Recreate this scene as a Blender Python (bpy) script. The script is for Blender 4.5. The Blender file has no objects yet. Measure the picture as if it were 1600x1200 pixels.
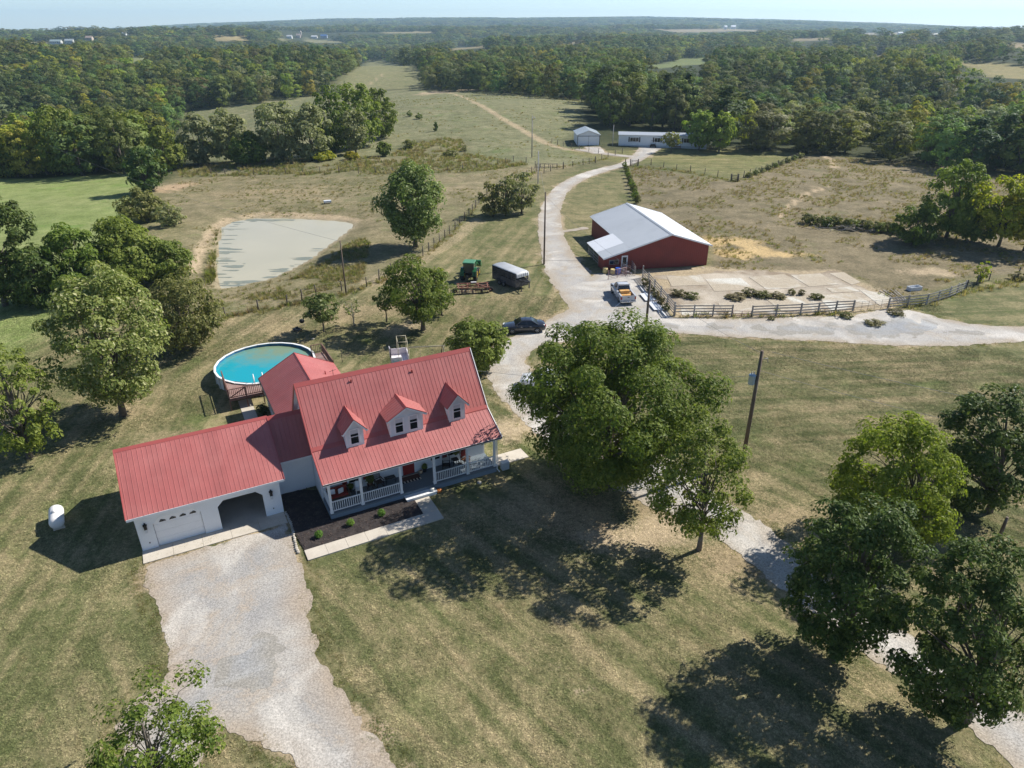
import bpy, math, random
import numpy as np
from mathutils import Vector, Matrix

SEED = 11
random.seed(SEED)
rng = np.random.default_rng(SEED)
sc = bpy.context.scene
COL = sc.collection
R = math.radians

# ------------------------------------------------------------------ camera, sky, sun, exposure
CAM_H, CAM_F, CAM_P = 31.0, 1093.4, R(27.21)          # height, focal length in photo pixels, pitch
cam_data = bpy.data.cameras.new('camera')
cam_data.sensor_width = 36.0
cam_data.lens = 36.0 * CAM_F / 1600.0
cam_data.clip_start = 0.5
cam_data.clip_end = 40000
cam = bpy.data.objects.new('camera', cam_data)
COL.objects.link(cam)
cam.location = (0, 0, CAM_H)
cam.rotation_euler = (R(90) - CAM_P, 0, 0)
sc.camera = cam

SUN_AZ, SUN_EL = R(27.5), R(42.5)                     # azimuth measured from +X towards +Y
world = bpy.data.worlds.new("World")
sc.world = world
world.use_nodes = True
wn, wl = world.node_tree.nodes, world.node_tree.links
bg = wn['Background']
sky = wn.new('ShaderNodeTexSky')
sky.sky_type = 'NISHITA'
sky.sun_disc = False
sky.sun_elevation = SUN_EL
sky.sun_rotation = R(90) - SUN_AZ                     # sun_rotation is clockwise from +Y
sky.altitude = 250
sky.air_density = 0.68
sky.dust_density = 0.15
sky.ozone_density = 3.0
wl.new(sky.outputs[0], bg.inputs[0])
bg.inputs[1].default_value = 0.092
sun_d = bpy.data.lights.new('sun', 'SUN')
sun_d.energy = 4.6
sun_d.angle = R(0.53)
sun_d.color = (1.0, 0.955, 0.88)
sun = bpy.data.objects.new('sun', sun_d)
COL.objects.link(sun)
sd = Vector((math.cos(SUN_AZ) * math.cos(SUN_EL), math.sin(SUN_AZ) * math.cos(SUN_EL), math.sin(SUN_EL)))
sun.rotation_euler = sd.to_track_quat('Z', 'Y').to_euler()
sun.location = (60, 30, 80)
vs = sc.view_settings
vs.view_transform = 'Standard'
vs.look = 'None'
vs.gamma = 1.0
vs.use_curve_mapping = False
vs.exposure = 0.72
sc.cycles.use_denoising = True
sc.cycles.max_bounces = 6
sc.cycles.diffuse_bounces = 3
sc.cycles.glossy_bounces = 3
sc.cycles.transmission_bounces = 4
sc.cycles.volume_bounces = 1
sc.cycles.transparent_max_bounces = 8
sc.cycles.sample_clamp_indirect = 6.0
sc.render.use_persistent_data = False

# ------------------------------------------------------------------ numpy noise
_tab = np.random.default_rng(3).random((256, 256))
def ss(a, b, t):
    t = np.clip((np.asarray(t, float) - a) / (b - a), 0, 1)
    return t * t * (3 - 2 * t)
def vnoise(x, y, seed=0):
    x = np.asarray(x, float) + seed * 37.7; y = np.asarray(y, float) + seed * 91.3
    xi = np.floor(x).astype(int); yi = np.floor(y).astype(int)
    fx = x - xi; fy = y - yi
    fx = fx * fx * (3 - 2 * fx); fy = fy * fy * (3 - 2 * fy)
    a = _tab[xi & 255, yi & 255]; b = _tab[(xi + 1) & 255, yi & 255]
    c = _tab[xi & 255, (yi + 1) & 255]; d = _tab[(xi + 1) & 255, (yi + 1) & 255]
    return a + (b - a) * fx + (c - a) * fy + (a - b - c + d) * fx * fy
def fbm(x, y, oct=4, seed=0):
    s = 0; amp = 1; tot = 0
    for i in range(oct):
        s = s + amp * vnoise(np.asarray(x) * 2 ** i, np.asarray(y) * 2 ** i, seed + i)
        tot += amp; amp *= .5
    return s / tot

# ------------------------------------------------------------------ 2D polygon distance
def sdf_poly(x, y, poly):
    """signed distance, negative inside"""
    P = np.asarray(poly, float)[:, :2]; x = np.asarray(x, float); y = np.asarray(y, float)
    d2 = np.full(x.shape, 1e18); ins = np.zeros(x.shape, bool)
    n = len(P)
    for i in range(n):
        ax, ay = P[i]; bx, by = P[(i + 1) % n]
        ex, ey = bx - ax, by - ay
        wx, wy = x - ax, y - ay
        t = np.clip((wx * ex + wy * ey) / max(ex * ex + ey * ey, 1e-12), 0, 1)
        d2 = np.minimum(d2, (wx - ex * t) ** 2 + (wy - ey * t) ** 2)
        if abs(ey) > 1e-12:
            c = (ay > y) != (by > y)
            ins ^= c & (x < ax + (y - ay) / ey * ex)
    d = np.sqrt(d2)
    return np.where(ins, -d, d)
def sdf_line(x, y, pts, widths):
    """distance to a polyline minus its half-width at that place"""
    x = np.asarray(x, float); y = np.asarray(y, float)
    out = np.full(x.shape, 1e9)
    for i in range(len(pts) - 1):
        ax, ay = pts[i][:2]; bx, by = pts[i + 1][:2]
        ex, ey = bx - ax, by - ay
        t = np.clip(((x - ax) * ex + (y - ay) * ey) / max(ex * ex + ey * ey, 1e-12), 0, 1)
        d = np.hypot(x - ax - ex * t, y - ay - ey * t) - (widths[i] + (widths[i + 1] - widths[i]) * t) / 2
        out = np.minimum(out, d)
    return out
def smooth_line(pts, n=6):
    P = [np.asarray(p, float) for p in pts]; out = []
    for i in range(len(P) - 1):
        p0 = P[max(i - 1, 0)]; p1 = P[i]; p2 = P[i + 1]; p3 = P[min(i + 2, len(P) - 1)]
        for k in range(n):
            t = k / n
            out.append(.5 * (2 * p1 + (p2 - p0) * t + (2 * p0 - 5 * p1 + 4 * p2 - p3) * t * t + (3 * p1 - p0 - 3 * p2 + p3) * t ** 3))
    out.append(P[-1])
    return out

# ------------------------------------------------------------------ survey: sight line of a photo pixel, used to find where things stand
def sight(px, py):
    a = (px - 800) / CAM_F; b = (600 - py) / CAM_F
    return np.array([a, math.cos(CAM_P) + b * math.sin(CAM_P), -math.sin(CAM_P) + b * math.cos(CAM_P)])
def on_level(px, py, z=0.0):
    d = sight(px, py); t = (z - CAM_H) / d[2]
    return np.array([d[0] * t, d[1] * t, z])
def to_px(x, y, z):
    z = np.asarray(z, float) - CAM_H
    d = y * math.cos(CAM_P) - z * math.sin(CAM_P)
    u = y * math.sin(CAM_P) + z * math.cos(CAM_P)
    d = np.where(d < 1, 1, d)
    return 800 + CAM_F * x / d, 600 - CAM_F * u / d

# ------------------------------------------------------------------ terrain
POND_Z = -0.9
pond_px = [(345, 356), (365, 346), (400, 341), (450, 341), (500, 343), (540, 346), (556, 351), (545, 362), (528, 376),
           (505, 392), (485, 407), (460, 420), (432, 434), (400, 442), (365, 450), (342, 450), (336, 430), (337, 405), (340, 380)]
POND = [on_level(x, y, POND_Z)[:2] for x, y in smooth_line(pond_px + pond_px[:1], 4)[:-1]]
SKYLINE = np.array([(-300, 68), (0, 54), (100, 49), (300, 40), (520, 33), (800, 31), (1000, 30), (1200, 34), (1400, 40), (1600, 47), (1900, 60)], float)
def h0(x, y):
    x = np.asarray(x, float); y = np.asarray(y, float)
    r = np.hypot(x, y)
    w = ss(170, 520, r)
    z = w * ((fbm(x / 420, y / 420, 3, 5) - .5) * 26 - 5)
    z = z + (fbm(x / 520, y / 380, 3, 25) - .5) * 62 * ss(520, 1000, r) * (1 - ss(2500, 4500, r))
    z = z - 1.6 * ss(48, 110, -x) * ss(35, 80, y)
    z = z - 15 * np.exp(-(((x + 200) / 110) ** 2 + ((y - 300) / 90) ** 2))
    z = z - 15 * np.exp(-(((x - 190) / 90) ** 2 + ((y - 320) / 75) ** 2))
    z = z + 6.0 * np.exp(-(((x + 25) / 75) ** 2 + ((y - 305) / 72) ** 2))
    z = z + (fbm(x / 26, y / 26, 3, 9) - .5) * .9 * ss(95, 160, r) * (1 - ss(600, 900, r))
    z = z + (fbm(x / 9, y / 9, 2, 19) - .5) * .22 * ss(80, 130, r) * (1 - ss(300, 500, r))
    d = sdf_poly(x, y, POND)
    z = np.where(d > 0, z * ss(0, 9, d) + (POND_Z + .12 + .1 * d) * (1 - ss(0, 9, d)), POND_Z + .12 - 1.0 * ss(0, 5, -d) - .13)
    # far ridges
    ang = np.arctan2(x, np.maximum(y, 1))
    pxx = 800 + CAM_F * np.tan(np.clip(ang, -1.2, 1.2)) / math.cos(CAM_P)
    sky_y = np.interp(pxx, SKYLINE[:, 0], SKYLINE[:, 1])
    el = -CAM_P + np.arctan((600 - sky_y) / CAM_F)
    zf = CAM_H + 8000 * np.tan(el) / np.cos(np.clip(ang, -1.2, 1.2)) * np.cos(np.clip(ang, -1.2, 1.2)) + (fbm(ang * 14, r / 2500, 3, 3) - .5) * 14
    far = ss(1800, 7600, r)
    z = z * (1 - far) + zf * far
    z = z + (fbm(x / 900, y / 900, 3, 15) - .5) * 40 * ss(900, 2200, r) * (1 - ss(5200, 7400, r))
    z = z - 120 * ss(8300, 9200, r)
    return z

_front = np.radians(np.arange(-50, 50.01, 0.42))
_back = np.radians(np.linspace(50, 310, 72)[1:-1])
TH = np.concatenate([_front, _back])                        # angle from +Y towards +X
RR = np.concatenate([[0.0], np.exp(np.arange(math.log(9), math.log(9200), 0.0118))])
_X = np.sin(TH)[None, :] * RR[:, None]; _Y = np.cos(TH)[None, :] * RR[:, None]
_Z = h0(_X, _Y)
_lr = np.log(np.maximum(RR, 1e-3))
def gz(x, y):
    """height of the terrain MESH (bilinear in its own polar grid)"""
    x = np.asarray(x, float); y = np.asarray(y, float)
    r = np.clip(np.hypot(x, y), 9.01, 9100)
    th = np.arctan2(x, y)
    th = np.where(th < TH[0], th + 2 * math.pi, th)
    j = np.clip(np.searchsorted(TH, th) - 1, 0, len(TH) - 2)
    i = np.clip(np.searchsorted(RR, r) - 1, 0, len(RR) - 2)
    ft = np.clip((th - TH[j]) / (TH[j + 1] - TH[j]), 0, 1)
    fr = np.clip((r - RR[i]) / (RR[i + 1] - RR[i]), 0, 1)
    return ((_Z[i, j] * (1 - ft) + _Z[i, j + 1] * ft) * (1 - fr) + (_Z[i + 1, j] * (1 - ft) + _Z[i + 1, j + 1] * ft) * fr)
_T = np.exp(np.linspace(math.log(15), math.log(8800), 1600))
def at(px, py):
    """ground point seen at a photo pixel"""
    d = sight(px, py); d = d / math.hypot(d[0], d[1])
    z = CAM_H + d[2] * _T; g = gz(d[0] * _T, d[1] * _T)
    k = np.argmax(z < g) if (z < g).any() else len(_T) - 1
    k = max(k, 1)
    a0, a1 = z[k - 1] - g[k - 1], z[k] - g[k]
    f = a0 / (a0 - a1) if a0 != a1 else 0
    t = _T[k - 1] + (_T[k] - _T[k - 1]) * min(max(f, 0), 1)
    x, y = d[0] * t, d[1] * t
    return np.array([x, y, float(gz(x, y))])
def ats(pxs):
    return [at(*p) for p in pxs]
def height_to(P, py):
    """height above P at which a vertical over P reaches the photo row py"""
    a = (600 - py) / CAM_F
    dz = (-math.sin(CAM_P) + a * math.cos(CAM_P)) / (math.cos(CAM_P) + a * math.sin(CAM_P))
    return CAM_H + P[1] * dz - P[2]
def metres(P, npx, z=None):
    """how many metres npx photo pixels are at P"""
    zz = (P[2] if z is None else z) - CAM_H
    return npx / CAM_F * (P[1] * math.cos(CAM_P) - zz * math.sin(CAM_P))

# ------------------------------------------------------------------ materials
def _lin(c):
    return (c[0], c[1], c[2], 1.0)
def node_mat(name):
    m = bpy.data.materials.new(name); m.use_nodes = True
    nt = m.node_tree
    return m, nt.nodes, nt.links, nt.nodes['Principled BSDF']
def math_node(n, l, op, a, b=None, clamp=False):
    q = n.new('ShaderNodeMath'); q.operation = op; q.use_clamp = clamp
    for i, v in enumerate((a, b)):
        if v is None: continue
        if isinstance(v, (int, float)): q.inputs[i].default_value = v
        else: l.new(v, q.inputs[i])
    return q.outputs[0]
def mix_col(n, l, fac, a, b, blend='MIX'):
    q = n.new('ShaderNodeMix'); q.data_type = 'RGBA'; q.blend_type = blend
    for s, v in ((q.inputs[0], fac), (q.inputs[6], a), (q.inputs[7], b)):
        if isinstance(v, (int, float)): s.default_value = v
        elif isinstance(v, tuple): s.default_value = v if len(v) == 4 else _lin(v)
        else: l.new(v, s)
    return q.outputs[2]
def noise_node(n, l, scale, detail=3, rough=.55, vec=None, dist=0.0):
    q = n.new('ShaderNodeTexNoise'); q.inputs['Scale'].default_value = scale
    q.inputs['Detail'].default_value = detail; q.inputs['Roughness'].default_value = rough
    q.inputs['Distortion'].default_value = dist
    if vec is not None: l.new(vec, q.inputs['Vector'])
    return q.outputs[0]
def remap(n, l, v, a, b, c=0.0, d=1.0):
    q = n.new('ShaderNodeMapRange'); q.inputs[1].default_value = a; q.inputs[2].default_value = b
    q.inputs[3].default_value = c; q.inputs[4].default_value = d
    l.new(v, q.inputs[0]); return q.outputs[0]
def M(name, col, rough=.6, var=.18, scale=1.2, col2=None, mix_scale=.5, mix_lo=.45, mix_hi=.65, bump=0.0, bscale=12.0, metal=0.0, spec=.4, coat=0.0, perobj=0.0):
    """painted, wooden, metal ... surface: base colour with slow and fine variation, optional second colour for wear"""
    m, n, l, b = node_mat(name)
    pos = n.new('ShaderNodeNewGeometry').outputs['Position']
    n1 = noise_node(n, l, scale, 5, .6, pos)
    n2 = noise_node(n, l, scale * 9, 3, .6, pos)
    s = math_node(n, l, 'ADD', math_node(n, l, 'MULTIPLY', n1, .65), math_node(n, l, 'MULTIPLY', n2, .35))
    v = remap(n, l, s, .3, .7, 1 - var, 1 + var)
    if perobj: v = math_node(n, l, 'MULTIPLY', v, remap(n, l, n.new('ShaderNodeObjectInfo').outputs['Random'], 0, 1, 1 - perobj, 1 + perobj))
    c = _lin(col)
    if col2 is not None:
        f = remap(n, l, noise_node(n, l, mix_scale, 6, .65, pos), mix_lo, mix_hi)
        base = mix_col(n, l, f, c, _lin(col2))
    else:
        base = c
    q = n.new('ShaderNodeVectorMath'); q.operation = 'SCALE'
    if isinstance(base, tuple): q.inputs[0].default_value = base[:3]
    else: l.new(base, q.inputs[0])
    l.new(v, q.inputs['Scale'])
    l.new(q.outputs[0], b.inputs['Base Color'])
    b.inputs['Roughness'].default_value = rough
    b.inputs['Metallic'].default_value = metal
    b.inputs['Specular IOR Level'].default_value = spec
    b.inputs['Coat Weight'].default_value = coat
    if bump:
        bn = n.new('ShaderNodeBump'); bn.inputs['Strength'].default_value = bump; bn.inputs['Distance'].default_value = .05
        l.new(noise_node(n, l, bscale, 4, .6, pos), bn.inputs['Height'])
        l.new(bn.outputs[0], b.inputs['Normal'])
    return m

# ------------------------------------------------------------------ mesh building
class MB:
    """collects shapes, links them as ONE mesh object"""
    def __init__(s): s.v = []; s.f = []; s.m = []; s.sm = []
    def add(s, vs, fs, mat=0, smooth=False):
        o = len(s.v); s.v += [tuple(map(float, p)) for p in vs]
        for f in fs: s.f.append([i + o for i in f]); s.m.append(mat); s.sm.append(smooth)
        return s
    def box(s, lo, hi, mat=0, rz=0.0, c=None):
        x0, y0, z0 = lo; x1, y1, z1 = hi
        P = [(x0, y0, z0), (x1, y0, z0), (x1, y1, z0), (x0, y1, z0), (x0, y0, z1), (x1, y0, z1), (x1, y1, z1), (x0, y1, z1)]
        if rz:
            cx, cy = c if c else ((x0 + x1) / 2, (y0 + y1) / 2)
            k, q = math.cos(rz), math.sin(rz)
            P = [(cx + (x - cx) * k - (y - cy) * q, cy + (x - cx) * q + (y - cy) * k, z) for x, y, z in P]
        return s.add(P, [(0, 3, 2, 1), (4, 5, 6, 7), (0, 1, 5, 4), (1, 2, 6, 5), (2, 3, 7, 6), (3, 0, 4, 7)], mat)
    def bar(s, a, b, w, h=None, mat=0, up=(0, 0, 1)):
        """rectangular bar from a to b, w wide (sideways) and h high"""
        h = w if h is None else h
        a = Vector(a); b = Vector(b); d = (b - a).normalized(); u = Vector(up)
        if abs(d.dot(u)) > .98: u = Vector((1, 0, 0))
        sd = d.cross(u).normalized() * (w / 2); uu = sd.cross(d).normalized() * (h / 2)
        P = [a - sd - uu, a + sd - uu, a + sd + uu, a - sd + uu, b - sd - uu, b + sd - uu, b + sd + uu, b - sd + uu]
        return s.add(P, [(0, 1, 2, 3), (7, 6, 5, 4), (0, 4, 5, 1), (1, 5, 6, 2), (2, 6, 7, 3), (3, 7, 4, 0)], mat)
    def tube(s, pts, r, n=8, mat=0, cap=True, smooth=True):
        pts = [Vector(p) for p in pts]; rs = r if isinstance(r, (list, tuple)) else [r] * len(pts)
        rings = []
        for i, p in enumerate(pts):
            d = (pts[min(i + 1, len(pts) - 1)] - pts[max(i - 1, 0)]).normalized()
            u = Vector((0, 0, 1)) if abs(d.z) < .95 else Vector((1, 0, 0))
            a = d.cross(u).normalized(); b = a.cross(d).normalized()
            rings.append([p + (a * math.cos(t) + b * math.sin(t)) * rs[i] for t in (2 * math.pi * k / n for k in range(n))])
        V = [q for g in rings for q in g]; F = []
        for i in range(len(pts) - 1):
            for k in range(n):
                k2 = (k + 1) % n
                F.append((i * n + k, (i + 1) * n + k, (i + 1) * n + k2, i * n + k2))
        s.add(V, F, mat, smooth)
        if cap:
            o = len(s.v) - len(V)
            s.f.append([o + k for k in range(n)]); s.m.append(mat); s.sm.append(False)
            s.f.append([o + (len(pts) - 1) * n + k for k in reversed(range(n))]); s.m.append(mat); s.sm.append(False)
        return s
    def lathe(s, prof, n=16, mat=0, c=(0, 0, 0), axis='z', smooth=True):
        """prof: (radius, height) pairs turned about an axis"""
        V = []; F = []
        for r_, z_ in prof:
            for k in range(n):
                t = 2 * math.pi * k / n; x, y = r_ * math.cos(t), r_ * math.sin(t)
                p = (x, y, z_) if axis == 'z' else ((z_, x, y) if axis == 'x' else (y, z_, x))
                V.append((p[0] + c[0], p[1] + c[1], p[2] + c[2]))
        for i in range(len(prof) - 1):
            for k in range(n):
                k2 = (k + 1) % n
                F.append((i * n + k, i * n + k2, (i + 1) * n + k2, (i + 1) * n + k))
        s.add(V, F, mat, smooth)
        o = len(s.v) - len(V)
        s.f.append([o + k for k in reversed(range(n))]); s.m.append(mat); s.sm.append(False)
        s.f.append([o + (len(prof) - 1) * n + k for k in range(n)]); s.m.append(mat); s.sm.append(False)
        return s
    def prism(s, poly, z0, z1, mat=0):
        n = len(poly)
        V = [(p[0], p[1], z0) for p in poly] + [(p[0], p[1], z1) for p in poly]
        F = [tuple(range(n))[::-1], tuple(range(n, 2 * n))] + [(i, (i + 1) % n, (i + 1) % n + n, i + n) for i in range(n)]
        return s.add(V, F, mat)
    def extrude(s, poly3, d, mat=0):
        """polygon of 3-D points pushed along d"""
        n = len(poly3); d = Vector(d)
        V = [Vector(p) for p in poly3]; V = V + [p + d for p in V]
        F = [tuple(range(n)), tuple(range(n, 2 * n))[::-1]] + [(i, i + n, (i + 1) % n + n, (i + 1) % n) for i in range(n)]
        return s.add(V, F, mat)
    def loft(s, rings, mat=0, smooth=True, cap=True):
        n = len(rings[0]); V = [p for g in rings for p in g]; F = []
        for i in range(len(rings) - 1):
            for k in range(n):
                k2 = (k + 1) % n
                F.append((i * n + k, i * n + k2, (i + 1) * n + k2, (i + 1) * n + k))
        s.add(V, F, mat, smooth)
        if cap:
            o = len(s.v) - len(V)
            s.f.append([o + k for k in reversed(range(n))]); s.m.append(mat); s.sm.append(False)
            s.f.append([o + (len(rings) - 1) * n + k for k in range(n)]); s.m.append(mat); s.sm.append(False)
        return s
    def mesh(s, name, mats):
        me = bpy.data.meshes.new(name)
        me.from_pydata(s.v, [], s.f)
        for m_ in (mats if isinstance(mats, (list, tuple)) else [mats]): me.materials.append(m_)
        me.polygons.foreach_set('material_index', s.m)
        me.polygons.foreach_set('use_smooth', s.sm)
        me.update()
        import bmesh
        bm = bmesh.new(); bm.from_mesh(me); bmesh.ops.recalc_face_normals(bm, faces=bm.faces); bm.to_mesh(me); bm.free()
        return me
    def build(s, name, mats, parent=None, **kw):
        return link(name, s.mesh(name, mats), parent, **kw)

def link(name, data, parent=None, loc=None, rz=None, mat4=None, bevel=0):
    o = bpy.data.objects.new(name, data); COL.objects.link(o)
    if parent is not None: o.parent = parent
    if mat4 is not None: o.matrix_local = mat4
    else:
        if loc is not None: o.location = loc
        if rz is not None: o.rotation_euler = (0, 0, rz)
    if bevel:
        b = o.modifiers.new('bevel', 'BEVEL'); b.width = bevel; b.segments = 2; b.limit_method = 'ANGLE'
    return o
def tag(o, label=None, cat=None, group=None, kind=None):
    if label: o['label'] = label
    if cat: o['category'] = cat
    if group: o['group'] = group
    if kind: o['kind'] = kind
    return o
def thing(name, label, cat, loc=(0, 0, 0), rz=0.0, group=None, kind=None):
    o = bpy.data.objects.new(name, None); COL.objects.link(o)
    o.empty_display_size = .3
    o.location = loc; o.rotation_euler = (0, 0, rz)
    return tag(o, label, cat, group, kind)
_kids = {}
def copy_thing(src, loc, rz, label, group=None, scale=None):
    """a copy of a thing with copies of its parts and sub-parts (mesh data shared)"""
    def rec(o, parent):
        c = o.copy(); COL.objects.link(c); c.parent = parent
        if parent is not None: c.matrix_parent_inverse = o.matrix_parent_inverse
        for ch in o.children: rec(ch, c)
        return c
    r_ = rec(src, None); r_.location = loc; r_.rotation_euler = (0, 0, rz)
    if scale: r_.scale = scale
    r_['label'] = label
    if group: r_['group'] = group
    return r_
def fast_mesh(name, V, F, mats, smooth=False, midx=None):
    """V (n,3), F (m,k) arrays"""
    V = np.asarray(V, np.float32); F = np.asarray(F, np.int32); k = F.shape[1]
    me = bpy.data.meshes.new(name)
    me.vertices.add(len(V)); me.vertices.foreach_set('co', V.ravel())
    me.loops.add(F.size); me.loops.foreach_set('vertex_index', F.ravel())
    me.polygons.add(len(F)); me.polygons.foreach_set('loop_start', np.arange(0, F.size, k, dtype=np.int32))
    for m_ in (mats if isinstance(mats, (list, tuple)) else [mats]): me.materials.append(m_)
    if midx is not None: me.polygons.foreach_set('material_index', np.asarray(midx, np.int32))
    me.polygons.foreach_set('use_smooth', np.full(len(F), smooth))
    me.update(calc_edges=True)
    return me

# ------------------------------------------------------------------ ground zones (world polygons found on the terrain)
def zone(pxs, n=1):
    return np.array([p[:2] for p in ats(smooth_line(pxs + pxs[:1], n)[:-1] if n > 1 else pxs)])
ZN = dict(
    left_field=zone([(-900, 620), (-900, 300), (-200, 286), (40, 279), (205, 270), (235, 300), (170, 400), (120, 470), (60, 530), (-100, 640)]),
    pond_pasture=zone([(225, 296), (290, 268), (500, 270), (720, 268), (830, 262), (880, 256), (845, 280), (757, 312), (690, 377), (575, 446), (450, 476), (345, 497), (290, 440), (285, 350)]),
    weed_strip=zone([(270, 262), (600, 246), (640, 225), (720, 212), (735, 240), (830, 258), (760, 268), (560, 275), (280, 278)]),
    hill=zone([(285, 176), (400, 160), (500, 148), (640, 139), (740, 142), (920, 157), (905, 205), (880, 225), (900, 236), (960, 240), (900, 258), (830, 260), (735, 245), (722, 212), (640, 222), (600, 246), (420, 256), (300, 250), (280, 215)]),
    right_field=zone([(985, 260), (1150, 285), (1250, 243), (1330, 246), (1440, 254), (1600, 285), (1900, 330), (1900, 430), (1600, 428), (1520, 432), (1390, 476), (1335, 432), (1110, 420), (1112, 385), (1000, 320), (980, 290)]),
    mobile_lawn=zone([(880, 236), (960, 236), (1075, 230), (1250, 238), (1240, 245), (1150, 281), (1100, 271), (1015, 256), (985, 256), (930, 250)]),
    saddle_field=zone([(518, 133), (545, 112), (570, 95), (600, 94), (620, 101), (660, 102), (660, 138), (580, 141), (540, 141)]),
    far_a=zone([(325, 57), (390, 56), (392, 65), (330, 63)]),
    far_b=zone([(430, 60), (480, 60), (565, 66), (500, 67), (440, 65)]),
    far_c=zone([(985, 107), (1070, 90), (1112, 90), (1110, 98), (1060, 104), (1020, 108)]),
    far_d=zone([(1478, 96), (1530, 96), (1620, 103), (1800, 115), (1800, 130), (1600, 124), (1540, 120), (1525, 108)]),
    far_e=zone([(1020, 45.5), (1200, 44.5), (1190, 50), (1060, 51)]),
    far_f=zone([(1570, 67), (1700, 68), (1700, 76), (1580, 74)]),
    far_g=zone([(1340, 50), (1420, 51), (1415, 55), (1350, 55)]),
    far_i=zone([(700, 74), (760, 72), (770, 77), (705, 79)]), far_j=zone([(180, 92), (240, 88), (250, 93), (190, 98)]), far_k=zone([(1230, 60), (1300, 58), (1310, 62), (1240, 65)]), far_l=zone([(860, 66), (930, 64), (930, 67), (865, 70)]), far_m=zone([(590, 50), (680, 49), (680, 52), (600, 53)]), far_n=zone([(30, 66), (75, 64), (78, 67), (36, 70)]),
    far_h=zone([(1345, 84), (1385, 84), (1380, 90), (1350, 91)]),
)
# colA (greener) and colB (drier) of every ground kind
GC = dict(
    lawn=((.114, .124, .050), (.252, .206, .114)),
    left_field=((.180, .228, .072), (.235, .248, .105)),
    pond_pasture=((.150, .140, .070), (.262, .212, .128)),
    weed_strip=((.140, .140, .068), (.225, .190, .108)),
    hill=((.140, .150, .072), (.225, .205, .118)),
    right_field=((.142, .122, .070), (.235, .190, .118)),
    mobile_lawn=((.130, .138, .050), (.215, .185, .088)),
    saddle_field=((.155, .160, .075), (.225, .205, .108)),
    far_a=((.26, .21, .10), (.34, .27, .14)), far_b=((.17, .17, .08), (.25, .21, .11)), far_c=((.13, .16, .06), (.17, .18, .07)),
    far_d=((.20, .18, .08), (.27, .22, .10)), far_e=((.22, .18, .11), (.27, .22, .14)), far_f=((.25, .19, .11), (.3, .24, .14)),
    far_g=((.22, .18, .11), (.27, .22, .14)), far_h=((.22, .18, .11), (.27, .22, .14)),
    far_i=((.2, .17, .09), (.26, .21, .12)), far_j=((.15, .17, .07), (.2, .19, .09)), far_k=((.22, .18, .11), (.27, .22, .14)), far_l=((.2, .17, .09), (.26, .21, .12)), far_m=((.2, .18, .09), (.26, .21, .12)), far_n=((.2, .18, .09), (.26, .21, .12)),
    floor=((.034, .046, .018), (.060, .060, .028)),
)
def ell(cx, cy, rx, ry):
    """ellipse of ground around a photo pixel"""
    c = at(cx, cy); a = at(cx + rx, cy); b = at(cx, cy + ry)
    return c, np.hypot(*(a - c)[:2]), np.hypot(*(b - c)[:2]), math.atan2((a - c)[1], (a - c)[0])
# bare or straw-dry places: centre px, radii px, colour, strength
TAN, DIRT, STRAW = (.315, .245, .145), (.36, .285, .185), (.46, .335, .165)
DRY = [(900, 800, 190, 42, TAN, .75), (1010, 835, 120, 40, DIRT, .9), (1150, 880, 90, 60, TAN, .8), (1180, 770, 70, 50, TAN, .55), (1230, 800, 60, 30, TAN, .8),
       (1270, 820, 80, 40, TAN, .6), (872, 1043, 17, 9, (.42, .33, .22), .9), (890, 1055, 15, 8, (.42, .33, .22), .8), (905, 1082, 16, 9, (.42, .33, .22), .85), (922, 1075, 12, 7, (.42, .33, .22), .7), (895, 1068, 30, 22, TAN, .35), (850, 1020, 60, 30, TAN, .3), (700, 960, 60, 24, TAN, .25), (760, 1120, 80, 40, TAN, .28), (560, 1000, 50, 30, TAN, .2), (1000, 1150, 70, 30, TAN, .25), (1050, 960, 70, 30, TAN, .3), (330, 690, 130, 40, TAN, .6), (430, 510, 90, 26, TAN, .6),
       (560, 490, 60, 20, TAN, .7), (620, 480, 60, 22, TAN, .7), (700, 470, 50, 14, TAN, .6), (640, 510, 50, 14, DIRT, .7), (880, 500, 40, 16, TAN, .8),
       (770, 590, 28, 30, DIRT, .85), (800, 680, 30, 30, DIRT, .8), (1190, 396, 60, 10, STRAW, 1.2), (1130, 378, 60, 9, STRAW, .9), (1080, 440, 90, 14, DIRT, .8),
       (1200, 440, 120, 20, DIRT, .5), (1450, 425, 50, 7, DIRT, .9), (275, 292, 25, 8, (.4, .29, .18), .9), (300, 880, 90, 26, TAN, .2), (230, 900, 25, 40, TAN, .7),
       (130, 680, 70, 30, TAN, .35), (190, 640, 50, 20, TAN, .6), (30, 720, 60, 20, TAN, .4), (860, 260, 60, 6, TAN, .5), (700, 143, 24, 4, DIRT, 1.0),
       (1300, 640, 140, 30, TAN, .3), (1260, 600, 100, 22, TAN, .3), (420, 300, 140, 14, TAN, .5), (500, 310, 90, 8, DIRT, .4), (1470, 880, 70, 60, TAN, .6),
       (1380, 1080, 90, 60, TAN, .5), (1240, 930, 60, 60, TAN, .55), (1300, 985, 70, 50, TAN, .5), (320, 1060, 60, 40, TAN, .0), (735, 455, 40, 8, DIRT, .6), (780, 465, 50, 10, TAN, .5),
       (920, 385, 30, 14, DIRT, .4), (1100, 262, 60, 5, TAN, .3), (1110, 310, 60, 14, TAN, .3), (1250, 300, 80, 12, TAN, .3)]
DRY = [(*ell(*d[:4]), d[4], d[5]) for d in DRY]
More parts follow.
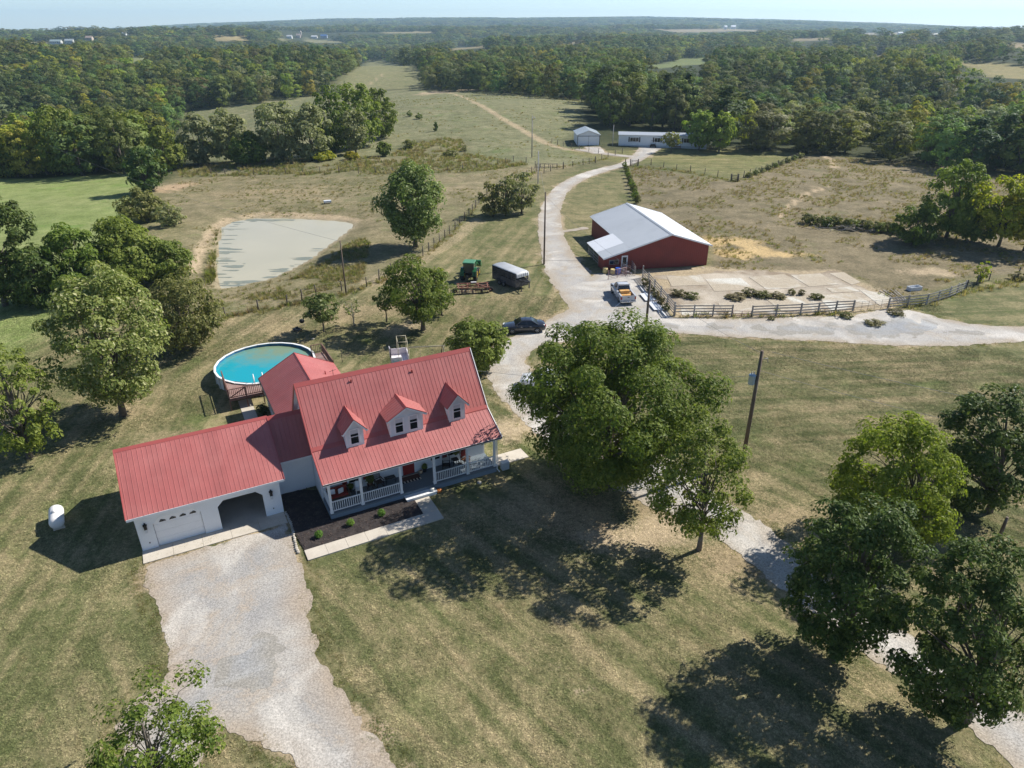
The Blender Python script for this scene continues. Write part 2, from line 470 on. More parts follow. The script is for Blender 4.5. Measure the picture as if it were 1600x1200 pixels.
# cattle and vehicle tracks: px lines, width in metres
TRACKS = [([(690, 143), (720, 150), (755, 167), (790, 188), (820, 205), (850, 222), (880, 232), (905, 236)], 2.2, .62),
          ([(1219, 340), (1226, 328), (1240, 317), (1258, 305), (1278, 297), (1298, 289)], .35, .85),
          ([(300, 425), (312, 395), (325, 370), (340, 352), (370, 340), (420, 334), (500, 338), (556, 344)], 1.1, .75),
          ([(1285, 244), (1300, 250), (1302, 262)], 1.6, .7), ([(820, 205), (700, 262)], .6, .25), ([(600, 115), (575, 133), (560, 140)], 3.0, .5),
          ([(580, 440), (640, 415), (700, 380), (745, 345)], 2.4, .5), ([(560, 470), (470, 495), (380, 520)], 1.6, .4)]
TRACKS = [([p[:2] for p in ats(smooth_line(t[0], 4))], t[1], t[2]) for t in TRACKS]

# ---- gravel: polylines and polygons, all through the px survey
apron_poly = zone([(224, 884), (447, 818), (464, 856), (476, 880), (480, 930), (484, 970), (497, 1020), (520, 1062), (548, 1100), (575, 1140), (600, 1180), (640, 1240), (690, 1330), (520, 1330), (478, 1225), (452, 1190), (420, 1166), (380, 1148), (345, 1140), (322, 1165), (305, 1230), (300, 1330), (215, 1330), (202, 1260), (190, 1190), (182, 1145), (196, 1108), (232, 1082), (262, 1062), (262, 1010), (250, 960), (232, 915)])
east_poly = zone([(930, 428), (962, 423), (1003, 431), (1028, 462), (1053, 497), (1145, 499), (1250, 496), (1330, 493), (1390, 482), (1430, 486), (1470, 498), (1540, 509), (1620, 512), (1900, 520), (1900, 548), (1700, 537), (1600, 533), (1500, 541), (1400, 541), (1300, 534), (1180, 528), (1060, 522), (985, 521), (935, 527), (890, 533), (850, 533), (850, 505), (890, 482), (912, 458), (908, 440)])
lane_line = [p[:2] for p in ats(smooth_line([(1000, 508), (930, 512), (880, 520), (835, 530), (803, 545), (790, 566), (803, 592), (838, 630), (900, 675), (970, 720), (1050, 765), (1120, 805), (1180, 848), (1235, 895), (1310, 955), (1400, 1015), (1500, 1085), (1640, 1190), (1800, 1310)], 4))]
lane_w = np.interp(np.linspace(0, 1, len(lane_line)), [0, .15, .25, .35, .45, .55, .62, 1], [4.5, 4.2, 4.2, 4.6, 6.5, 6.0, 3.6, 3.4])
far_line = [p[:2] for p in ats(smooth_line([(960, 500), (925, 470), (900, 442), (880, 415), (868, 390), (860, 360), (859, 335), (866, 312), (882, 292), (910, 276), (945, 265), (975, 257), (995, 248), (1008, 238), (1016, 231)], 4))]
far_w = np.interp(np.linspace(0, 1, len(far_line)), [0, .2, .3, .5, .8, .9, 1], [7, 6, 4.4, 3.6, 3.6, 4.5, 6.5])
spur_line = [p[:2] for p in ats([(1000, 246), (965, 243), (930, 238), (905, 234)])]
shed_poly = zone([(912, 230), (938, 229), (946, 240), (925, 240)])
spur2 = [p[:2] for p in ats([(869, 364), (890, 360), (912, 357)])]
lot_poly = zone([(1000, 428), (1050, 424), (1110, 419), (1190, 425), (1250, 426), (1305, 424), (1345, 444), (1403, 470), (1388, 482), (1330, 488), (1200, 494), (1056, 494), (1030, 460)])
def f_drive(x, y): return sdf_poly(x, y, apron_poly)
def f_road(x, y):
    d = sdf_poly(x, y, east_poly)
    d = np.minimum(d, sdf_line(x, y, lane_line, lane_w)); d = np.minimum(d, sdf_line(x, y, far_line, far_w))
    d = np.minimum(d, sdf_line(x, y, spur_line, [2.6] * 4)); d = np.minimum(d, sdf_poly(x, y, shed_poly))
    return np.minimum(d, sdf_line(x, y, spur2, [.6, 1.0, 1.4]))
def f_lot(x, y): return sdf_poly(x, y, lot_poly)

# house frame (front wall of the porch runs along +u)
HX, HY, HT = -12.668, 39.37, R(27.6)
def HW(u, v):
    c, s = math.cos(HT), math.sin(HT)
    return np.array([HX + u * c - v * s, HY + u * s + v * c])

# ------------------------------------------------------------------ terrain mesh
nr, nt_ = _X.shape
V = np.stack([_X, _Y, _Z], -1).reshape(-1, 3)
ii, jj = np.meshgrid(np.arange(nr - 1), np.arange(nt_), indexing='ij')
j2 = (jj + 1) % nt_
F = np.stack([ii * nt_ + jj, ii * nt_ + j2, (ii + 1) * nt_ + j2, (ii + 1) * nt_ + jj], -1).reshape(-1, 4)
F = F[:, ::-1]
xv, yv = V[:, 0], V[:, 1]; rv = np.hypot(xv, yv)
colA = np.empty((len(V), 3)); colB = np.empty((len(V), 3))
wob = (fbm(xv / 9, yv / 9, 3, 30) - .5) * 6
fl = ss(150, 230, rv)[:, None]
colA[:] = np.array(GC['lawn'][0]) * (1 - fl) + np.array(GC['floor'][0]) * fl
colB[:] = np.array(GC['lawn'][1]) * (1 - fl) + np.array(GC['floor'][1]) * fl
soft = dict(left_field=3, pond_pasture=1.6, weed_strip=1.5, hill=3, right_field=1.2, mobile_lawn=1.2)
for k, P in ZN.items():
    if k not in GC: continue
    s_ = soft.get(k, 8)
    w = 1 - ss(-s_, s_, sdf_poly(xv, yv, P) + wob * (.4 if s_ < 8 else 1))
    colA = colA * (1 - w[:, None]) + np.array(GC[k][0]) * w[:, None]
    colB = colB * (1 - w[:, None]) + np.array(GC[k][1]) * w[:, None]
dry = np.zeros(len(V)); dcol = np.tile(np.array(TAN), (len(V), 1))
near = rv < 460
def put_dry(w, c):
    global dry, dcol
    k = w > dry
    dcol[k] = c; dry = np.maximum(dry, w)
for c, ra, rb, a, colr, stg in DRY:
    dx, dy = xv - c[0], yv - c[1]
    p = (dx * math.cos(a) + dy * math.sin(a)) / ra; q = (-dx * math.sin(a) + dy * math.cos(a)) / rb
    put_dry(stg * (1 - ss(.1, 1.6, np.hypot(p, q) + (fbm(xv / 2.4, yv / 2.4, 4, 41) - .5) * 1.7)), colr)
for pts, w_, stg in TRACKS:
    d = sdf_line(xv, yv, pts, [w_] * len(pts))
    put_dry(stg * (1 - ss(-.3, .9 + w_ * .3, d + (fbm(xv / 2, yv / 2, 2, 43) - .5) * 1.0)), (.40, .31, .20))
fr_ = np.full(len(V), 1e3); fr_[near] = np.minimum(f_road(xv[near], yv[near]), f_drive(xv[near], yv[near]))
put_dry(.80 * (1 - ss(-.2, 1.3, fr_ + (fbm(xv / 2.6, yv / 2.6, 3, 44) - .35) * 3.4)), DIRT)
fp_ = np.full(len(V), 1e3); fp_[near] = sdf_poly(xv[near], yv[near], POND)
put_dry(.9 * (1 - ss(-.5, 1.6, fp_)), (.30, .25, .16))
fo_ = np.full(len(V), 1e3); fo_[near] = f_lot(xv[near], yv[near])
put_dry(.85 * (1 - ss(-.5, 2.5, fo_)), (.36, .29, .19))
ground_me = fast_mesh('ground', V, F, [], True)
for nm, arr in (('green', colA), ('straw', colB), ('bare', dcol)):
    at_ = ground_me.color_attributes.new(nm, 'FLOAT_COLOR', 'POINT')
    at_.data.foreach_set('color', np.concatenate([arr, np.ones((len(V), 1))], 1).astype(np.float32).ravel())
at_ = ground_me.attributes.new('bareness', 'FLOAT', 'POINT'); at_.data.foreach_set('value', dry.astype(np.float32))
mow = (1 - ss(95, 150, rv)) * (1 - ss(-.5, .5, -sdf_poly(xv, yv, ZN['pond_pasture']))) * (1 - ss(-.5, .5, -sdf_poly(xv, yv, ZN['right_field'])))
mow = np.maximum(mow, 1 - ss(-1, 1, sdf_poly(xv, yv, ZN['mobile_lawn'])))
wr = ss(9, 16, xv) * ss(46, 52, yv); wf = ss(58, 66, yv) * (1 - ss(6, 12, xv)); wL = (1 - ss(-26, -20, xv)) * (1 - ss(58, 66, yv))
wr = np.maximum(wr, 1 - ss(-1, 1, sdf_poly(xv, yv, ZN['mobile_lawn'])))
mset = np.stack([wr, wf * (1 - wr), wL * (1 - wr) * (1 - wf), np.ones_like(wr)], 1)
at_ = ground_me.color_attributes.new('mowing', 'FLOAT_COLOR', 'POINT'); at_.data.foreach_set('color', mset.astype(np.float32).ravel())
at_ = ground_me.attributes.new('mown', 'FLOAT', 'POINT'); at_.data.foreach_set('value', mow.astype(np.float32))

def ground_material(name='ground cover', inst=False):
    m, n, l, b = node_mat(name)
    pos = n.new('ShaderNodeNewGeometry').outputs['Position']
    def attr(a, out='Color'):
        q = n.new('ShaderNodeAttribute'); q.attribute_name = a; q.attribute_type = 'INSTANCER' if inst else 'GEOMETRY'; return q.outputs[out]
    A, B, C = attr('green'), attr('straw'), attr('bare')
    bare, mown = attr('bareness', 'Fac'), attr('mown', 'Fac')
    n1 = noise_node(n, l, .045, 4, .6, pos)
    n2 = noise_node(n, l, .33, 5, .65, pos)
    n3 = noise_node(n, l, 2.6, 6, .8, pos)
    n4 = noise_node(n, l, 7.5, 5, .85, pos)
    def stripes(phi, sx, sy):
        q0 = n.new('ShaderNodeMapping'); q0.inputs['Rotation'].default_value = (0, 0, -phi); l.new(pos, q0.inputs[0])
        q = n.new('ShaderNodeMapping'); q.inputs['Scale'].default_value = (sx, sy, 0)
        l.new(q0.outputs[0], q.inputs[0]); return noise_node(n, l, 1.0, 3, .55, q.outputs[0], .25)
    ms = n.new('ShaderNodeSeparateColor'); l.new(attr('mowing'), ms.inputs[0])
    def blend(f_, a_, b_):
        q = n.new('ShaderNodeMix'); l.new(f_, q.inputs[0]); l.new(a_, q.inputs[2]); l.new(b_, q.inputs[3]); return q.outputs[0]
    st = stripes(R(-48), .07, .85)
    st = blend(ms.outputs[0], st, stripes(R(4), .05, .62)); st = blend(ms.outputs[1], st, stripes(R(76), .05, .7)); st = blend(ms.outputs[2], st, stripes(R(98), .06, .7))
    # tufts of different grasses: voronoi cells pick a little greener or drier
    vo = n.new('ShaderNodeTexVoronoi'); vo.inputs['Scale'].default_value = .55; vo.feature = 'SMOOTH_F1'; l.new(pos, vo.inputs['Vector'])
    n2b = noise_node(n, l, .9, 5, .75, pos, .3)
    mix1 = math_node(n, l, 'ADD', math_node(n, l, 'MULTIPLY', n1, .6), math_node(n, l, 'MULTIPLY', n2, .55))
    mix1 = math_node(n, l, 'ADD', mix1, math_node(n, l, 'MULTIPLY', n2b, .55))
    mix1 = math_node(n, l, 'ADD', mix1, math_node(n, l, 'MULTIPLY', n3, .45))
    mix1 = math_node(n, l, 'ADD', mix1, math_node(n, l, 'MULTIPLY', math_node(n, l, 'MULTIPLY', math_node(n, l, 'SUBTRACT', st, .5), mown), 1.0))
    f = remap(n, l, mix1, .93, 1.31)
    base = mix_col(n, l, f, A, B)
    # green flushes
    g = remap(n, l, noise_node(n, l, .16, 3, .6, pos, .4), .58, .74, 0, .55)
    gr = mix_col(n, l, 1.0, A, (.82, 1.12, .70, 1), 'MULTIPLY')
    base = mix_col(n, l, g, base, gr)
    # reddish thatch
    rd = remap(n, l, noise_node(n, l, .5, 5, .7, pos, .3), .60, .78, 0, .5)
    base = mix_col(n, l, math_node(n, l, 'MULTIPLY', rd, mown), base, (.175, .120, .062))
    bf = math_node(n, l, 'ADD', bare, math_node(n, l, 'MULTIPLY', math_node(n, l, 'SUBTRACT', n3, .5), .9))
    bf = math_node(n, l, 'ADD', bf, math_node(n, l, 'MULTIPLY', math_node(n, l, 'SUBTRACT', n4, .5), .7))
    bf = math_node(n, l, 'MULTIPLY', remap(n, l, bf, .30, .75), remap(n, l, bare, .02, .25))
    base = mix_col(n, l, bf, base, C)
    v = math_node(n, l, 'ADD', math_node(n, l, 'ADD', math_node(n, l, 'MULTIPLY', n3, .6), math_node(n, l, 'MULTIPLY', n4, .6)), math_node(n, l, 'MULTIPLY', n2, .35))
    v = remap(n, l, v, .56, 1.0, .42, 1.55)
    if inst: v = math_node(n, l, 'MULTIPLY', v, remap(n, l, n.new('ShaderNodeNewGeometry').outputs['Random Per Island'], 0, 1, .92, 1.80))
    v = math_node(n, l, 'MULTIPLY', v, math_node(n, l, 'ADD', math_node(n, l, 'MULTIPLY', math_node(n, l, 'MULTIPLY', math_node(n, l, 'SUBTRACT', st, .5), mown), .55), 1.0))
    q = n.new('ShaderNodeVectorMath'); q.operation = 'SCALE'; l.new(base, q.inputs[0]); l.new(v, q.inputs['Scale'])
    l.new(q.outputs[0], b.inputs['Base Color'])
    b.inputs['Roughness'].default_value = .95; b.inputs['Specular IOR Level'].default_value = .12
    hgt = math_node(n, l, 'ADD', math_node(n, l, 'MULTIPLY', n3, .6), math_node(n, l, 'MULTIPLY', n4, .5))
    bn = n.new('ShaderNodeBump'); bn.inputs['Strength'].default_value = .55; bn.inputs['Distance'].default_value = .16
    l.new(hgt, bn.inputs['Height']); l.new(bn.outputs[0], b.inputs['Normal'])
    return m
M_GROUND = ground_material()
M_BLADE = ground_material('lawn blade', True)
ground_me.materials.append(M_GROUND)
ground = link('ground', ground_me)
tag(ground, 'rolling grassy ground with lawns, dry pasture and woodland floor', kind='structure')

# ------------------------------------------------------------------ sheets laid on the terrain (roads, concrete, water edge)
def sheet(name, f, bbox, res, mat, off=.02, noise=.5, nscale=1.2, label=None, kind='structure', thick=0.0, parent=None, zfun=None, coarse=None):
    x0, y0, x1, y1 = bbox
    nx, ny = int((x1 - x0) / res) + 2, int((y1 - y0) / res) + 2
    xs = x0 + np.arange(nx) * res; ys = y0 + np.arange(ny) * res
    Xg, Yg = np.meshgrid(xs, ys, indexing='ij')
    cf = f(Xg, Yg) + (fbm(Xg / nscale, Yg / nscale, 3, 55) - .5) * 2 * noise + (fbm(Xg / .5, Yg / .5, 2, 57) - .5) * min(.55, 1.3 * noise)
    VV = []; TT = []; cnt = 0
    idx = np.arange(nx * ny).reshape(nx, ny)
    a, b, c, d = idx[:-1, :-1].ravel(), idx[1:, :-1].ravel(), idx[1:, 1:].ravel(), idx[:-1, 1:].ravel()
    T = np.concatenate([np.stack([a, b, c], 1), np.stack([a, c, d], 1)])
    px = Xg.ravel(); py = Yg.ravel(); pf = cf.ravel()
    ins = pf[T] < 0; k = ins.sum(1)
    full = T[k == 3]
    P = np.stack([px, py], 1)
    tris = [P[full].reshape(-1, 3, 2)]
    def cut(p, q):
        t = pf[p] / (pf[p] - pf[q]); return P[p] + (P[q] - P[p]) * t[:, None]
    for s_ in range(3):
        o1, o2 = (s_ + 1) % 3, (s_ + 2) % 3
        t1 = T[(k == 1) & ins[:, s_]]
        if len(t1): tris.append(np.stack([P[t1[:, s_]], cut(t1[:, s_], t1[:, o1]), cut(t1[:, s_], t1[:, o2])], 1))
        t2 = T[(k == 2) & ~ins[:, s_]]
        if len(t2):
            c1 = cut(t2[:, o1], t2[:, s_]); c2 = cut(t2[:, o2], t2[:, s_])
            tris.append(np.stack([P[t2[:, o1]], P[t2[:, o2]], c2], 1)); tris.append(np.stack([P[t2[:, o1]], c2, c1], 1))
    A = np.concatenate(tris).reshape(-1, 2)
    key = np.round(A * 2000).astype(np.int64)
    u, inv = np.unique(key[:, 0] * 10 ** 9 + key[:, 1], return_inverse=True)
    first = np.zeros(len(u), np.int64); first[inv] = np.arange(len(inv))
    Q = A[first]; Tn = inv.reshape(-1, 3)
    ok = (Tn[:, 0] != Tn[:, 1]) & (Tn[:, 1] != Tn[:, 2]) & (Tn[:, 0] != Tn[:, 2])
    Tn = Tn[ok]
    z = (gz(Q[:, 0], Q[:, 1]) if zfun is None else zfun(Q[:, 0], Q[:, 1])) + off
    me = fast_mesh(name, np.stack([Q[:, 0], Q[:, 1], z], 1), Tn, mat, True)
    a_ = me.attributes.new('edge', 'FLOAT', 'POINT'); a_.data.foreach_set('value', (-f(Q[:, 0], Q[:, 1])).astype(np.float32))
    o = link(name, me, parent)
    if thick:
        so = o.modifiers.new('thickness', 'SOLIDIFY'); so.thickness = thick; so.offset = -1
    if label: o['label'] = label
    if kind: o['kind'] = kind
    return o

def gravel_material(name, c1, c2, c3):
    m, n, l, b = node_mat(name)
    pos = n.new('ShaderNodeNewGeometry').outputs['Position']
    n1 = noise_node(n, l, .22, 4, .6, pos, .5); n2 = noise_node(n, l, 1.1, 4, .65, pos); n3 = noise_node(n, l, 9, 4, .75, pos); n4 = noise_node(n, l, 13, 4, .8, pos)
    base = mix_col(n, l, remap(n, l, math_node(n, l, 'ADD', n1, math_node(n, l, 'MULTIPLY', n2, .35)), .52, .82), c1, c2)
    t = remap(n, l, math_node(n, l, 'ADD', math_node(n, l, 'MULTIPLY', noise_node(n, l, .33, 5, .7, pos, .6), .8), math_node(n, l, 'MULTIPLY', n3, .3)), .54, .72, 0, .85)
    ea = n.new('ShaderNodeAttribute'); ea.attribute_name = 'edge'
    ef = math_node(n, l, 'ADD', ea.outputs['Fac'], math_node(n, l, 'MULTIPLY', math_node(n, l, 'SUBTRACT', n1, .5), 4.0))
    t = math_node(n, l, 'MAXIMUM', t, remap(n, l, ef, .1, 1.7, .8, 0))
    base = mix_col(n, l, t, base, c3)
    pale = remap(n, l, noise_node(n, l, .16, 3, .6, pos, .8), .52, .66, 0, .7)
    base = mix_col(n, l, pale, base, tuple(min(.62, q_ * 1.35) for q_ in c2))
    v = remap(n, l, math_node(n, l, 'ADD', math_node(n, l, 'MULTIPLY', n3, .6), math_node(n, l, 'MULTIPLY', n4, .5)), .40, .72, .52, 1.42)
    q = n.new('ShaderNodeVectorMath'); q.operation = 'SCALE'; l.new(base, q.inputs[0]); l.new(v, q.inputs['Scale'])
    l.new(q.outputs[0], b.inputs['Base Color']); b.inputs['Roughness'].default_value = .95; b.inputs['Specular IOR Level'].default_value = .15
    bn = n.new('ShaderNodeBump'); bn.inputs['Strength'].default_value = .22; bn.inputs['Distance'].default_value = .05
    l.new(math_node(n, l, 'ADD', n3, math_node(n, l, 'MULTIPLY', n4, .5)), bn.inputs['Height']); l.new(bn.outputs[0], b.inputs['Normal'])
    return m
M_GRAVEL = gravel_material('limestone gravel', (.31, .30, .285), (.40, .375, .335), (.36, .29, .215))
M_GRAVEL2 = gravel_material('road gravel', (.34, .33, .315), (.43, .405, .365), (.36, .30, .225))
def bb(*polys, pad=3):
    A = np.concatenate([np.asarray(p)[:, :2] for p in polys]); return (*(A.min(0) - pad), *(A.max(0) + pad))
drive = sheet('gravel_driveway', f_drive, bb(apron_poly, pad=1), .17, M_GRAVEL, .022, .42, 1.4, 'pale gravel driveway widening in front of the white garage')
def clip_bb(b, x0, y0, x1, y1): return (max(b[0], x0), max(b[1], y0), min(b[2], x1), min(b[3], y1))
road_bb = bb(east_poly, lane_line, far_line, spur_line)
road_a = sheet('gravel_road', f_road, clip_bb(road_bb, -8, 15, 150, 100), .33, M_GRAVEL2, .024, .40, 2.0, 'pale gravel farm road and turning area below the red barn')
road_b = sheet('gravel_road', f_road, clip_bb(road_bb, -8, 100.02, 70, 235), .55, M_GRAVEL2, .05, .32, 3.0, 'pale gravel lane curving up from the barn to the mobile home')

# concrete feed lot: worn old surface and separate slabs
M_LOT = gravel_material('old broken concrete', (.33, .28, .215), (.40, .35, .28), (.23, .175, .115))
lot = sheet('concrete_yard', lambda x, y: f_lot(x, y) + .9, bb(lot_poly), .33, M_LOT, .02, 3.6, 4.2, 'cracked pale concrete cattle yard beside the red barn')
M_SLAB = gravel_material('concrete slab', (.49, .445, .37), (.55, .50, .42), (.38, .32, .235))
slabs = [[(1168, 433), (1226, 428), (1262, 450), (1196, 453)], [(1233, 430), (1282, 427), (1312, 445), (1264, 449)], [(1294, 427), (1318, 425), (1346, 442), (1331, 446)],
         [(1272, 461), (1330, 457), (1368, 477), (1298, 486)], [(1340, 452), (1378, 458), (1402, 471), (1374, 478)], [(1120, 474), (1190, 469), (1215, 489), (1130, 491)],
         [(1195, 468), (1264, 462), (1290, 486), (1222, 488)], [(1062, 476), (1112, 474), (1122, 491), (1064, 493)], [(1100, 436), (1158, 434), (1183, 454), (1115, 456)], [(1040, 432), (1095, 430), (1108, 446), (1048, 448)], [(1290, 451), (1330, 448), (1345, 456), (1300, 458)]]
for q in slabs:
    P = ats(q); ctr = np.mean(P, 0); P = [ctr + (p - ctr) * .95 for p in P]
    top = [tuple(p - ctr + np.array([0, 0, .05])) for p in P]
    MB().extrude(top, (0, 0, -.3)).build('slab', M_SLAB, lot, loc=tuple(ctr))

# bluish crushed stone spread on the worn gravel
M_STONEB = gravel_material('blue crushed stone', (.255, .268, .285), (.33, .335, .335), (.30, .275, .23))
for pxs_, lb_, re_ in (([(1010, 500), (1100, 503), (1200, 503), (1330, 503), (1388, 488), (1440, 491), (1500, 511), (1600, 517), (1760, 522), (1760, 530), (1600, 526), (1480, 521), (1400, 531), (1250, 523), (1120, 519), (1010, 515), (960, 500)], 'blue-grey crushed stone spread along the road below the board fence', .33),
                  ([(290, 1075), (330, 1020), (390, 985), (450, 990), (490, 1030), (520, 1085), (555, 1150), (585, 1215), (560, 1290), (470, 1215), (440, 1178), (390, 1140), (345, 1125), (300, 1110)], 'blue-grey crushed stone patch on the lower front driveway', .17)):
    pw_ = zone(pxs_)
    sheet('crushed_stone', lambda x, y: np.maximum(sdf_poly(x, y, pw_) + .5, (f_drive(x, y) if re_ < .3 else f_road(x, y)) + 2.6), bb(pw_), re_, M_STONEB, .027 if re_ < .3 else .03, 2.4, 1.6, lb_)
# ------------------------------------------------------------------ pond
def pond_material():
    m, n, l, b = node_mat('muddy pond water')
    pos = n.new('ShaderNodeNewGeometry').outputs['Position']
    c = mix_col(n, l, remap(n, l, noise_node(n, l, .09, 3, .5, pos), .35, .65), (.40, .372, .265), (.435, .40, .285))
    l.new(c, b.inputs['Base Color']); b.inputs['Roughness'].default_value = .10; b.inputs['IOR'].default_value = 1.33
    bn = n.new('ShaderNodeBump'); bn.inputs['Strength'].default_value = .12; bn.inputs['Distance'].default_value = .05
    l.new(noise_node(n, l, 1.6, 3, .6, pos), bn.inputs['Height']); l.new(bn.outputs[0], b.inputs['Normal'])
    return m
sheet('pond_water', lambda x, y: sdf_poly(x, y, POND) - .6, bb(POND, pad=2), .8, pond_material(), 0, 0, 1, 'cloudy green farm pond with curved banks', zfun=lambda x, y: np.full(x.shape, POND_Z))
M_SKYRIPPLE = M('painted sky ripples', (.19, .205, .16), .4, .25, 2.0, (.21, .22, .165), .8)  # flat streaks whose colour imitates sky reflected in the ripples
def f_skyripple(x, y):
    d = sdf_poly(x, y, POND)
    w = np.clip(1.5 + 2.0 * ss(-34, -30, -y * .2 - x) , 0, 9)
    c = np.asarray(POND).mean(0)
    side = np.where((x - c[0]) < -2, 3.4, 0) + np.where((y - c[1]) - (x - c[0]) * .9 < -7, 2.6, 0)
    q = np.abs(d + side * .45) - side * .45
    n_ = fbm(x / 6.0 + y / 9, y / .55, 4, 71)
    return np.where((side > 0) & (d < .3), q + (.645 - n_) * 14, 1.0)
sheet('pond_sky_ripples', f_skyripple, bb(POND, pad=2), .35, M_SKYRIPPLE, .012, 0, 1, 'dark streaks painted as sky reflection ripples along the pond edge', kind='stuff', zfun=lambda x, y: np.full(x.shape, POND_Z))

# ------------------------------------------------------------------ haze
hz = MB().box((-9600, -9600, -190), (9600, 9600, 176)).build('haze', [])
hm = bpy.data.materials.new('air'); hm.use_nodes = True
hn = hm.node_tree.nodes; hn.remove(hn['Principled BSDF'])
pv = hn.new('ShaderNodeVolumePrincipled')
pv.inputs['Color'].default_value = (.56, .79, 1.0, 1); pv.inputs['Density'].default_value = 1.05e-4; pv.inputs['Anisotropy'].default_value = .2
hm.node_tree.links.new(pv.outputs[0], hn['Material Output'].inputs['Volume'])
hz.data.materials.append(hm)
tag(hz, 'thin pale summer haze over the valley', kind='stuff')

# ================================================================== THE HOUSE
M_ROOF = M('red metal roofing', (.36, .106, .096), .45, .10, .8, (.40, .138, .124), .5, .42, .72, spec=.5, perobj=.05)
M_TRIM_RED = M('red metal trim', (.35, .080, .072), .42, .08, .8)
M_WHITE = M('white vinyl', (.74, .75, .75), .55, .05, 1.0, (.66, .66, .64), .6, .55, .8)
M_WHITE2 = M('white paint', (.78, .78, .77), .5, .05, 1.5)
M_WALLW = M('white rendered wall', (.72, .735, .74), .7, .05, .8, (.62, .62, .60), .5, .6, .85, bump=.1, bscale=30)
M_DARK = M('dark bronze metal', (.025, .022, .02), .5, .2)
M_GREYPAINT = M('grey porch paint', (.15, .18, .205), .6, .1, 1.5)
M_BLUEGREY = M('blue grey skirt paint', (.20, .25, .30), .65, .08, 1.0)
M_REDPAINT = M('red paint', (.30, .022, .018), .45, .12)
M_CONC = M('light concrete', (.50, .45, .375), .9, .10, .8, (.42, .37, .30), .7, .5, .8, bump=.15, bscale=18)
M_BROWNWOOD = M('stained deck wood', (.155, .075, .055), .75, .22, 2.0, (.21, .13, .11), .8)
M_DECK = M('weathered deck boards', (.27, .165, .14), .8, .18, 2.0, (.34, .25, .22), .7)
M_BLACK = M('black paint', (.012, .012, .013), .5, .2)
M_BLIND = M('white blind', (.55, .56, .57), .8, .04)
M_SOIL = M('potting soil', (.05, .035, .025), .95, .3, 6)

def glass_mat(name, col=(.012, .015, .018), rough=.06):
    m, n, l, b = node_mat(name)
    b.inputs['Base Color'].default_value = _lin(col); b.inputs['Roughness'].default_value = rough
    b.inputs['IOR'].default_value = 1.5; b.inputs['Specular IOR Level'].default_value = .6
    return m
M_GLASS = glass_mat('window glass')

_panel_cache = {}
def panel_mesh(w, ln, mats, ribs=3, rib=.022, tag_=''):
    key = (round(w, 3), round(ln, 3), mats.name, ribs)
    if key in _panel_cache: return _panel_cache[key]
    prof = [(0, .004)]
    p = w / ribs
    for k in range(ribs):
        c = (k + .5) * p
        prof += [(c - .020, .004), (c - .009, rib), (c + .009, rib), (c + .020, .004)]
    prof.append((w, .004))
    mb = MB()
    Vv = [(x, 0, z) for x, z in prof] + [(x, ln, z) for x, z in prof]
    n_ = len(prof)
    mb.add(Vv, [(i, i + 1, i + 1 + n_, i + n_) for i in range(n_ - 1)])
    mb.add([(x, 0, z) for x, z in prof] + [(w, 0, -.01), (0, 0, -.01)], [tuple(range(n_ + 2))[::-1]])
    me = mb.mesh('roof_panel', mats)
    _panel_cache[key] = me
    return me
def roof_plane(parent, name, p0, along, up_to, width, mat, pw=.915, ribs=3, deck=.09, deck_mat=None, rib=.022):
    """p0: eave start; along: unit vector along the eave; up_to: vector from eave to ridge. A deck with metal panels on it."""
    p0 = Vector(p0); a = Vector(along).normalized(); u = Vector(up_to); ln = u.length; un = u.normalized(); nn = a.cross(un).normalized()
    if nn.z < 0: nn = -nn
    q = [p0, p0 + a * width, p0 + a * width + u, p0 + u]
    mb = MB(); mb.extrude([tuple(x) for x in q], tuple(-nn * deck))
    r_ = mb.build(name, deck_mat or M_WHITE2, parent)
    k = max(1, round(width / pw)); w = width / k
    me = panel_mesh(w, ln, mat, ribs, rib)
    flip = a.cross(un).dot(nn) < 0
    for i in range(k):
        o_ = p0 + a * (w * (i + (1 if flip else 0))) + nn * .004
        ax = -a if flip else a
        mt = Matrix(((ax.x, un.x, nn.x, o_.x), (ax.y, un.y, nn.y, o_.y), (ax.z, un.z, nn.z, o_.z), (0, 0, 0, 1)))
        link('roof_panel', me, r_, mat4=mt)
    return r_
def lap_wall(mb, o, along, normal, poly, course=.17, mat=0):
    """lapped siding over the convex outline poly [(a, z) ...] in the plane through o"""
    o = Vector(o); a = Vector(along); nrm = Vector(normal)
    zs = [p[1] for p in poly]; z = min(zs)
    def span(zq):
        xs = []
        for i in range(len(poly)):
            (x1, z1), (x2, z2) = poly[i], poly[(i + 1) % len(poly)]
            if z1 == z2:
                if abs(z1 - zq) < 1e-9: xs += [x1, x2]
            elif min(z1, z2) - 1e-9 <= zq <= max(z1, z2) + 1e-9: xs.append(x1 + (zq - z1) / (z2 - z1) * (x2 - x1))
        return (min(xs), max(xs)) if xs else None
    while z < max(zs) - 1e-6:
        z2 = min(z + course, max(zs)); s1, s2 = span(z + 1e-6), span(z2 - 1e-6)
        if s1 and s2:
            P = lambda x, zz, d: tuple(o + a * x + nrm * d + Vector((0, 0, zz)))
            mb.add([P(s1[0], z, .02), P(s1[1], z, .02), P(s2[1], z2, .004), P(s2[0], z2, .004), P(s1[0], z, 0), P(s1[1], z, 0)],
                   [(0, 1, 2, 3), (0, 4, 5, 1)], mat)
        z = z2
    return mb

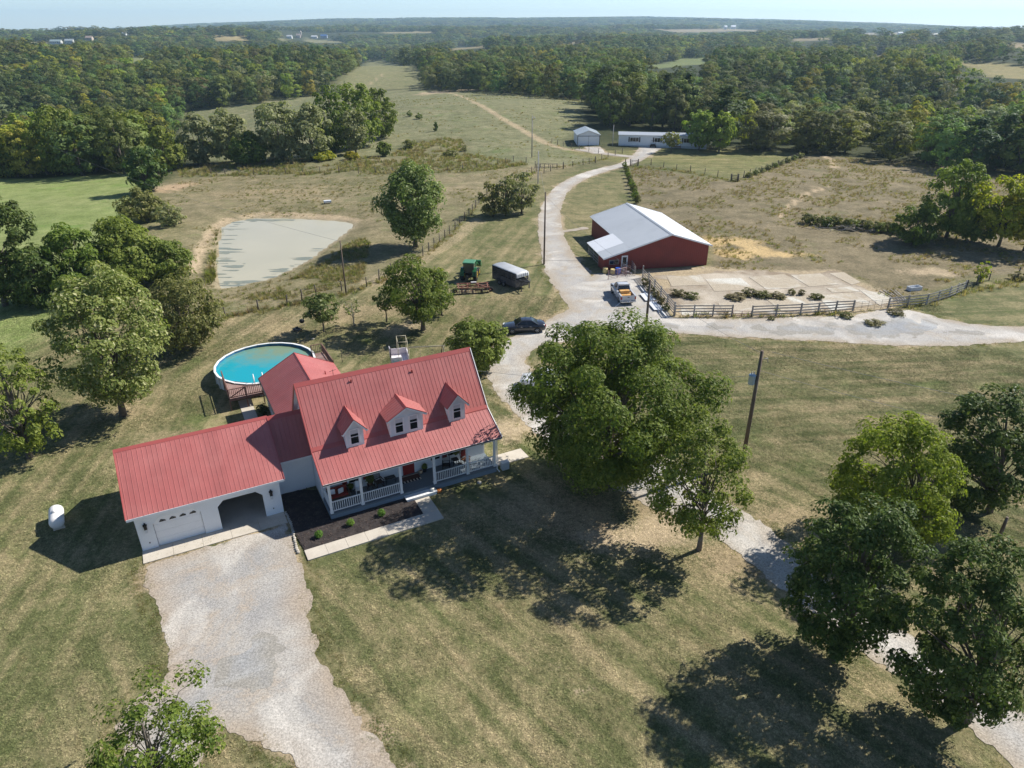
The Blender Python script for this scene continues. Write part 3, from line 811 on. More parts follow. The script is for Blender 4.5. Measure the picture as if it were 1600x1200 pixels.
house = thing('farmhouse', 'white cape style house with red ribbed metal roof, three dormers and front porch', 'house', (HX, HY, 0), HT)
L_, PV, PZ = 12.94, 2.2, .5
VR, ZR, VB, ZB, VE, ZE, OV = 5.206, 8.39, 2.135, 4.558, -.32, 3.231, .32
BACKV = 8.35; slope_u = (ZR - ZB) / (VR - VB); ZBACK = ZR - (BACKV + .25 - VR) * slope_u
# walls
w = MB()
w.box((0.02, PV, 0), (L_ - .02, BACKV, 4.42))
gp = [(PV + .02, 4.42), (BACKV - .02, 4.42), (BACKV - .02, 4.36), (VR, 8.22), (PV + .02, 4.40)]
w.extrude([(.02, PV, 4.42), (.02, BACKV, 4.42), (.02, VR, 8.22)], (L_ - .04, 0, 0))
wall = w.build('wall', M_WHITE, house)
sd_ = MB()
lap_wall(sd_, (0, PV, 0), (1, 0, 0), (0, -1, 0), [(0, PZ), (L_, PZ), (L_, 4.05), (0, 4.05)])
sd_.build('siding', M_WHITE, wall)
sd_ = MB(); lap_wall(sd_, (0.02, 0, 0), (0, 1, 0), (-1, 0, 0), [(PV, .15), (BACKV, .15), (BACKV, 4.40), (VR, 8.20), (PV, 4.42)])
sd_.build('siding', M_WHITE, wall)
sd_ = MB(); lap_wall(sd_, (L_ - .02, 0, 0), (0, 1, 0), (1, 0, 0), [(PV, .15), (BACKV, .15), (BACKV, 4.40), (VR, 8.20), (PV, 4.42)])
sd_.build('siding', M_WHITE, wall)
MB().box((-.01, PV - .01, -.2), (L_ + .01, BACKV + .01, .14)).build('foundation', M_CONC, house)
# main roof planes
ov = OV
rf = roof_plane(house, 'roof', (-ov, VB, ZB + .05), (1, 0, 0), (0, VR - VB, ZR - ZB), L_ + 2 * ov, M_ROOF)
roof_plane(house, 'roof', (L_ + ov, BACKV + .25, ZBACK + .05), (-1, 0, 0), (0, VR - BACKV - .25, ZR - ZBACK), L_ + 2 * ov, M_ROOF)
prf = roof_plane(house, 'porch_roof', (-ov, VE, ZE + .03), (1, 0, 0), (0, VB - VE, ZB - ZE), L_ + 2 * ov, M_ROOF)
# ridge cap, break flashing, rake trim
rc = MB()
rc.extrude([(-ov - .03, VR - .2, ZR - .16), (-ov - .03, VR, ZR + .115), (-ov - .03, VR + .2, ZR - .16), (-ov - .03, VR + .19, ZR - .19), (-ov - .03, VR, ZR + .07), (-ov - .03, VR - .19, ZR - .19)], (L_ + 2 * ov + .06, 0, 0))
rc.build('ridge_cap', M_TRIM_RED, rf)
MB().extrude([(-ov, VB - .12, ZB - .01), (-ov, VB - .10, ZB + .045), (-ov, VB + .1, ZB + .245), (-ov, VB + .11, ZB + .20)], (L_ + 2 * ov, 0, 0)).build('flashing', M_TRIM_RED, rf)
for u0, sg in ((-ov, -1), (L_ + ov, 1)):
    for pts in (((VE, ZE), (VB, ZB)), ((VB, ZB), (VR, ZR)), ((VR, ZR), (BACKV + .25, ZBACK))):
        mb = MB(); mb.bar((u0 + sg * .012, pts[0][0], pts[0][1] + .0), (u0 + sg * .012, pts[1][0], pts[1][1] + .0), .05, .20)
        mb.build('rake_trim', M_TRIM_RED if sg < 0 else M_WHITE2, rf)
# porch eave: fascia, gutter, beam, soffit
MB().box((-ov, VE - .03, ZE - .14), (L_ + ov, VE - .002, ZE + .035)).build('fascia', M_WHITE2, prf)
MB().box((-ov, VE - .10, ZE - .03), (L_ + ov, VE - .032, ZE + .025)).build('gutter', M_DARK, prf)
MB().box((0, .02, 2.95), (L_, .2, 3.18)).build('porch_beam', M_WHITE2, house)
for u0 in (.0, L_ - .18): MB().box((u0, .202, 2.95), (u0 + .18, PV - .03, 3.18)).build('porch_beam', M_WHITE2, house)
MB().box((.18, .21, 3.12), (L_ - .19, PV - .03, 3.16)).build('porch_ceiling', M_WHITE2, house)
for u0 in (.0, L_ - .04):
    MB().extrude([(u0, .05, 3.19), (u0, PV - .04, 3.19), (u0, PV - .04, 4.36), (u0, VB - .1, 4.36)], (.04, 0, 0)).build('porch_gable', M_WHITE, house)
# porch floor: painted boards, skirt
fb = MB()
for i in range(92):
    u0 = .0 + i * L_ / 92
    fb.box((u0 + .004, -.04, PZ - .04), (u0 + L_ / 92 - .004, PV - .025, PZ + random.uniform(-.002, .002)))
floor_ = MB().box((.01, .0, PZ - .14), (L_ - .01, PV - .03, PZ - .042)).build('porch_floor', M_GREYPAINT, house)
tag(fb.build('floor_boards', M_GREYPAINT, floor_), kind='stuff')
MB().box((.0, .0, -.1), (L_, .04, PZ - .142)).build('porch_skirt', M_BLUEGREY, house)
for u0 in (.0, L_ - .04): MB().box((u0, .042, -.1), (u0 + .04, PV - .03, PZ - .142)).build('porch_skirt', M_BLUEGREY, house)
# posts and railings
def post_mesh():
    mb = MB(); mb.box((-.085, -.085, PZ), (.085, .085, 2.948)); mb.box((-.115, -.115, PZ + .001), (.115, .115, PZ + .16)); mb.box((-.11, -.11, 2.84), (.11, .11, 2.947))
    return mb.mesh('porch_post', M_WHITE2)
pm = post_mesh()
PU = [.11, 2.34, 5.25, 7.86, 10.55, L_ - .11]
for u0 in PU: link('porch_post', pm, house, loc=(u0, .12, 0))
bal = MB().box((-.019, -.019, 0), (.019, .019, .70)).mesh('baluster', M_WHITE2)
def railing(parent, a, b, z0, mat_rail, bal_me, step=.145, top=.9, low=.14, name='railing', inset=.1):
    a = Vector((*a, 0)); b = Vector((*b, 0)); d = b - a; ln = d.length; d.normalize(); a2, b2 = a + d * inset, b - d * inset
    mb = MB(); mb.bar(a2 + Vector((0, 0, z0 + top)), b2 + Vector((0, 0, z0 + top)), .09, .05); mb.bar(a2 + Vector((0, 0, z0 + low)), b2 + Vector((0, 0, z0 + low)), .06, .06)
    r_ = mb.build(name, mat_rail, parent)
    n_ = max(2, int((ln - 2 * inset) / step)); ang = math.atan2(d.y, d.x)
    for i in range(n_):
        p = a2 + (b2 - a2) * ((i + .5) / n_)
        link('baluster', bal_me, r_, loc=(p.x, p.y, z0 + low + .03), rz=ang)
    return r_
for i in (0, 1, 3, 4): railing(house, (PU[i], .12), (PU[i + 1], .12), PZ, M_WHITE2, bal)
railing(house, (.11, .12), (.11, PV - .05), PZ, M_WHITE2, bal)
# step of white boards in front of the opening
st = MB(); st.box((5.35, -.62, .24), (7.75, -.32, .29)); st.box((5.35, -.30, .24), (7.75, -.05, .29)); st.box((5.40, -.58, -.05), (7.70, -.06, .238))
st.build('porch_step', M_WHITE2, house)
# downspouts
for u0, v0 in ((L_ + .05, -.1), (-.06, BACKV - .3)):
    mb = MB(); mb.tube([(u0, v0, ZE - .05), (u0, v0 + .1, ZE - .4), (u0, v0 + .1, .25), (u0 + .12, v0 - .12, .06)], .045, 8); mb.build('downspout', M_WHITE2, house)

def window(parent, u, v, z, wd, h, bl=.28, fn=(0, -1), name='window', casing=.09):
    """double hung window whose lower left outer corner is (u, v, z), facing fn"""
    ang = math.atan2(fn[1], fn[0]) + R(90)
    mt = Matrix.Translation((u, v, z)) @ Matrix.Rotation(ang, 4, 'Z')
    mb = MB(); c = casing
    mb.box((-c, -.045, -c), (0, -.004, h + c)); mb.box((wd, -.045, -c), (wd + c, -.004, h + c)); mb.box((0, -.045, h), (wd, -.004, h + c)); mb.box((0, -.045, -c), (wd, -.004, 0))
    mb.box((0, -.035, h / 2 - .025), (wd, -.004, h / 2 + .025))
    for x in (0, wd - .04): mb.box((x, -.03, .0), (x + .04, -.004, h / 2 - .025)); mb.box((x, -.022, h / 2 + .025), (x + .04, -.004, h))
    f_ = link(name, mb.mesh(name, M_WHITE2), parent, mat4=mt)
    pn = MB().box((.04, -.015, 0), (wd - .04, -.006, h / 2 - .026)).mesh('pane', M_GLASS)
    link('pane', pn, f_); 
    top = MB().box((.04, -.013, h / 2 + .026), (wd - .04, -.006, h)).mesh('pane', M_GLASS); link('pane', top, f_)
    if bl: MB().box((.042, -.0175, h * (1 - bl)), (wd - .042, -.0135, h - .002)).build('blind', M_BLIND, f_)
    return f_
# front wall under the porch: door, shuttered windows
dr = MB(); dr.box((6.10, PV - .05, PZ), (7.02, PV - .021, PZ + 2.05)); 
for z0, z1 in ((.15, .85), (1.0, 1.85)):
    for x0, x1 in ((6.2, 6.52), (6.6, 6.92)): dr.box((x0, PV - .062, PZ + z0), (x1, PV - .0505, PZ + z1))
door = dr.build('door', M_REDPAINT, house)
MB().lathe([(.03, 0), (.045, .03), (.02, .06)], 10, c=(6.95, PV - .12, PZ + 1.0), axis='y').build('handle', M_BLACK, door)
cs = MB(); cs.box((5.98, PV - .045, PZ), (6.095, PV - .02, PZ + 2.17)); cs.box((7.025, PV - .045, PZ), (7.14, PV - .02, PZ + 2.17)); cs.box((6.095, PV - .045, PZ + 2.055), (7.025, PV - .02, PZ + 2.17))
cs.build('door_casing', M_WHITE2, door)
for uc in (2.45, 10.3):
    wn_ = window(house, uc - .5, PV - .02, 1.15, 1.0, 1.5, .3)
    for x in (-.47, 1.10):
        mb = MB(); mb.box((x, -.05, -.05), (x + .37, -.004, 1.55))
        for k in range(14): mb.box((x + .04, -.062, .02 + k * .105), (x + .33, -.0505, .085 + k * .105))
        mb.build('shutter', M_REDPAINT, wn_)
window(house, 8.35, PV - .02, 1.15, .8, 1.5, .3)
# side windows on the left gable
window(house, .0, 7.2, 1.2, .8, 1.3, .3, fn=(-1, 0)); window(house, .0, 5.7, 5.2, .8, 1.3, .3, fn=(-1, 0))

# dormers
def dormer(uc, wd, apex, wins):
    v0, vb, ze, zb_ = 1.75, 4.0, 5.92, 4.22
    h = wd / 2
    mb = MB()
    mb.extrude([(uc - h, v0, zb_), (uc + h, v0, zb_), (uc + h, v0, ze), (uc, v0, apex - .10), (uc - h, v0, ze)], (0, vb - v0, 0))
    d_ = mb.build('dormer', M_WHITE, house)
    s = MB(); lap_wall(s, (0, v0, 0), (1, 0, 0), (0, -1, 0), [(uc - h, zb_), (uc + h, zb_), (uc + h, ze), (uc, apex - .1), (uc - h, ze)], .13)
    lap_wall(s, (uc - h, 0, 0), (0, 1, 0), (-1, 0, 0), [(v0, zb_), (vb, zb_), (vb, ze), (v0, ze)], .13)
    lap_wall(s, (uc + h, 0, 0), (0, 1, 0), (1, 0, 0), [(v0, zb_), (vb, zb_), (vb, ze), (v0, ze)], .13)
    s.build('siding', M_WHITE, d_)
    sl = (apex - ze) / (h + .0); e = .27
    for sg in (-1, 1):
        p0 = Vector((uc + sg * (h + e), 1.47, ze - sl * e + .03)); top = Vector((uc, 1.47, apex + .03))
        up_ = top - p0; nn = Vector((0, 1, 0)).cross(up_).normalized(); nn = nn if nn.z > 0 else -nn
        q = [p0, p0 + Vector((0, vb - 1.47, 0)), top + Vector((0, vb - 1.47, 0)), top]
        MB().extrude([tuple(x) for x in q], tuple(-nn * .07)).build('dormer_roof', M_TRIM_RED, d_)
        pl = up_.length; k = 4 if wd < 2 else 4; pwid = (vb - 1.47) / 3
        me = panel_mesh(pwid, pl, M_ROOF, 3)
        un = up_.normalized()
        for i in range(3):
            ax = Vector((0, 1, 0)) if Vector((0, 1, 0)).cross(un).dot(nn) > 0 else Vector((0, -1, 0))
            o_ = p0 + Vector((0, pwid * (i if ax.y > 0 else i + 1), 0)) + nn * .004
            link('roof_panel', me, d_, mat4=Matrix(((ax.x, un.x, nn.x, o_.x), (ax.y, un.y, nn.y, o_.y), (ax.z, un.z, nn.z, o_.z), (0, 0, 0, 1))))
        mb = MB(); mb.bar(p0 + Vector((0, -.012, -.06)), top + Vector((0, -.012, -.06)), .04, .16); mb.build('rake_trim', M_WHITE2, d_)
        mb = MB(); mb.bar(p0 + Vector((0, -.014, .035)), top + Vector((0, -.014, .035)), .05, .05); mb.build('drip_edge', M_TRIM_RED, d_)
    MB().extrude([(uc - .14, 1.44, apex - .14 * sl + .055), (uc, 1.44, apex + .085), (uc + .14, 1.44, apex - .14 * sl + .055), (uc, 1.44, apex + .05)], (0, vb - 1.4, 0)).build('ridge_cap', M_TRIM_RED, d_)
    mb = MB(); mb.box((uc - h - .03, v0 - .03, zb_), (uc - h + .08, v0 - .002, ze)); mb.box((uc + h - .08, v0 - .03, zb_), (uc + h + .03, v0 - .002, ze)); mb.build('corner_board', M_WHITE2, d_)
    for x in wins:
        window(d_, uc + x - .31, v0 - .022, 4.62, .62, 1.12, .30, casing=.08)
dormer(2.68, 1.25, 6.62, [0]); dormer(6.53, 2.5, 6.62, [-.55, .55]); dormer(10.53, 1.25, 6.62, [0])
# vent pipe stubs on the roof
for u0, v0 in ((8.2, 4.6), (3.6, 4.75)):
    z0 = ZB + (v0 - VB) * slope_u
    MB().lathe([(.05, -.1), (.05, .28), (.06, .28), (.06, .3)], 10, c=(u0, v0, z0)).build('vent_pipe', M_TRIM_RED, house)

# ---- rear wing
AU0, AU1, AV0, AV1, AEZ, ARU, ARZ = -.9, 5.2, BACKV - .01, 18.6, 3.12, 2.12, 4.74
aw = MB(); aw.box((AU0 + .02, AV0, 0), (AU1 - .02, AV1, AEZ)); aw.extrude([(AU0 + .02, AV0, AEZ), (AU1 - .02, AV0, AEZ), (ARU, AV0, ARZ - .1)], (0, AV1 - AV0, 0))
wing = aw.build('rear_wing', M_WHITE, house)
s = MB(); lap_wall(s, (AU0 + .02, 0, 0), (0, 1, 0), (-1, 0, 0), [(AV0, .3), (AV1, .3), (AV1, AEZ), (AV0, AEZ)]); lap_wall(s, (AU1 - .02, 0, 0), (0, 1, 0), (1, 0, 0), [(AV0, .3), (AV1, .3), (AV1, AEZ), (AV0, AEZ)])
s.build('siding', M_WHITE, wing)
asl = (ARZ - AEZ) / (ARU - AU0)
wl_ = roof_plane(house, 'wing_roof', (AU0 - .3, AV1 + .3, AEZ - .3 * asl + .05), (0, -1, 0), (ARU - AU0 + .3, 0, ARZ - AEZ + .3 * asl), AV1 + .3 - 7.3, M_ROOF)
roof_plane(house, 'wing_roof', (AU1 + .3, 7.3, AEZ - .3 * asl + .05), (0, 1, 0), (ARU - AU1 - .3, 0, ARZ - AEZ + .3 * asl), AV1 + .3 - 7.3, M_ROOF)
MB().extrude([(ARU - .2, 7.2, ARZ - .06), (ARU, 7.2, ARZ + .10), (ARU + .2, 7.2, ARZ - .06), (ARU, 7.2, ARZ + .05)], (0, AV1 + .34 - 7.2, 0)).build('ridge_cap', M_TRIM_RED, wl_)
for sg, ue in ((-1, AU0 - .3), (1, AU1 + .3)):
    mb = MB(); mb.bar((ue, AV1 + .312, AEZ - .3 * asl), (ARU, AV1 + .312, ARZ), .03, .18); mb.build('rake_trim', M_TRIM_RED, wl_)
MB().box((AU0 - .40, 8.9, AEZ - .30 * asl - .06), (AU0 - .305, AV1 + .3, AEZ - .30 * asl + .06)).build('gutter', M_DARK, wl_)
window(house, AU0 + .0, 14.4, 1.1, 1.0, 1.3, .3, fn=(-1, 0)); window(house, AU0 + .0, 17.5, 1.1, 1.0, 1.3, .3, fn=(-1, 0)); window(house, AU0, 11.0, 1.1, .8, 1.3, .3, fn=(-1, 0))
MB().lathe([(.06, -.2), (.06, .35)], 10, c=(3.9, 15.2, ARZ - (3.9 - ARU) * asl + .05)).build('vent_pipe', M_TRIM_RED, house)
ant = MB(); ant.tube([(4.3, 14.0, 3.9), (4.3, 14.0, 4.75)], .02, 6); ant.tube([(4.0, 14.0, 4.6), (4.6, 14.0, 4.7)], .015, 6); ant.build('roof_mast', M_DARK, house)

# ---- breezeway
bz = MB(); bz.box((-2.77, 4.64, 0), (-.001, 8.2, 2.95)); bz.build('breezeway', M_WALLW, house)
zr2 = 5.68
rb = roof_plane(house, 'breezeway_roof', (-2.80, 4.30, 2.93), (1, 0, 0), (0, 6.42 - 4.30, zr2 - 2.93), 2.78, M_ROOF)
roof_plane(house, 'breezeway_roof', (-.02, 8.54, 2.93), (-1, 0, 0), (0, 6.42 - 8.54, zr2 - 2.93), 2.78, M_ROOF)
MB().extrude([(-2.80, 6.22, zr2 - .18), (-2.80, 6.42, zr2 + .09), (-2.80, 6.62, zr2 - .18), (-2.80, 6.42, zr2 + .04)], (2.78, 0, 0)).build('ridge_cap', M_TRIM_RED, rb)
MB().box((-2.76, 4.25, 2.83), (-.02, 4.30, 2.96)).build('fascia', M_WHITE2, rb)

# ---- garage
G0, G1, GV0, GV1, GZE, GVR, GZR, GE = -11.91, -2.78, 2.47, 10.4, 2.93, 6.42, 5.73, .37
gsl = (GZR - GZE) / (GVR - GV0 + GE)
gw = MB()
wz = GZE + GE * gsl - .12
# side and rear walls, and the front wall built round its two openings
gw.box((G0, GV0 + .22, 0), (G0 + .2, GV1, wz)); gw.box((G1 - .2, GV0 + .22, 0), (G1, GV1, wz)); gw.box((G0 + .2, GV1 - .2, 0), (G1 - .2, GV1, wz))
gw.box((G0, GV0, 0), (-10.92, GV0 + .22, wz)); gw.box((-8.0, GV0, 0), (-6.92, GV0 + .22, wz)); gw.box((-3.97, GV0, 0), (G1, GV0 + .22, wz))
gw.box((-10.92, GV0, 2.32), (-8.0, GV0 + .22, wz)); gw.box((-6.92, GV0, 2.32), (-3.97, GV0 + .22, wz))
for a_, b_ in ((-10.92, -8.0), (-6.92, -3.97)):                                   # clipped upper corners of the openings
    for c0, sg in ((a_, 1), (b_, -1)):
        gw.extrude([(c0, GV0 + .001, 2.319), (c0 + sg * .42, GV0 + .001, 2.319), (c0, GV0 + .001, 1.90)], (0, .218, 0))
gw.extrude([(G0, GV0 + .1, wz), (G0, GV1 - .1, wz), (G0, GVR, GZR - .12)], (.2, 0, 0)); gw.extrude([(G1 - .2, GV0 + .1, wz), (G1 - .2, GV1 - .1, wz), (G1 - .2, GVR, GZR - .12)], (.2, 0, 0))
gar = gw.build('garage', M_WALLW, house)
MB().box((G0 + .2, GV0 - .0, -.1), (G1 - .2, GV1 - .2, .03)).build('garage_floor', M_CONC, house)
rg = roof_plane(house, 'garage_roof', (G0 - GE, GV0 - GE, GZE + .05), (1, 0, 0), (0, GVR - GV0 + GE, GZR - GZE), G1 - G0 + 2 * GE, M_ROOF)
roof_plane(house, 'garage_roof', (G1 + GE, GV1 + GE, GZE + .05), (-1, 0, 0), (0, GVR - GV1 - GE, GZR - GZE), G1 - G0 + 2 * GE, M_ROOF)
MB().extrude([(G0 - GE - .03, GVR - .2, GZR - .05), (G0 - GE - .03, GVR, GZR + .115), (G0 - GE - .03, GVR + .2, GZR - .05), (G0 - GE - .03, GVR, GZR + .05)], (G1 - G0 + 2 * GE + .06, 0, 0)).build('ridge_cap', M_TRIM_RED, rg)
for u0, sg in ((G0 - GE, -1), (G1 + GE, 1)):
    for va, vb_ in ((GV0 - GE, GVR), (GV1 + GE, GVR)):
        mb = MB(); mb.bar((u0 + sg * .012, va, GZE), (u0 + sg * .012, vb_, GZR), .05, .20); mb.build('rake_trim', M_TRIM_RED, rg)
MB().box((G0 - GE, GV0 - GE - .03, GZE - .12), (G1 + GE, GV0 - GE - .002, GZE + .05)).build('fascia', M_WHITE2, rg)
MB().box((G0 - GE + .05, GV0 - GE, GZE - .13), (G1 + GE - .05, GV0 + .0, GZE - .10)).build('soffit', M_WHITE2, rg)
gd = MB()
for k in range(4):
    gd.box((-10.90, GV0 + .12, .04 + k * .565), (-8.02, GV0 + .16, .04 + k * .565 + .555))
gdo = gd.build('garage_door', M_WHITE2, house)
for k in range(4):                                                                    # fan lights across the top section
    x0 = -10.55 + k * .62; t = (-.35, -.12, .12, .35)[k]
    mb = MB(); mb.extrude([(x0, GV0 + .118, 1.85 + .02), (x0 + .42, GV0 + .118, 1.85 + .02), (x0 + .40, GV0 + .118, 1.98), (x0 + .21 + t * .2, GV0 + .118, 2.08), (x0 + .04, GV0 + .118, 1.96)], (0, -.012, 0)); mb.build('fan_light', M_GLASS, gdo)
for u0 in (-11.38, -3.42):
    t_ = MB(); t_.box((u0 - .09, GV0 - .16, 1.72), (u0 + .09, GV0 - .0, 2.02), 0); t_.extrude([(u0 - .12, GV0 - .19, 2.02), (u0 + .12, GV0 - .19, 2.02), (u0 + .12, GV0 - .001, 2.02), (u0 - .12, GV0 - .001, 2.02)], (0, 0, .05)); 
    t_.box((u0 - .05, GV0 - .06, 2.07), (u0 + .05, GV0 - .001, 2.18))
    ln_ = t_.build('coach_lamp', M_BLACK, house)
    MB().box((u0 - .07, GV0 - .15, 1.46), (u0 + .07, GV0 - .02, 1.719)).build('lamp_glass', M_BLIND, ln_)
    MB().box((u0 - .035, GV0 - .02, .52), (u0 + .035, GV0 - .001, .62)).build('outlet_cover', M_DARK, house)
# house number, hung slanting beside the open bay
for k in range(6):
    x = -3.52 + k * .12; z = 1.12 + k * .085
    mb = MB(); mb.box((x - .04, GV0 - .02, z), (x + .04, GV0 - .001, z + .10)); mb.build('number_plate', M_WHITE2, house)
# boxes and a bench dimly seen in the open bay
def hthing(name, label, cat, u, v, z=0, rz=0, group=None):
    p = HW(u, v); return thing(name, label, cat, (p[0], p[1], z), HT + rz, group)

# ---- ground works round the house: slabs, mulch, edging
def slab_row(name, label, u0, u1, v0, v1, n, z=.09, along='u', mat=M_CONC):
    r_ = thing(name, None, None, (HX, HY, 0), HT); r_['kind'] = 'structure'; r_['label'] = label
    for k in range(n):
        if along == 'u': a, b = u0 + (u1 - u0) * k / n, u0 + (u1 - u0) * (k + 1) / n; lo, hi = (a + .008, v0, -.1), (b - .008, v1, z + random.uniform(-.006, .006))
        else: a, b = v0 + (v1 - v0) * k / n, v0 + (v1 - v0) * (k + 1) / n; lo, hi = (u0, a + .008, -.1), (u1, b - .008, z + random.uniform(-.006, .006))
        MB().box(lo, hi).build('slab', mat, r_)
    return r_
slab_row('garage_apron', 'pale concrete strip along the foot of the garage doors', -11.95, -2.80, 1.13, 2.46, 5, .06)
slab_row('front_walk', 'pale concrete walk in front of the mulch bed', -2.46, 7.05, -3.50, -2.42, 7)
slab_row('porch_walk', 'short concrete walk from the porch step', 5.95, 7.05, -2.41, -.66, 2, along='v')
slab_row('side_walk', 'concrete path beside the rear wing leading to the pool deck', -3.15, -2.05, 10.5, 21.3, 6, .05, along='v')
slab_row('patio', 'small concrete landing beside the right end of the porch', L_ + .1, L_ + 3.2, .6, 2.0, 2, .07)
M_MULCH = M('dark bark mulch', (.030, .024, .023), .95, .35, 4.0, (.052, .042, .038), 1.5, bump=.5, bscale=14)
def mulch_z(x, y): return gz(x, y) + .05 + .06 * fbm(x * 2, y * 2, 2, 8)
def f_mulch(x, y):
    P = [HW(-2.70, 4.60), HW(-.05, 4.60), HW(-.05, -.02), HW(5.93, -.02), HW(5.93, -2.40), HW(-2.44, -2.40), HW(-2.66, .5)]
    return sdf_poly(x, y, P)
mc = [HW(-2.8, 4.8), HW(6, -.0), HW(6, -3), HW(-2.8, -3)]
sheet('mulch_bed', f_mulch, bb(mc, pad=.5), .12, M_MULCH, 0, .0, 1, 'dark bark mulch bed along the porch', kind='stuff', zfun=mulch_z)
# bark chips lying on the bed
nch = 2600
uu = rng.uniform(-2.6, 5.9, nch); vv = rng.uniform(-2.38, 4.5, nch); k = (vv < -.1) | (uu < -.1); uu, vv = uu[k], vv[k]
cx = HX + uu * math.cos(HT) - vv * math.sin(HT); cy = HY + uu * math.sin(HT) + vv * math.cos(HT); cz = mulch_z(cx, cy) + .02
a = rng.uniform(0, 6.28, len(uu)); l2 = rng.uniform(.04, .11, len(uu)); w2 = l2 * .35; til = rng.uniform(-.5, .5, len(uu))
dx, dy = np.cos(a), np.sin(a)
VV = np.stack([np.stack([cx + dx * l2, cy + dy * l2, cz + til * l2], 1), np.stack([cx - dy * w2, cy + dx * w2, cz + .012], 1), np.stack([cx - dx * l2, cy - dy * l2, cz - til * l2], 1), np.stack([cx + dy * w2, cy - dx * w2, cz + .0], 1)], 1).reshape(-1, 3)
tag(link('bark_chips', fast_mesh('bark_chips', VV, np.arange(len(VV)).reshape(-1, 4), M('bark chip', (.05, .036, .032), .95, .5, 8.0, (.10, .075, .065), 3.0))), 'loose bark chips on the mulch bed', kind='stuff')
# edging stones between gravel and mulch
M_STONE = M('edging stone', (.42, .385, .33), .9, .15, 2.0, (.30, .27, .22), 1.2, bump=.3)
edg = thing('stone_edging', 'row of pale edging stones between gravel and mulch', 'edging', (HX, HY, 0), HT)
for k in range(22):
    t = k / 21; u0 = -2.72 + .1 * math.sin(t * 5) - .05 * t; v0 = 2.3 - t * 4.7
    mb = MB(); r1 = .10 + random.uniform(-.015, .02)
    mb.lathe([(r1 * .7, -.05), (r1, .02), (r1 * .9, .08), (r1 * .45, .115)], 7)
    o_ = mb.build('edging_stone', M_STONE, edg, loc=(u0 + random.uniform(-.02, .02), v0, .03), rz=random.uniform(0, 3)); o_.scale = (1.0, 1.15, 1)

# ---- things on and by the porch
def cyl(mb, c, r_, z0, z1, n=12, mat=0, r2=None): return mb.lathe([(r_, z0), (r_ if r2 is None else r2, z1)], n, mat, c=(c[0], c[1], 0))
def leaf_ball(name, parent, c, r_, mat, n=260, size=.07, flat=1.0, up=.4):
    d = rng.normal(size=(n, 3)); d /= np.linalg.norm(d, axis=1)[:, None]
    rad = rng.uniform(.45, 1.0, n)[:, None]
    p = d * rad * np.array([r_, r_, r_ * flat]) + np.array(c)
    nrm = d * .7 + rng.normal(size=(n, 3)) * .5 + np.array([0, 0, up]); nrm /= np.linalg.norm(nrm, axis=1)[:, None]
    t = np.cross(nrm, rng.normal(size=(n, 3))); t /= np.linalg.norm(t, axis=1)[:, None]; b = np.cross(nrm, t)
    s_ = (size * rng.uniform(.6, 1.3, n))[:, None]
    Vq = np.stack([p + t * s_, p + b * s_ * .5, p - t * s_, p - b * s_ * .5], 1).reshape(-1, 3)
    return link(name, fast_mesh(name, Vq, np.arange(len(Vq)).reshape(-1, 4), mat), parent)
def leaf_mat(name, c1, c2, trans=.22, rough=.5, objvar=.12, c3=None):
    m = bpy.data.materials.new(name); m.use_nodes = True; n, l = m.node_tree.nodes, m.node_tree.links
    b = n['Principled BSDF']; out = n['Material Output']
    g = n.new('ShaderNodeNewGeometry'); oi = n.new('ShaderNodeObjectInfo')
    rp = n.new('ShaderNodeValToRGB'); e = rp.color_ramp.elements
    GA = (1.75, 1.55, 1.15)
    c1, c2 = [tuple(v * k for v, k in zip(c, GA)) for c in (c1, c2)]
    if c3 is not None: c3 = tuple(v * k for v, k in zip(c3, (1.35, 1.25, 1.0)))
    e[0].color = _lin(c1); e[1].color = _lin(c2); e[0].position = .15; e[1].position = .85
    if c3 is not None:
        q = e.new(.97); q.color = _lin(c3); e[1].position = .80
    l.new(g.outputs['Random Per Island'], rp.inputs[0])
    hs = n.new('ShaderNodeHueSaturation'); l.new(rp.outputs[0], hs.inputs['Color'])
    l.new(remap(n, l, oi.outputs['Random'], 0, 1, .5 - .035 * objvar / .12, .5 + .025 * objvar / .12), hs.inputs['Hue'])
    r2 = math_node(n, l, 'FRACT', math_node(n, l, 'MULTIPLY', oi.outputs['Random'], 7.31))
    l.new(remap(n, l, r2, 0, 1, 1 - objvar * 1.8, 1 + objvar * 1.8), hs.inputs['Value'])
    l.new(hs.outputs[0], b.inputs['Base Color']); b.inputs['Roughness'].default_value = rough; b.inputs['Specular IOR Level'].default_value = .18
    tr = n.new('ShaderNodeBsdfTranslucent')
    tc = mix_col(n, l, 1.0, hs.outputs[0], (1.15, 1.25, .6, 1), 'MULTIPLY'); l.new(tc, tr.inputs[0])
    mx = n.new('ShaderNodeMixShader'); mx.inputs[0].default_value = min(.5, trans * 2.0)
    l.new(b.outputs[0], mx.inputs[1]); l.new(tr.outputs[0], mx.inputs[2]); l.new(mx.outputs[0], out.inputs['Surface'])
    return m
M_LEAF_POT = leaf_mat('pot plant leaf', (.05, .085, .022), (.10, .15, .04))
M_LEAF_BOX = leaf_mat('boxwood leaf', (.055, .11, .022), (.11, .19, .045))
M_TERRA = M('clay pot', (.30, .13, .075), .8, .12)
M_CUSH = M('red cushion', (.24, .03, .02), .85, .1)
M_WICK = M('dark brown wicker', (.055, .035, .025), .7, .25, 5)
M_WOODCH = M('brown wooden chair', (.16, .07, .035), .6, .2, 3)
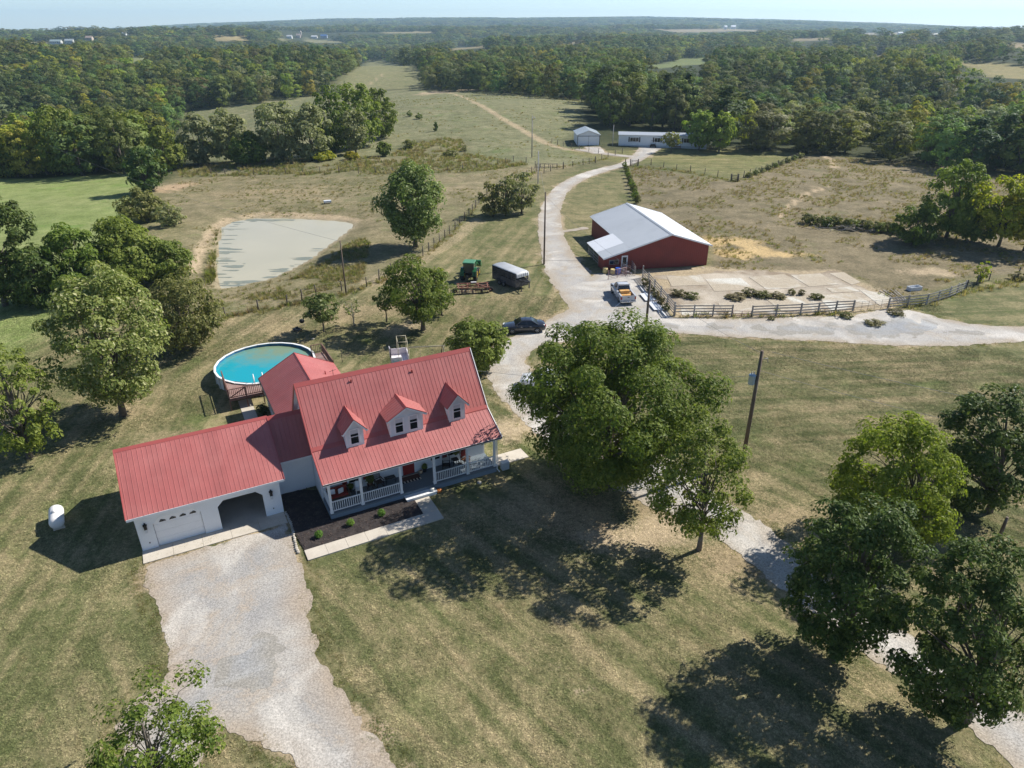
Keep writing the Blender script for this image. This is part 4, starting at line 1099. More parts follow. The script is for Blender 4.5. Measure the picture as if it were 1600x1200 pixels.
def rocking_chair(label, u, v, rz, mat, cushion=None):
    c = hthing('rocking_chair', label, 'chair', u, v, PZ, rz, 'rocking chairs on the porch')
    mb = MB(); mb.box((-.27, -.25, .40), (.27, .25, .44)); mb.build('seat', mat, c)
    bk = MB(); 
    for x in (-.25, .25): bk.bar((x, .22, .40), (x, .40, 1.12), .045)
    bk.bar((-.27, .40, 1.12), (.27, .40, 1.12), .05, .09); bk.bar((-.25, .27, .55), (.25, .27, .55), .03, .05)
    for k in range(5): bk.bar((-.16 + k * .08, .27, .57), (-.16 + k * .08, .39, 1.10), .03, .015)
    bk.build('backrest', mat, c)
    for x in (-.27, .27):
        mb = MB(); mb.bar((x, -.28, .64), (x, .28, .64), .07, .03); mb.build('armrest', mat, c)
        mb = MB(); mb.bar((x, -.22, .07), (x, -.24, .63), .04); mb.build('leg', mat, c)
        mb = MB(); mb.bar((x, .20, .07), (x, .22, .44), .04); mb.build('leg', mat, c)
        mb = MB(); pts = [(x, -.42, .10), (x, -.22, .04), (x, .1, .02), (x, .35, .05), (x, .58, .13)]
        for p, q in zip(pts, pts[1:]): mb.bar(p, q, .035, .045)
        mb.build('rocker', mat, c)
    if cushion: MB().box((-.22, .205, .62), (.22, .255, 1.05)).build('cushion', cushion, c)
    return c
rocking_chair('black rocking chair on the right half of the porch', 9.35, 1.45, R(-25), M_BLACK)
rocking_chair('wooden rocking chair with red back near the right end of the porch', 10.95, 1.45, R(18), M_WOODCH, M_CUSH)
rocking_chair('dark rocking chair with its back to the wall left of the red door', 4.05, 1.65, R(12), M_WICK)
# sofa
sf = hthing('porch_sofa', 'red cushioned wicker sofa in the left corner of the porch', 'sofa', 1.02, 1.62, PZ, 0)
mb = MB(); mb.box((-.75, -.35, .08), (.75, .38, .30)); mb.box((-.75, .30, .30), (.75, .42, .78)); mb.box((-.78, -.38, .1), (-.66, .40, .58)); mb.box((.66, -.38, .1), (.78, .40, .58)); mb.build('frame', M_WICK, sf)
for x in (-.65, .01): MB().box((x, -.36, .305), (x + .64, .29, .44)).build('seat_cushion', M_CUSH, sf, bevel=.03)
for x in (-.65, .01): MB().box((x, .18, .445), (x + .64, .295, .86)).build('back_cushion', M_CUSH, sf, bevel=.03)
for x, y, a in ((.18, -.05, .3), (-.42, .05, -.2)):
    mb = MB(); mb.box((x - .21, y - .06, .445), (x + .21, y + .06, .84), rz=a)
    o_ = mb.build('pillow', M_WHITE2, sf, bevel=.05)
# table, plants, chairs
def small_table(label, u, v, w_, d_, h, mat):
    t = hthing('side_table', label, 'table', u, v, PZ)
    MB().box((-w_ / 2, -d_ / 2, h - .035), (w_ / 2, d_ / 2, h)).build('table_top', mat, t)
    for x in (-1, 1):
        for y in (-1, 1): MB().box((x * (w_ / 2 - .04) - .02, y * (d_ / 2 - .04) - .02, 0), (x * (w_ / 2 - .04) + .02, y * (d_ / 2 - .04) + .02, h - .036)).build('leg', mat, t)
    return t
small_table('low black bench table by the porch wall left of the red door', 4.95, 1.8, .8, .4, .45, M_BLACK)
small_table('small black table between the rocking chairs on the right', 10.2, 1.75, .5, .45, .5, M_BLACK)
small_table('little dark plant table standing behind the left railing', 3.35, 1.45, .45, .45, .55, M_WICK)
def potted(label, u, v, z, pr, ph, pr2, lr, mat=M_TERRA, flat=1.0, n=300, size=.08):
    t = hthing('potted_plant', label, 'potted plant', u, v, z)
    mb = MB(); mb.lathe([(pr * .7, 0), (pr, ph), (pr * 1.08, ph), (pr * 1.08, ph + .03), (pr * .85, ph + .03)], 14); mb.build('pot', mat, t)
    leaf_ball('foliage', t, (0, 0, ph + lr * flat * .8), lr, M_LEAF_POT, n, size, flat)
    return t
potted('leafy plant in a clay pot on the little dark porch table', 3.35, 1.45, PZ + .55, .16, .22, .2, .34)
potted('dark leafy plant standing between the red porch sofa and the white chair', 2.02, 1.98, PZ, .14, .3, .2, .24, M_BLACK)
potted('dark plant in a black pot right of the front door', 7.75, 1.9, PZ, .17, .3, .2, .22, M_BLACK)
def hanging(label, u, v, r_=.26):
    t = hthing('hanging_basket', label, 'hanging basket', u, v, 2.12)
    mb = MB(); mb.lathe([(.08, 0), (.17, .10), (.19, .17), (.17, .17)], 12); mb.build('basket', M_WICK, t)
    leaf_ball('foliage', t, (0, 0, .16), r_, M_LEAF_POT, 300, .07, .85)
    mb = MB()
    for k in range(3):
        a_ = k * 2.094; mb.tube([(.17 * math.cos(a_), .17 * math.sin(a_), .17), (0, 0, .60)], .006, 4)
    mb.tube([(0, 0, .60), (0, 0, .83)], .008, 4); mb.build('hanger', M_BLACK, t)
hanging('hanging fern under the porch roof above the black rocking chair', 9.9, .75)
hanging('hanging fern at the far right end of the porch', 12.3, 1.1)
ch = hthing('porch_chair', 'white wooden chair beside the red porch sofa', 'chair', 2.5, 1.5, PZ, R(-15))
MB().box((-.25, -.25, .40), (.25, .25, .45)).build('seat', M_WHITE2, ch); MB().box((-.25, .2, .455), (.25, .25, .95)).build('backrest', M_WHITE2, ch)
for x in (-.23, .19):
    for y in (-.23, .19): MB().box((x, y, 0), (x + .04, y + .04, .399)).build('leg', M_WHITE2, ch)
# door mat with striped border, baskets and pumpkin by the door
M_RUG = M('brown rug', (.11, .05, .035), .95, .2, 6); M_RUGW = M('cream rug stripe', (.55, .50, .42), .95, .1); M_RUGB = M('black rug stripe', (.015, .013, .013), .95, .1)
rug = hthing('striped_rug', 'brown doormat rug with black and cream striped edge before the red door', 'rug', 6.45, 1.52, PZ + .006)
MB().box((-.75, -.16, 0), (.75, .38, .012)).build('rug_centre', M_RUG, rug)
for k in range(12):
    x = -.75 + k * .125; MB().box((x, -.42, 0), (x + .122, -.163, .012)).build('rug_stripe', M_RUGW if k % 2 else M_RUGB, rug)
MB().box((-.75, .383, 0), (.75, .46, .012)).build('rug_edge', M_RUGW, rug)
def pumpkin(label, u, v, z, r_, col, group=None):
    m_ = M('pumpkin skin', col, .5, .1)
    t = hthing('pumpkin', label, 'pumpkin', u, v, z, 0, group)
    prof = [(.15, -.02), (.7, .05), (1, .4), (.95, .7), (.6, .92), (.12, .86)]
    mb = MB(); n_ = 20; rings = []
    for a_, zz in prof:
        rings.append([(r_ * a_ * (1 + .06 * math.cos(k * 2 * math.pi / n_ * 10)) * math.cos(2 * math.pi * k / n_), r_ * a_ * (1 + .06 * math.cos(k * 2 * math.pi / n_ * 10)) * math.sin(2 * math.pi * k / n_), r_ * 1.5 * zz) for k in range(n_)])
    mb.loft(rings); mb.build('skin', m_, t)
    MB().tube([(0, 0, r_ * 1.25), (.01, .01, r_ * 1.45), (.04, .02, r_ * 1.6)], .02, 6).build('stem', M_WICK, t)
pumpkin('orange pumpkin at the right end of the white porch step', 7.95, -.42, .0, .2, (.55, .17, .03))
pumpkin('white pumpkin on the right end of the porch step', 7.45, -.35, .29, .17, (.72, .70, .64))
pumpkin('pale tan pumpkin by the wall right of the front door', 7.4, 1.85, PZ, .17, (.5, .36, .22))
for k, (u0, v0, lb) in enumerate(((-1.25, -1.5, 'small round green bush nearest the gravel in the mulch bed'), (1.0, -1.25, 'middle one of three small green bushes in the mulch bed'), (3.25, -1.2, 'small green bush nearest the porch walk in the mulch bed'))):
    t = hthing('boxwood_bush', lb, 'bush', u0, v0, .06, 0, 'small bushes in the mulch bed')
    MB().tube([(0, 0, 0), (0, 0, .2)], .02, 6).build('stem', M_WICK, t)
    leaf_ball('foliage', t, (0, 0, .27), .30, M_LEAF_BOX, 420, .055, .95)
# grey utility box and stones at the right porch corner
ub = hthing('utility_box', 'pale grey utility box at the right front corner of the porch', 'utility box', L_ + .75, .05, 0)
M_UBOX = M('pale grey box paint', (.45, .48, .50), .5, .06)
MB().box((-.3, -.2, 0), (.3, .2, .62)).build('body', M_UBOX, ub, bevel=.02); MB().box((-.33, -.23, .622), (.33, .23, .67)).build('lid', M_UBOX, ub, bevel=.01)
def rock(label, x, y, r_, mat=M_STONE, group=None):
    g = random.Random(int(x * 91 + y * 37)); mb = MB(); n_ = 9; rings = []
    for zz, a_ in ((-.15, .7), (.05, 1), (.35, .95), (.6, .6), (.72, .2)):
        rings.append([(r_ * a_ * g.uniform(.8, 1.15) * math.cos(2 * math.pi * k / n_), r_ * a_ * g.uniform(.8, 1.15) * math.sin(2 * math.pi * k / n_) * .8, r_ * zz * g.uniform(.9, 1.1)) for k in range(n_)])
    mb.loft(rings); o_ = mb.build('rock', mat, loc=(x, y, float(gz(x, y))), rz=g.uniform(0, 3)); return tag(o_, label, 'rock', group)
p = HW(11.1, -.75); rock('pale round rock on the shaded lawn before the right porch railing', p[0], p[1], .22)

# ---- pool, pool deck, rear deck
PU0, PV0, PR, PH = .35, 25.95, 4.75, 1.30
pool = hthing('swimming_pool', 'round above-ground swimming pool with white rim and blue liner', 'pool', PU0, PV0)
M_POOLW = M('white pool wall', (.62, .64, .65), .5, .06); M_LINER = M('blue pool liner', (.035, .16, .30), .6, .15, 1.5)
n_ = 24
ring = lambda r_, z: [(r_ * math.cos(2 * math.pi * k / n_), r_ * math.sin(2 * math.pi * k / n_), z) for k in range(n_)]
mb = MB(); mb.loft([ring(PR - .05, 0), ring(PR - .05, PH - .05), ring(PR - .07, PH - .05), ring(PR - .07, .04)], smooth=False, cap=False); mb.build('pool_wall', M_POOLW, pool)
mb = MB(); mb.loft([ring(PR - .075, PH - .045), ring(PR - .08, .06), ring(.3, .05)], smooth=False, cap=False); mb.build('pool_liner', M_LINER, pool)
for k in range(n_):                                                                   # rim segments and uprights
    a0, a1 = 2 * math.pi * k / n_, 2 * math.pi * (k + 1) / n_
    mb = MB(); q = [((PR + dr_) * math.cos(a_), (PR + dr_) * math.sin(a_)) for dr_, a_ in ((.07, a0 + .004), (.07, a1 - .004), (-.13, a1 - .004), (-.13, a0 + .004))]
    mb.prism(q, PH - .045, PH + .012); mb.build('rim_segment', M_WHITE2, pool)
    mb = MB(); mb.box((PR - .04, -.07, 0), (PR + .035, .07, PH - .05)); o_ = mb.build('upright', M_POOLW, pool, rz=a0)
def pool_water():
    m, n, l, b = node_mat('pool water')
    pos = n.new('ShaderNodeNewGeometry').outputs['Position']
    c1 = (.012, .29, .36); c2 = (.17, .235, .15)
    cxy = HW(PU0, PV0)
    sp = n.new('ShaderNodeSeparateXYZ'); l.new(pos, sp.inputs[0])
    d = math_node(n, l, 'SUBTRACT', sp.outputs['Y'], float(cxy[1]))
    t = math_node(n, l, 'ADD', math_node(n, l, 'MULTIPLY', d, .25), math_node(n, l, 'MULTIPLY', math_node(n, l, 'SUBTRACT', noise_node(n, l, .55, 4, .6, pos), .5), 2.0))
    c = mix_col(n, l, remap(n, l, t, -.2, .9), c1, c2)
    l.new(c, b.inputs['Base Color']); b.inputs['Roughness'].default_value = .05; b.inputs['IOR'].default_value = 1.33
    bn = n.new('ShaderNodeBump'); bn.inputs['Strength'].default_value = .1; bn.inputs['Distance'].default_value = .03
    l.new(noise_node(n, l, 3.0, 2, .5, pos), bn.inputs['Height']); l.new(bn.outputs[0], b.inputs['Normal'])
    return m
MB().add(ring(PR - .085, 1.02), [tuple(range(n_))]).build('pool_water', pool_water(), pool)
ld = MB()
for x in (-1.75, -.95):
    a_ = Vector((x, -4.2 + .0, 1.05))
    ld.tube([(x, -4.65, PH), (x, -4.62, PH + .75), (x, -4.3, PH + .95), (x, -3.95, PH + .6), (x, -3.8, .5)], .03, 8)
for z in (.6, .85, 1.1): ld.bar((-1.75, -3.85, z), (-.95, -3.85, z), .06, .04)
ladder = tag(ld.build('pool_ladder', M_WHITE2), 'white pool ladder with two bent handrails over the pool edge', 'ladder')
p = HW(PU0, PV0); ladder.location = (p[0], p[1], 0); ladder.rotation_euler = (0, 0, HT)
MB().tube([(-0.2, -4.2, 1.0), (-.15, -4.25, 1.75)], .025, 6).build('skimmer_pole', M_DARK, pool)

DZ = 1.18
deck_bal = MB().box((-.02, -.02, 0), (.02, .02, .70)).mesh('baluster', M_BROWNWOOD)
def deck(name, label, outline, boards_u, rails, posts, z=DZ):
    """outline: convex polygon in house (u, v); boards run along v, cut by the pool circle"""
    t = hthing(name, label, 'deck', 0, 0)
    us = np.arange(boards_u[0], boards_u[1] - .01, .142)
    for u_ in us:
        vs_ = []
        for i in range(len(outline)):
            (a0, b0), (a1, b1) = outline[i], outline[(i + 1) % len(outline)]
            uc = u_ + .07
            if a0 != a1 and min(a0, a1) <= uc <= max(a0, a1): vs_.append(b0 + (uc - a0) / (a1 - a0) * (b1 - b0))
        if len(vs_) < 2: continue
        v0, v1 = min(vs_), max(vs_); du = u_ + .07 - PU0
        if abs(du) < PR + .1:
            e = math.sqrt((PR + .1) ** 2 - du * du); lo, hi = PV0 - e, PV0 + e
            if v0 < lo < v1: v1 = lo
            elif v0 < hi < v1: v0 = hi
            elif lo <= v0 and v1 <= hi: continue
        MB().box((u_ + .004, v0, z - .04), (u_ + .138, v1, z + random.uniform(-.003, .003))).build('deck_board', M_DECK, t)
    for (a_, b_) in rails: railing(t, a_, b_, z, M_BROWNWOOD, deck_bal, .15, .92, .12, inset=.04)
    for p_ in posts: MB().box((p_[0] - .045, p_[1] - .045, -.1), (p_[0] + .045, p_[1] + .045, z + .96)).build('post', M_BROWNWOOD, t)
    jb = MB()
    for i in range(len(outline)):
        a_, b_ = outline[i], outline[(i + 1) % len(outline)]
        jb.bar((a_[0], a_[1], z - .14), (b_[0], b_[1], z - .14), .05, .19)
    jb.build('joist', M_BROWNWOOD, t)
    return t
d1 = deck('pool_deck', 'brown wooden deck with slatted railing against the near side of the pool', [(-3.9, 19.7), (-1.0, 19.7), (-.95, 21.6), (-3.9, 24.0)], (-3.9, -1.0),
          [((-3.9, 19.7), (-3.9, 24.0)), ((-3.9, 19.7), (-1.0, 19.7))], [(-3.9, 19.7), (-2.45, 19.7), (-1.0, 19.7), (-3.9, 24.0)])
mb = MB(); mb.bar((-3.8, 19.66, DZ + .16), (-2.5, 19.66, DZ + .86), .03, .09); mb.build('gate_brace', M_BROWNWOOD, d1)
deck('side_deck', 'narrow brown deck with railing at the far right of the pool', [(4.55, 21.5), (6.0, 21.5), (6.0, 26.0), (4.6, 26.0)], (4.6, 5.95),
     [((6.0, 21.5), (6.0, 26.0)), ((4.9, 26.0), (6.0, 26.0))], [(6.0, 21.5), (6.0, 23.7), (6.0, 26.0), (4.9, 26.0)])
deck('rear_deck', 'brown railed deck behind the house holding white patio furniture', [(5.4, 14.5), (8.4, 14.5), (8.4, 19.2), (5.4, 19.2)], (5.4, 8.3),
     [((5.4, 19.2), (8.4, 19.2)), ((8.4, 14.5), (8.4, 19.2))], [(5.5, 19.2), (6.95, 19.2), (8.4, 19.2), (8.4, 16.8), (8.4, 14.5)], .7)
def patio_chair(label, u, v, rz):
    t = hthing('patio_chair', label, 'chair', u, v, .7, rz, 'white patio chairs on the rear deck')
    MB().box((-.26, -.25, .38), (.26, .25, .42)).build('seat', M_WHITE2, t)
    mb = MB(); mb.extrude([(-.28, .22, .42), (.28, .22, .42), (.24, .36, .95), (-.24, .36, .95)], (0, .035, 0)); mb.build('backrest', M_WHITE2, t)
    for x in (-.25, .21):
        MB().box((x, -.25, 0), (x + .04, -.21, .60)).build('leg', M_WHITE2, t); MB().box((x, .2, 0), (x + .04, .24, .60)).build('leg', M_WHITE2, t)
        MB().box((x - .01, -.26, .601), (x + .06, .25, .63)).build('armrest', M_WHITE2, t)
patio_chair('white patio chair behind the round table on the rear deck', 6.35, 18.5, R(10)); patio_chair('white patio chair against the right railing of the rear deck', 7.85, 17.7, R(-80)); patio_chair('white patio chair in front of the round table on the rear deck', 6.0, 16.9, R(150))
tb = hthing('patio_table', 'round glass patio table on the rear deck', 'table', 6.75, 17.5, .7)
MB().lathe([(.58, .70), (.60, .71), (.60, .725), (.58, .73)], 24).build('table_top', M('pale table glass', (.42, .47, .48), .15, .05), tb)
for k in range(4): MB().tube([(.1 * math.cos(k * 1.57), .1 * math.sin(k * 1.57), .69), (.45 * math.cos(k * 1.57), .45 * math.sin(k * 1.57), 0)], .02, 6).build('leg', M_WHITE2, tb)
# dark shrubs in the nook beside the rear wing
M_LEAF_DK = leaf_mat('dark shrub leaf', (.022, .038, .014), (.05, .075, .025))
for k, (u0, v0, r_, lb) in enumerate(((-1.45, 12.6, .5, 'dark shrub against the rear wing wall nearest the garage'), (-1.5, 15.2, .6, 'dark shrub against the rear wing wall in the middle'), (-1.5, 17.8, .55, 'dark shrub against the rear wing wall nearest the pool deck'))):
    t = hthing('nook_shrub', lb, 'shrub', u0, v0, 0, 0, 'shrubs beside the rear wing')
    MB().tube([(0, 0, 0), (0, 0, r_)], .03, 6).build('stem', M_WICK, t); leaf_ball('foliage', t, (0, 0, r_ * .95), r_, M_LEAF_DK, 420, .1, .95)

# ---- propane tank
pt = thing('propane_tank', 'white propane tank with rust stains on the lawn left of the garage', 'tank', (-31.55, 38.9, 0), R(121))
M_TANK = M('white tank paint', (.72, .70, .67), .5, .05, 1.0, (.42, .27, .15), .9, .66, .8)
prof = [(.02, -1.05)] + [(.46 * math.sin(a_), -1.05 + .0 + .28 * (1 - math.cos(a_))) for a_ in np.linspace(.2, 1.57, 6)] + [(.46 * math.cos(a_), .77 + .28 * math.sin(a_)) for a_ in np.linspace(0, 1.45, 6)]
MB().lathe(prof, 24, c=(0, 0, .68), axis='x').build('shell', M_TANK, pt)
MB().lathe([(.17, 0), (.17, .10), (.13, .17), (.03, .19)], 14, c=(-.05, 0, 1.10)).build('valve_dome', M_TANK, pt)
for x in (-.6, .6):
    mb = MB(); mb.box((x - .06, -.35, 0), (x + .06, .35, .24)); mb.build('leg', M_CONC, pt)

# ================================================================== BARN
M_BARNRED = M('barn red metal', (.205, .034, .027), .55, .12, .6, (.15, .027, .023), .4, .5, .8)
M_BARNROOF = M('galvanised roof', (.52, .54, .55), .40, .05, .4, (.44, .46, .47), .25, .5, .8, spec=.5)
M_NEW_SUNLIT_ROOF = M('new white metal roof and painted sun', (.78, .79, .80), .4, .03)  # white sheet of lean-to and trim; on the barn's right slope it paints sunlight
M_PIPE = M('rusty pipe', (.15, .075, .06), .7, .3, 4)
M_REDPIPE = M('faded red pipe', (.36, .20, .18), .7, .2, 4, (.45, .36, .33), 1.5)
M_GREYWOOD = M('weathered fence wood', (.27, .25, .225), .9, .2, 2.0, (.40, .375, .34), .9)
M_POSTWOOD = M('dark weathered post', (.10, .082, .065), .9, .25, 3.0, (.16, .14, .12), .9)
M_POLE = M('utility pole wood', (.13, .095, .07), .85, .2, 2.0, (.17, .14, .115), .8)
M_WIRE = M('wire', (.20, .19, .18), .5, .1)
M_CABLE = M('overhead cable', (.22, .215, .21), .5, .1)
BT = R(10.5); B0 = np.array([12.9, 95.0]); BZ = float(gz(20, 100)) - .05
barn = thing('barn', 'long red metal barn with pale grey gable roof and lean-to', 'barn', (B0[0], B0[1], BZ), BT)
LW, MWD, BD, LD_, EZ, AZ = 3.7, 15.5, 18.8, 8.0, 3.15, 4.95
AM = (LW + MWD) / 2; bsl = (AZ - EZ) / (AM - LW); LE = EZ - bsl * LW
mb = MB(); mb.extrude([(LW, .1, -.6), (MWD, .1, -.6), (MWD, .1, EZ), (AM, .1, AZ - .05), (LW, .1, EZ)], (0, BD - .2, 0)); bw = mb.build('wall', M_BARNRED, barn)
def vertical_ribs(mb, o, along, normal, top, length, step=.3, z0=-.3):
    o = Vector(o); a = Vector(along); nn = Vector(normal)
    for k in range(int(length / step)):
        s_ = (k + .5) * step; zt = top(s_)
        p = o + a * s_
        mb.bar(p + Vector((0, 0, z0)) + nn * .012, p + Vector((0, 0, zt)) + nn * .012, .05, .024, up=tuple(nn))
def wall_panel_row(parent, o, along, normal, top, length, mat, pw=.9, z0=-.3):
    """upright ribbed metal sheets, each an object"""
    o = Vector(o); a = Vector(along); nn = Vector(normal); n_ = max(1, round(length / pw)); w_ = length / n_
    for k in range(n_):
        s0, s1 = k * w_ + .004, (k + 1) * w_ - .004
        mb = MB(); P = lambda s_, z, d=0.: tuple(o + a * s_ + Vector((0, 0, z)) + nn * d)
        mb.add([P(s0, z0, .01), P(s1, z0, .01), P(s1, top(s1), .01), P(s0, top(s0), .01)], [(0, 1, 2, 3)])
        for q in range(3):
            c = s0 + (q + .5) * (s1 - s0) / 3
            mb.add([P(c - .03, z0, .01), P(c, z0, .035), P(c + .03, z0, .01), P(c - .03, top(c - .03), .01), P(c, top(c), .035), P(c + .03, top(c + .03), .01)], [(0, 1, 4, 3), (1, 2, 5, 4)])
        mb.build('wall_panel', mat, parent)
gtop = lambda s_: (AZ - .08 - abs(s_ + LW - AM) * bsl)
wall_panel_row(bw, (LW, .1, 0), (1, 0, 0), (0, -1, 0), gtop, MWD - LW, M_BARNRED)
wall_panel_row(bw, (LW, BD - .1, 0), (0, -1, 0), (-1, 0, 0), lambda s_: EZ - .05, BD - .2 - LD_, M_BARNRED)
wall_panel_row(bw, (MWD, .1, 0), (0, 1, 0), (1, 0, 0), lambda s_: EZ - .05, BD - .2, M_BARNRED)
# roofs
e = .35
br = roof_plane(barn, 'roof', (LW - .02, LD_, EZ), (0, 1, 0), (AM - LW + .02, 0, AZ - EZ), BD + e - LD_, M_BARNROOF, .95, deck_mat=M_BARNROOF)
roof_plane(barn, 'roof', (LW, -e, EZ), (0, 1, 0), (AM - LW, 0, AZ - EZ), LD_ + e, M_BARNROOF, .95, deck_mat=M_BARNROOF)
roof_plane(barn, 'roof', (LW - e, LD_, EZ - e * bsl), (0, 1, 0), (e - .02, 0, (e - .02) * bsl), BD + e - LD_, M_BARNROOF, .95, deck_mat=M_BARNROOF)
roof_plane(barn, 'roof', (MWD + e, -e, EZ - e * bsl), (0, 1, 0), (AM - MWD - e, 0, AZ - EZ + e * bsl), BD + 2 * e, M_NEW_SUNLIT_ROOF, .95, deck_mat=M_BARNROOF)  # sun side: whiter sheet than the left slope, brightness put into the colour
MB().extrude([(AM - .25, -e - .02, AZ - .02), (AM, -e - .02, AZ + .10), (AM + .25, -e - .02, AZ - .02), (AM, -e - .02, AZ + .04)], (0, BD + 2 * e + .04, 0)).build('ridge_cap', M_BARNROOF, br)
for sg, (ax, az) in ((-1, (LW, EZ)), (1, (MWD + e, EZ - e * bsl))):
    for yy in (-e - .012, BD + e + .012):
        mb = MB(); mb.bar((ax, yy, az - .05), (AM, yy, AZ - .05), .03, .2); mb.build('rake_trim', M_NEW_SUNLIT_ROOF, br)
# lean-to: front room and open part behind
lr = roof_plane(barn, 'lean_to_roof', (-.25, -e, LE - .25 * bsl), (0, 1, 0), (LW + .24, 0, (LW + .24) * bsl), 3.2, M_BARNROOF, .95, deck_mat=M_BARNROOF)
roof_plane(barn, 'lean_to_roof', (-.25, 3.2 - e, LE - .25 * bsl + .015), (0, 1, 0), (LW + .24, 0, (LW + .24) * bsl), LD_ - 3.2 + e, M_NEW_SUNLIT_ROOF, .95, deck_mat=M_NEW_SUNLIT_ROOF)
mb = MB(); mb.bar((-.25, -e - .012, LE - .25 * bsl - .05), (LW, -e - .012, EZ - .05), .03, .2); mb.build('rake_trim', M_NEW_SUNLIT_ROOF, lr)
mb = MB(); mb.extrude([(0.02, .1, -.6), (LW - .01, .1, -.6), (LW - .01, .1, EZ - .12), (.02, .1, LE - .10)], (0, 2.6, 0)); lw_ = mb.build('lean_to_wall', M_BARNRED, barn)
wall_panel_row(lw_, (.02, .1, 0), (1, 0, 0), (0, -1, 0), lambda s_: LE - .08 + s_ * bsl, LW - .03, M_BARNRED)
wall_panel_row(lw_, (.02, 2.7, 0), (0, -1, 0), (-1, 0, 0), lambda s_: LE - .08, 2.6, M_BARNRED)
for yy in (2.8, 5.3, 7.8): MB().box((.0, yy - .06, -.5), (.12, yy + .06, LE - .12)).build('lean_to_post', M_GREYWOOD, barn)
MB().box((-.02, 2.72, LE - .20), (.0, 7.86, LE - .02)).build('fascia', M_NEW_SUNLIT_ROOF, barn)
for z in (.35, .75, 1.15):
    MB().box((-.03, 2.72, z), (-.001, 7.86, z + .10)).build('rail', M_GREYWOOD, barn)
# door and window of the front room
bd = MB(); bd.box((2.55, .005, 0), (3.45, .06, 2.15)); bdo = bd.build('door', M_WHITE2, barn)
MB().box((2.72, -.006, .95), (3.28, .004, 1.95)).build('pane', M_GLASS, bdo)
MB().box((2.70, -.01, .18), (3.30, .0045, .8)).build('door_panel', M_WHITE, bdo)
bwn = MB(); bwn.box((.75, .0, .95), (2.15, .06, 1.62)); bwn = bwn.build('window', M_GREYWOOD, barn)
for x in (.82, 1.48): MB().box((x, -.012, 1.02), (x + .60, -.002, 1.55)).build('pane', M_GLASS, bwn)

def obj_at(px, py, dz=0): p = at(px, py); return (p[0], p[1], p[2] + dz)
# drums and tubs in front of the barn
M_BLUE = M('blue plastic', (.02, .09, .42), .45, .08); M_YEL = M('yellow plastic', (.66, .52, .22), .5, .08)
def drum(label, px, py, r_, h, mat, cat='drum', name='drum'):
    t = thing(name, label, cat, obj_at(px, py))
    MB().lathe([(r_, 0), (r_, h * .3), (r_ * 1.04, h * .32), (r_ * 1.04, h * .36), (r_, h * .38), (r_, h * .64), (r_ * 1.04, h * .66), (r_ * 1.04, h * .7), (r_, h * .72), (r_, h * .97), (r_ * .9, h)], 18).build('body', mat, t)
    MB().lathe([(r_ * .2, h), (r_ * .2, h + .04)], 10, c=(r_ * .5, 0, 0)).build('bung', mat, t)
drum('blue plastic barrel in front of the white barn door', 965, 428, .38, .9, M_BLUE)
drum('yellow tub at the front left corner of the red barn', 945.5, 427, .36, .8, M_YEL, 'tub', 'feed_tub')
drum('yellow tub under the barn window beside the blue barrel', 957, 428.5, .32, .75, M_YEL, 'tub', 'feed_tub')
M_CANVAS = M('pale grey tarpaulin', (.42, .40, .40), .8, .15, 3)
t = thing('feed_sacks', 'pale heap of sacks by the barn step', 'sacks', obj_at(976, 428))
for k, (x, y, z) in enumerate(((0, 0, 0), (.7, .1, 0), (.3, .05, .2))): MB().box((x - .4, y - .22, z), (x + .35, y + .22, z + .19)).build('sack', M_CANVAS, t, bevel=.07)

# ---- pipe gates and corral panels
def pipe_panel(name, label, cat, a, b, h, nr, mat, group=None, r_=.03, uprights=3):
    a = np.array(a); b = np.array(b); d = b - a; ln = np.hypot(d[0], d[1])
    t = thing(name, label, cat, tuple(a), math.atan2(d[1], d[0]), group)
    dz = d[2] / ln
    for k in range(nr):
        z = h * (.18 + .82 * k / (nr - 1)); MB().tube([(0, 0, z), (ln, 0, z + d[2])], r_, 6).build('rail', mat, t)
    for k in range(uprights):
        x = ln * k / (uprights - 1); MB().tube([(x, 0, -.05 + dz * x), (x, 0, h + .05 + dz * x)], r_ * 1.2, 6).build('upright', mat, t)
    return t
pipe_panel('pipe_gate', 'faded red pipe gate standing open before the barn door', 'gate', at(950, 437.5), at(978, 432), 1.3, 6, M_REDPIPE)
pipe_panel('corral_panel', 'rusty pipe panel leaning by the barn step', 'corral panel', at(969, 428), at(984, 430), 1.3, 6, M_PIPE)
pipe_panel('corral_panel', 'rusty pipe panel at the corner of the barn step', 'corral panel', at(972, 424), at(988, 421), 1.2, 5, M_PIPE)
pipe_panel('corral_panel', 'grey pipe panel running from the barn door to the yard', 'corral panel', at(980, 411), at(992, 431), 1.35, 5, M_GREYWOOD)

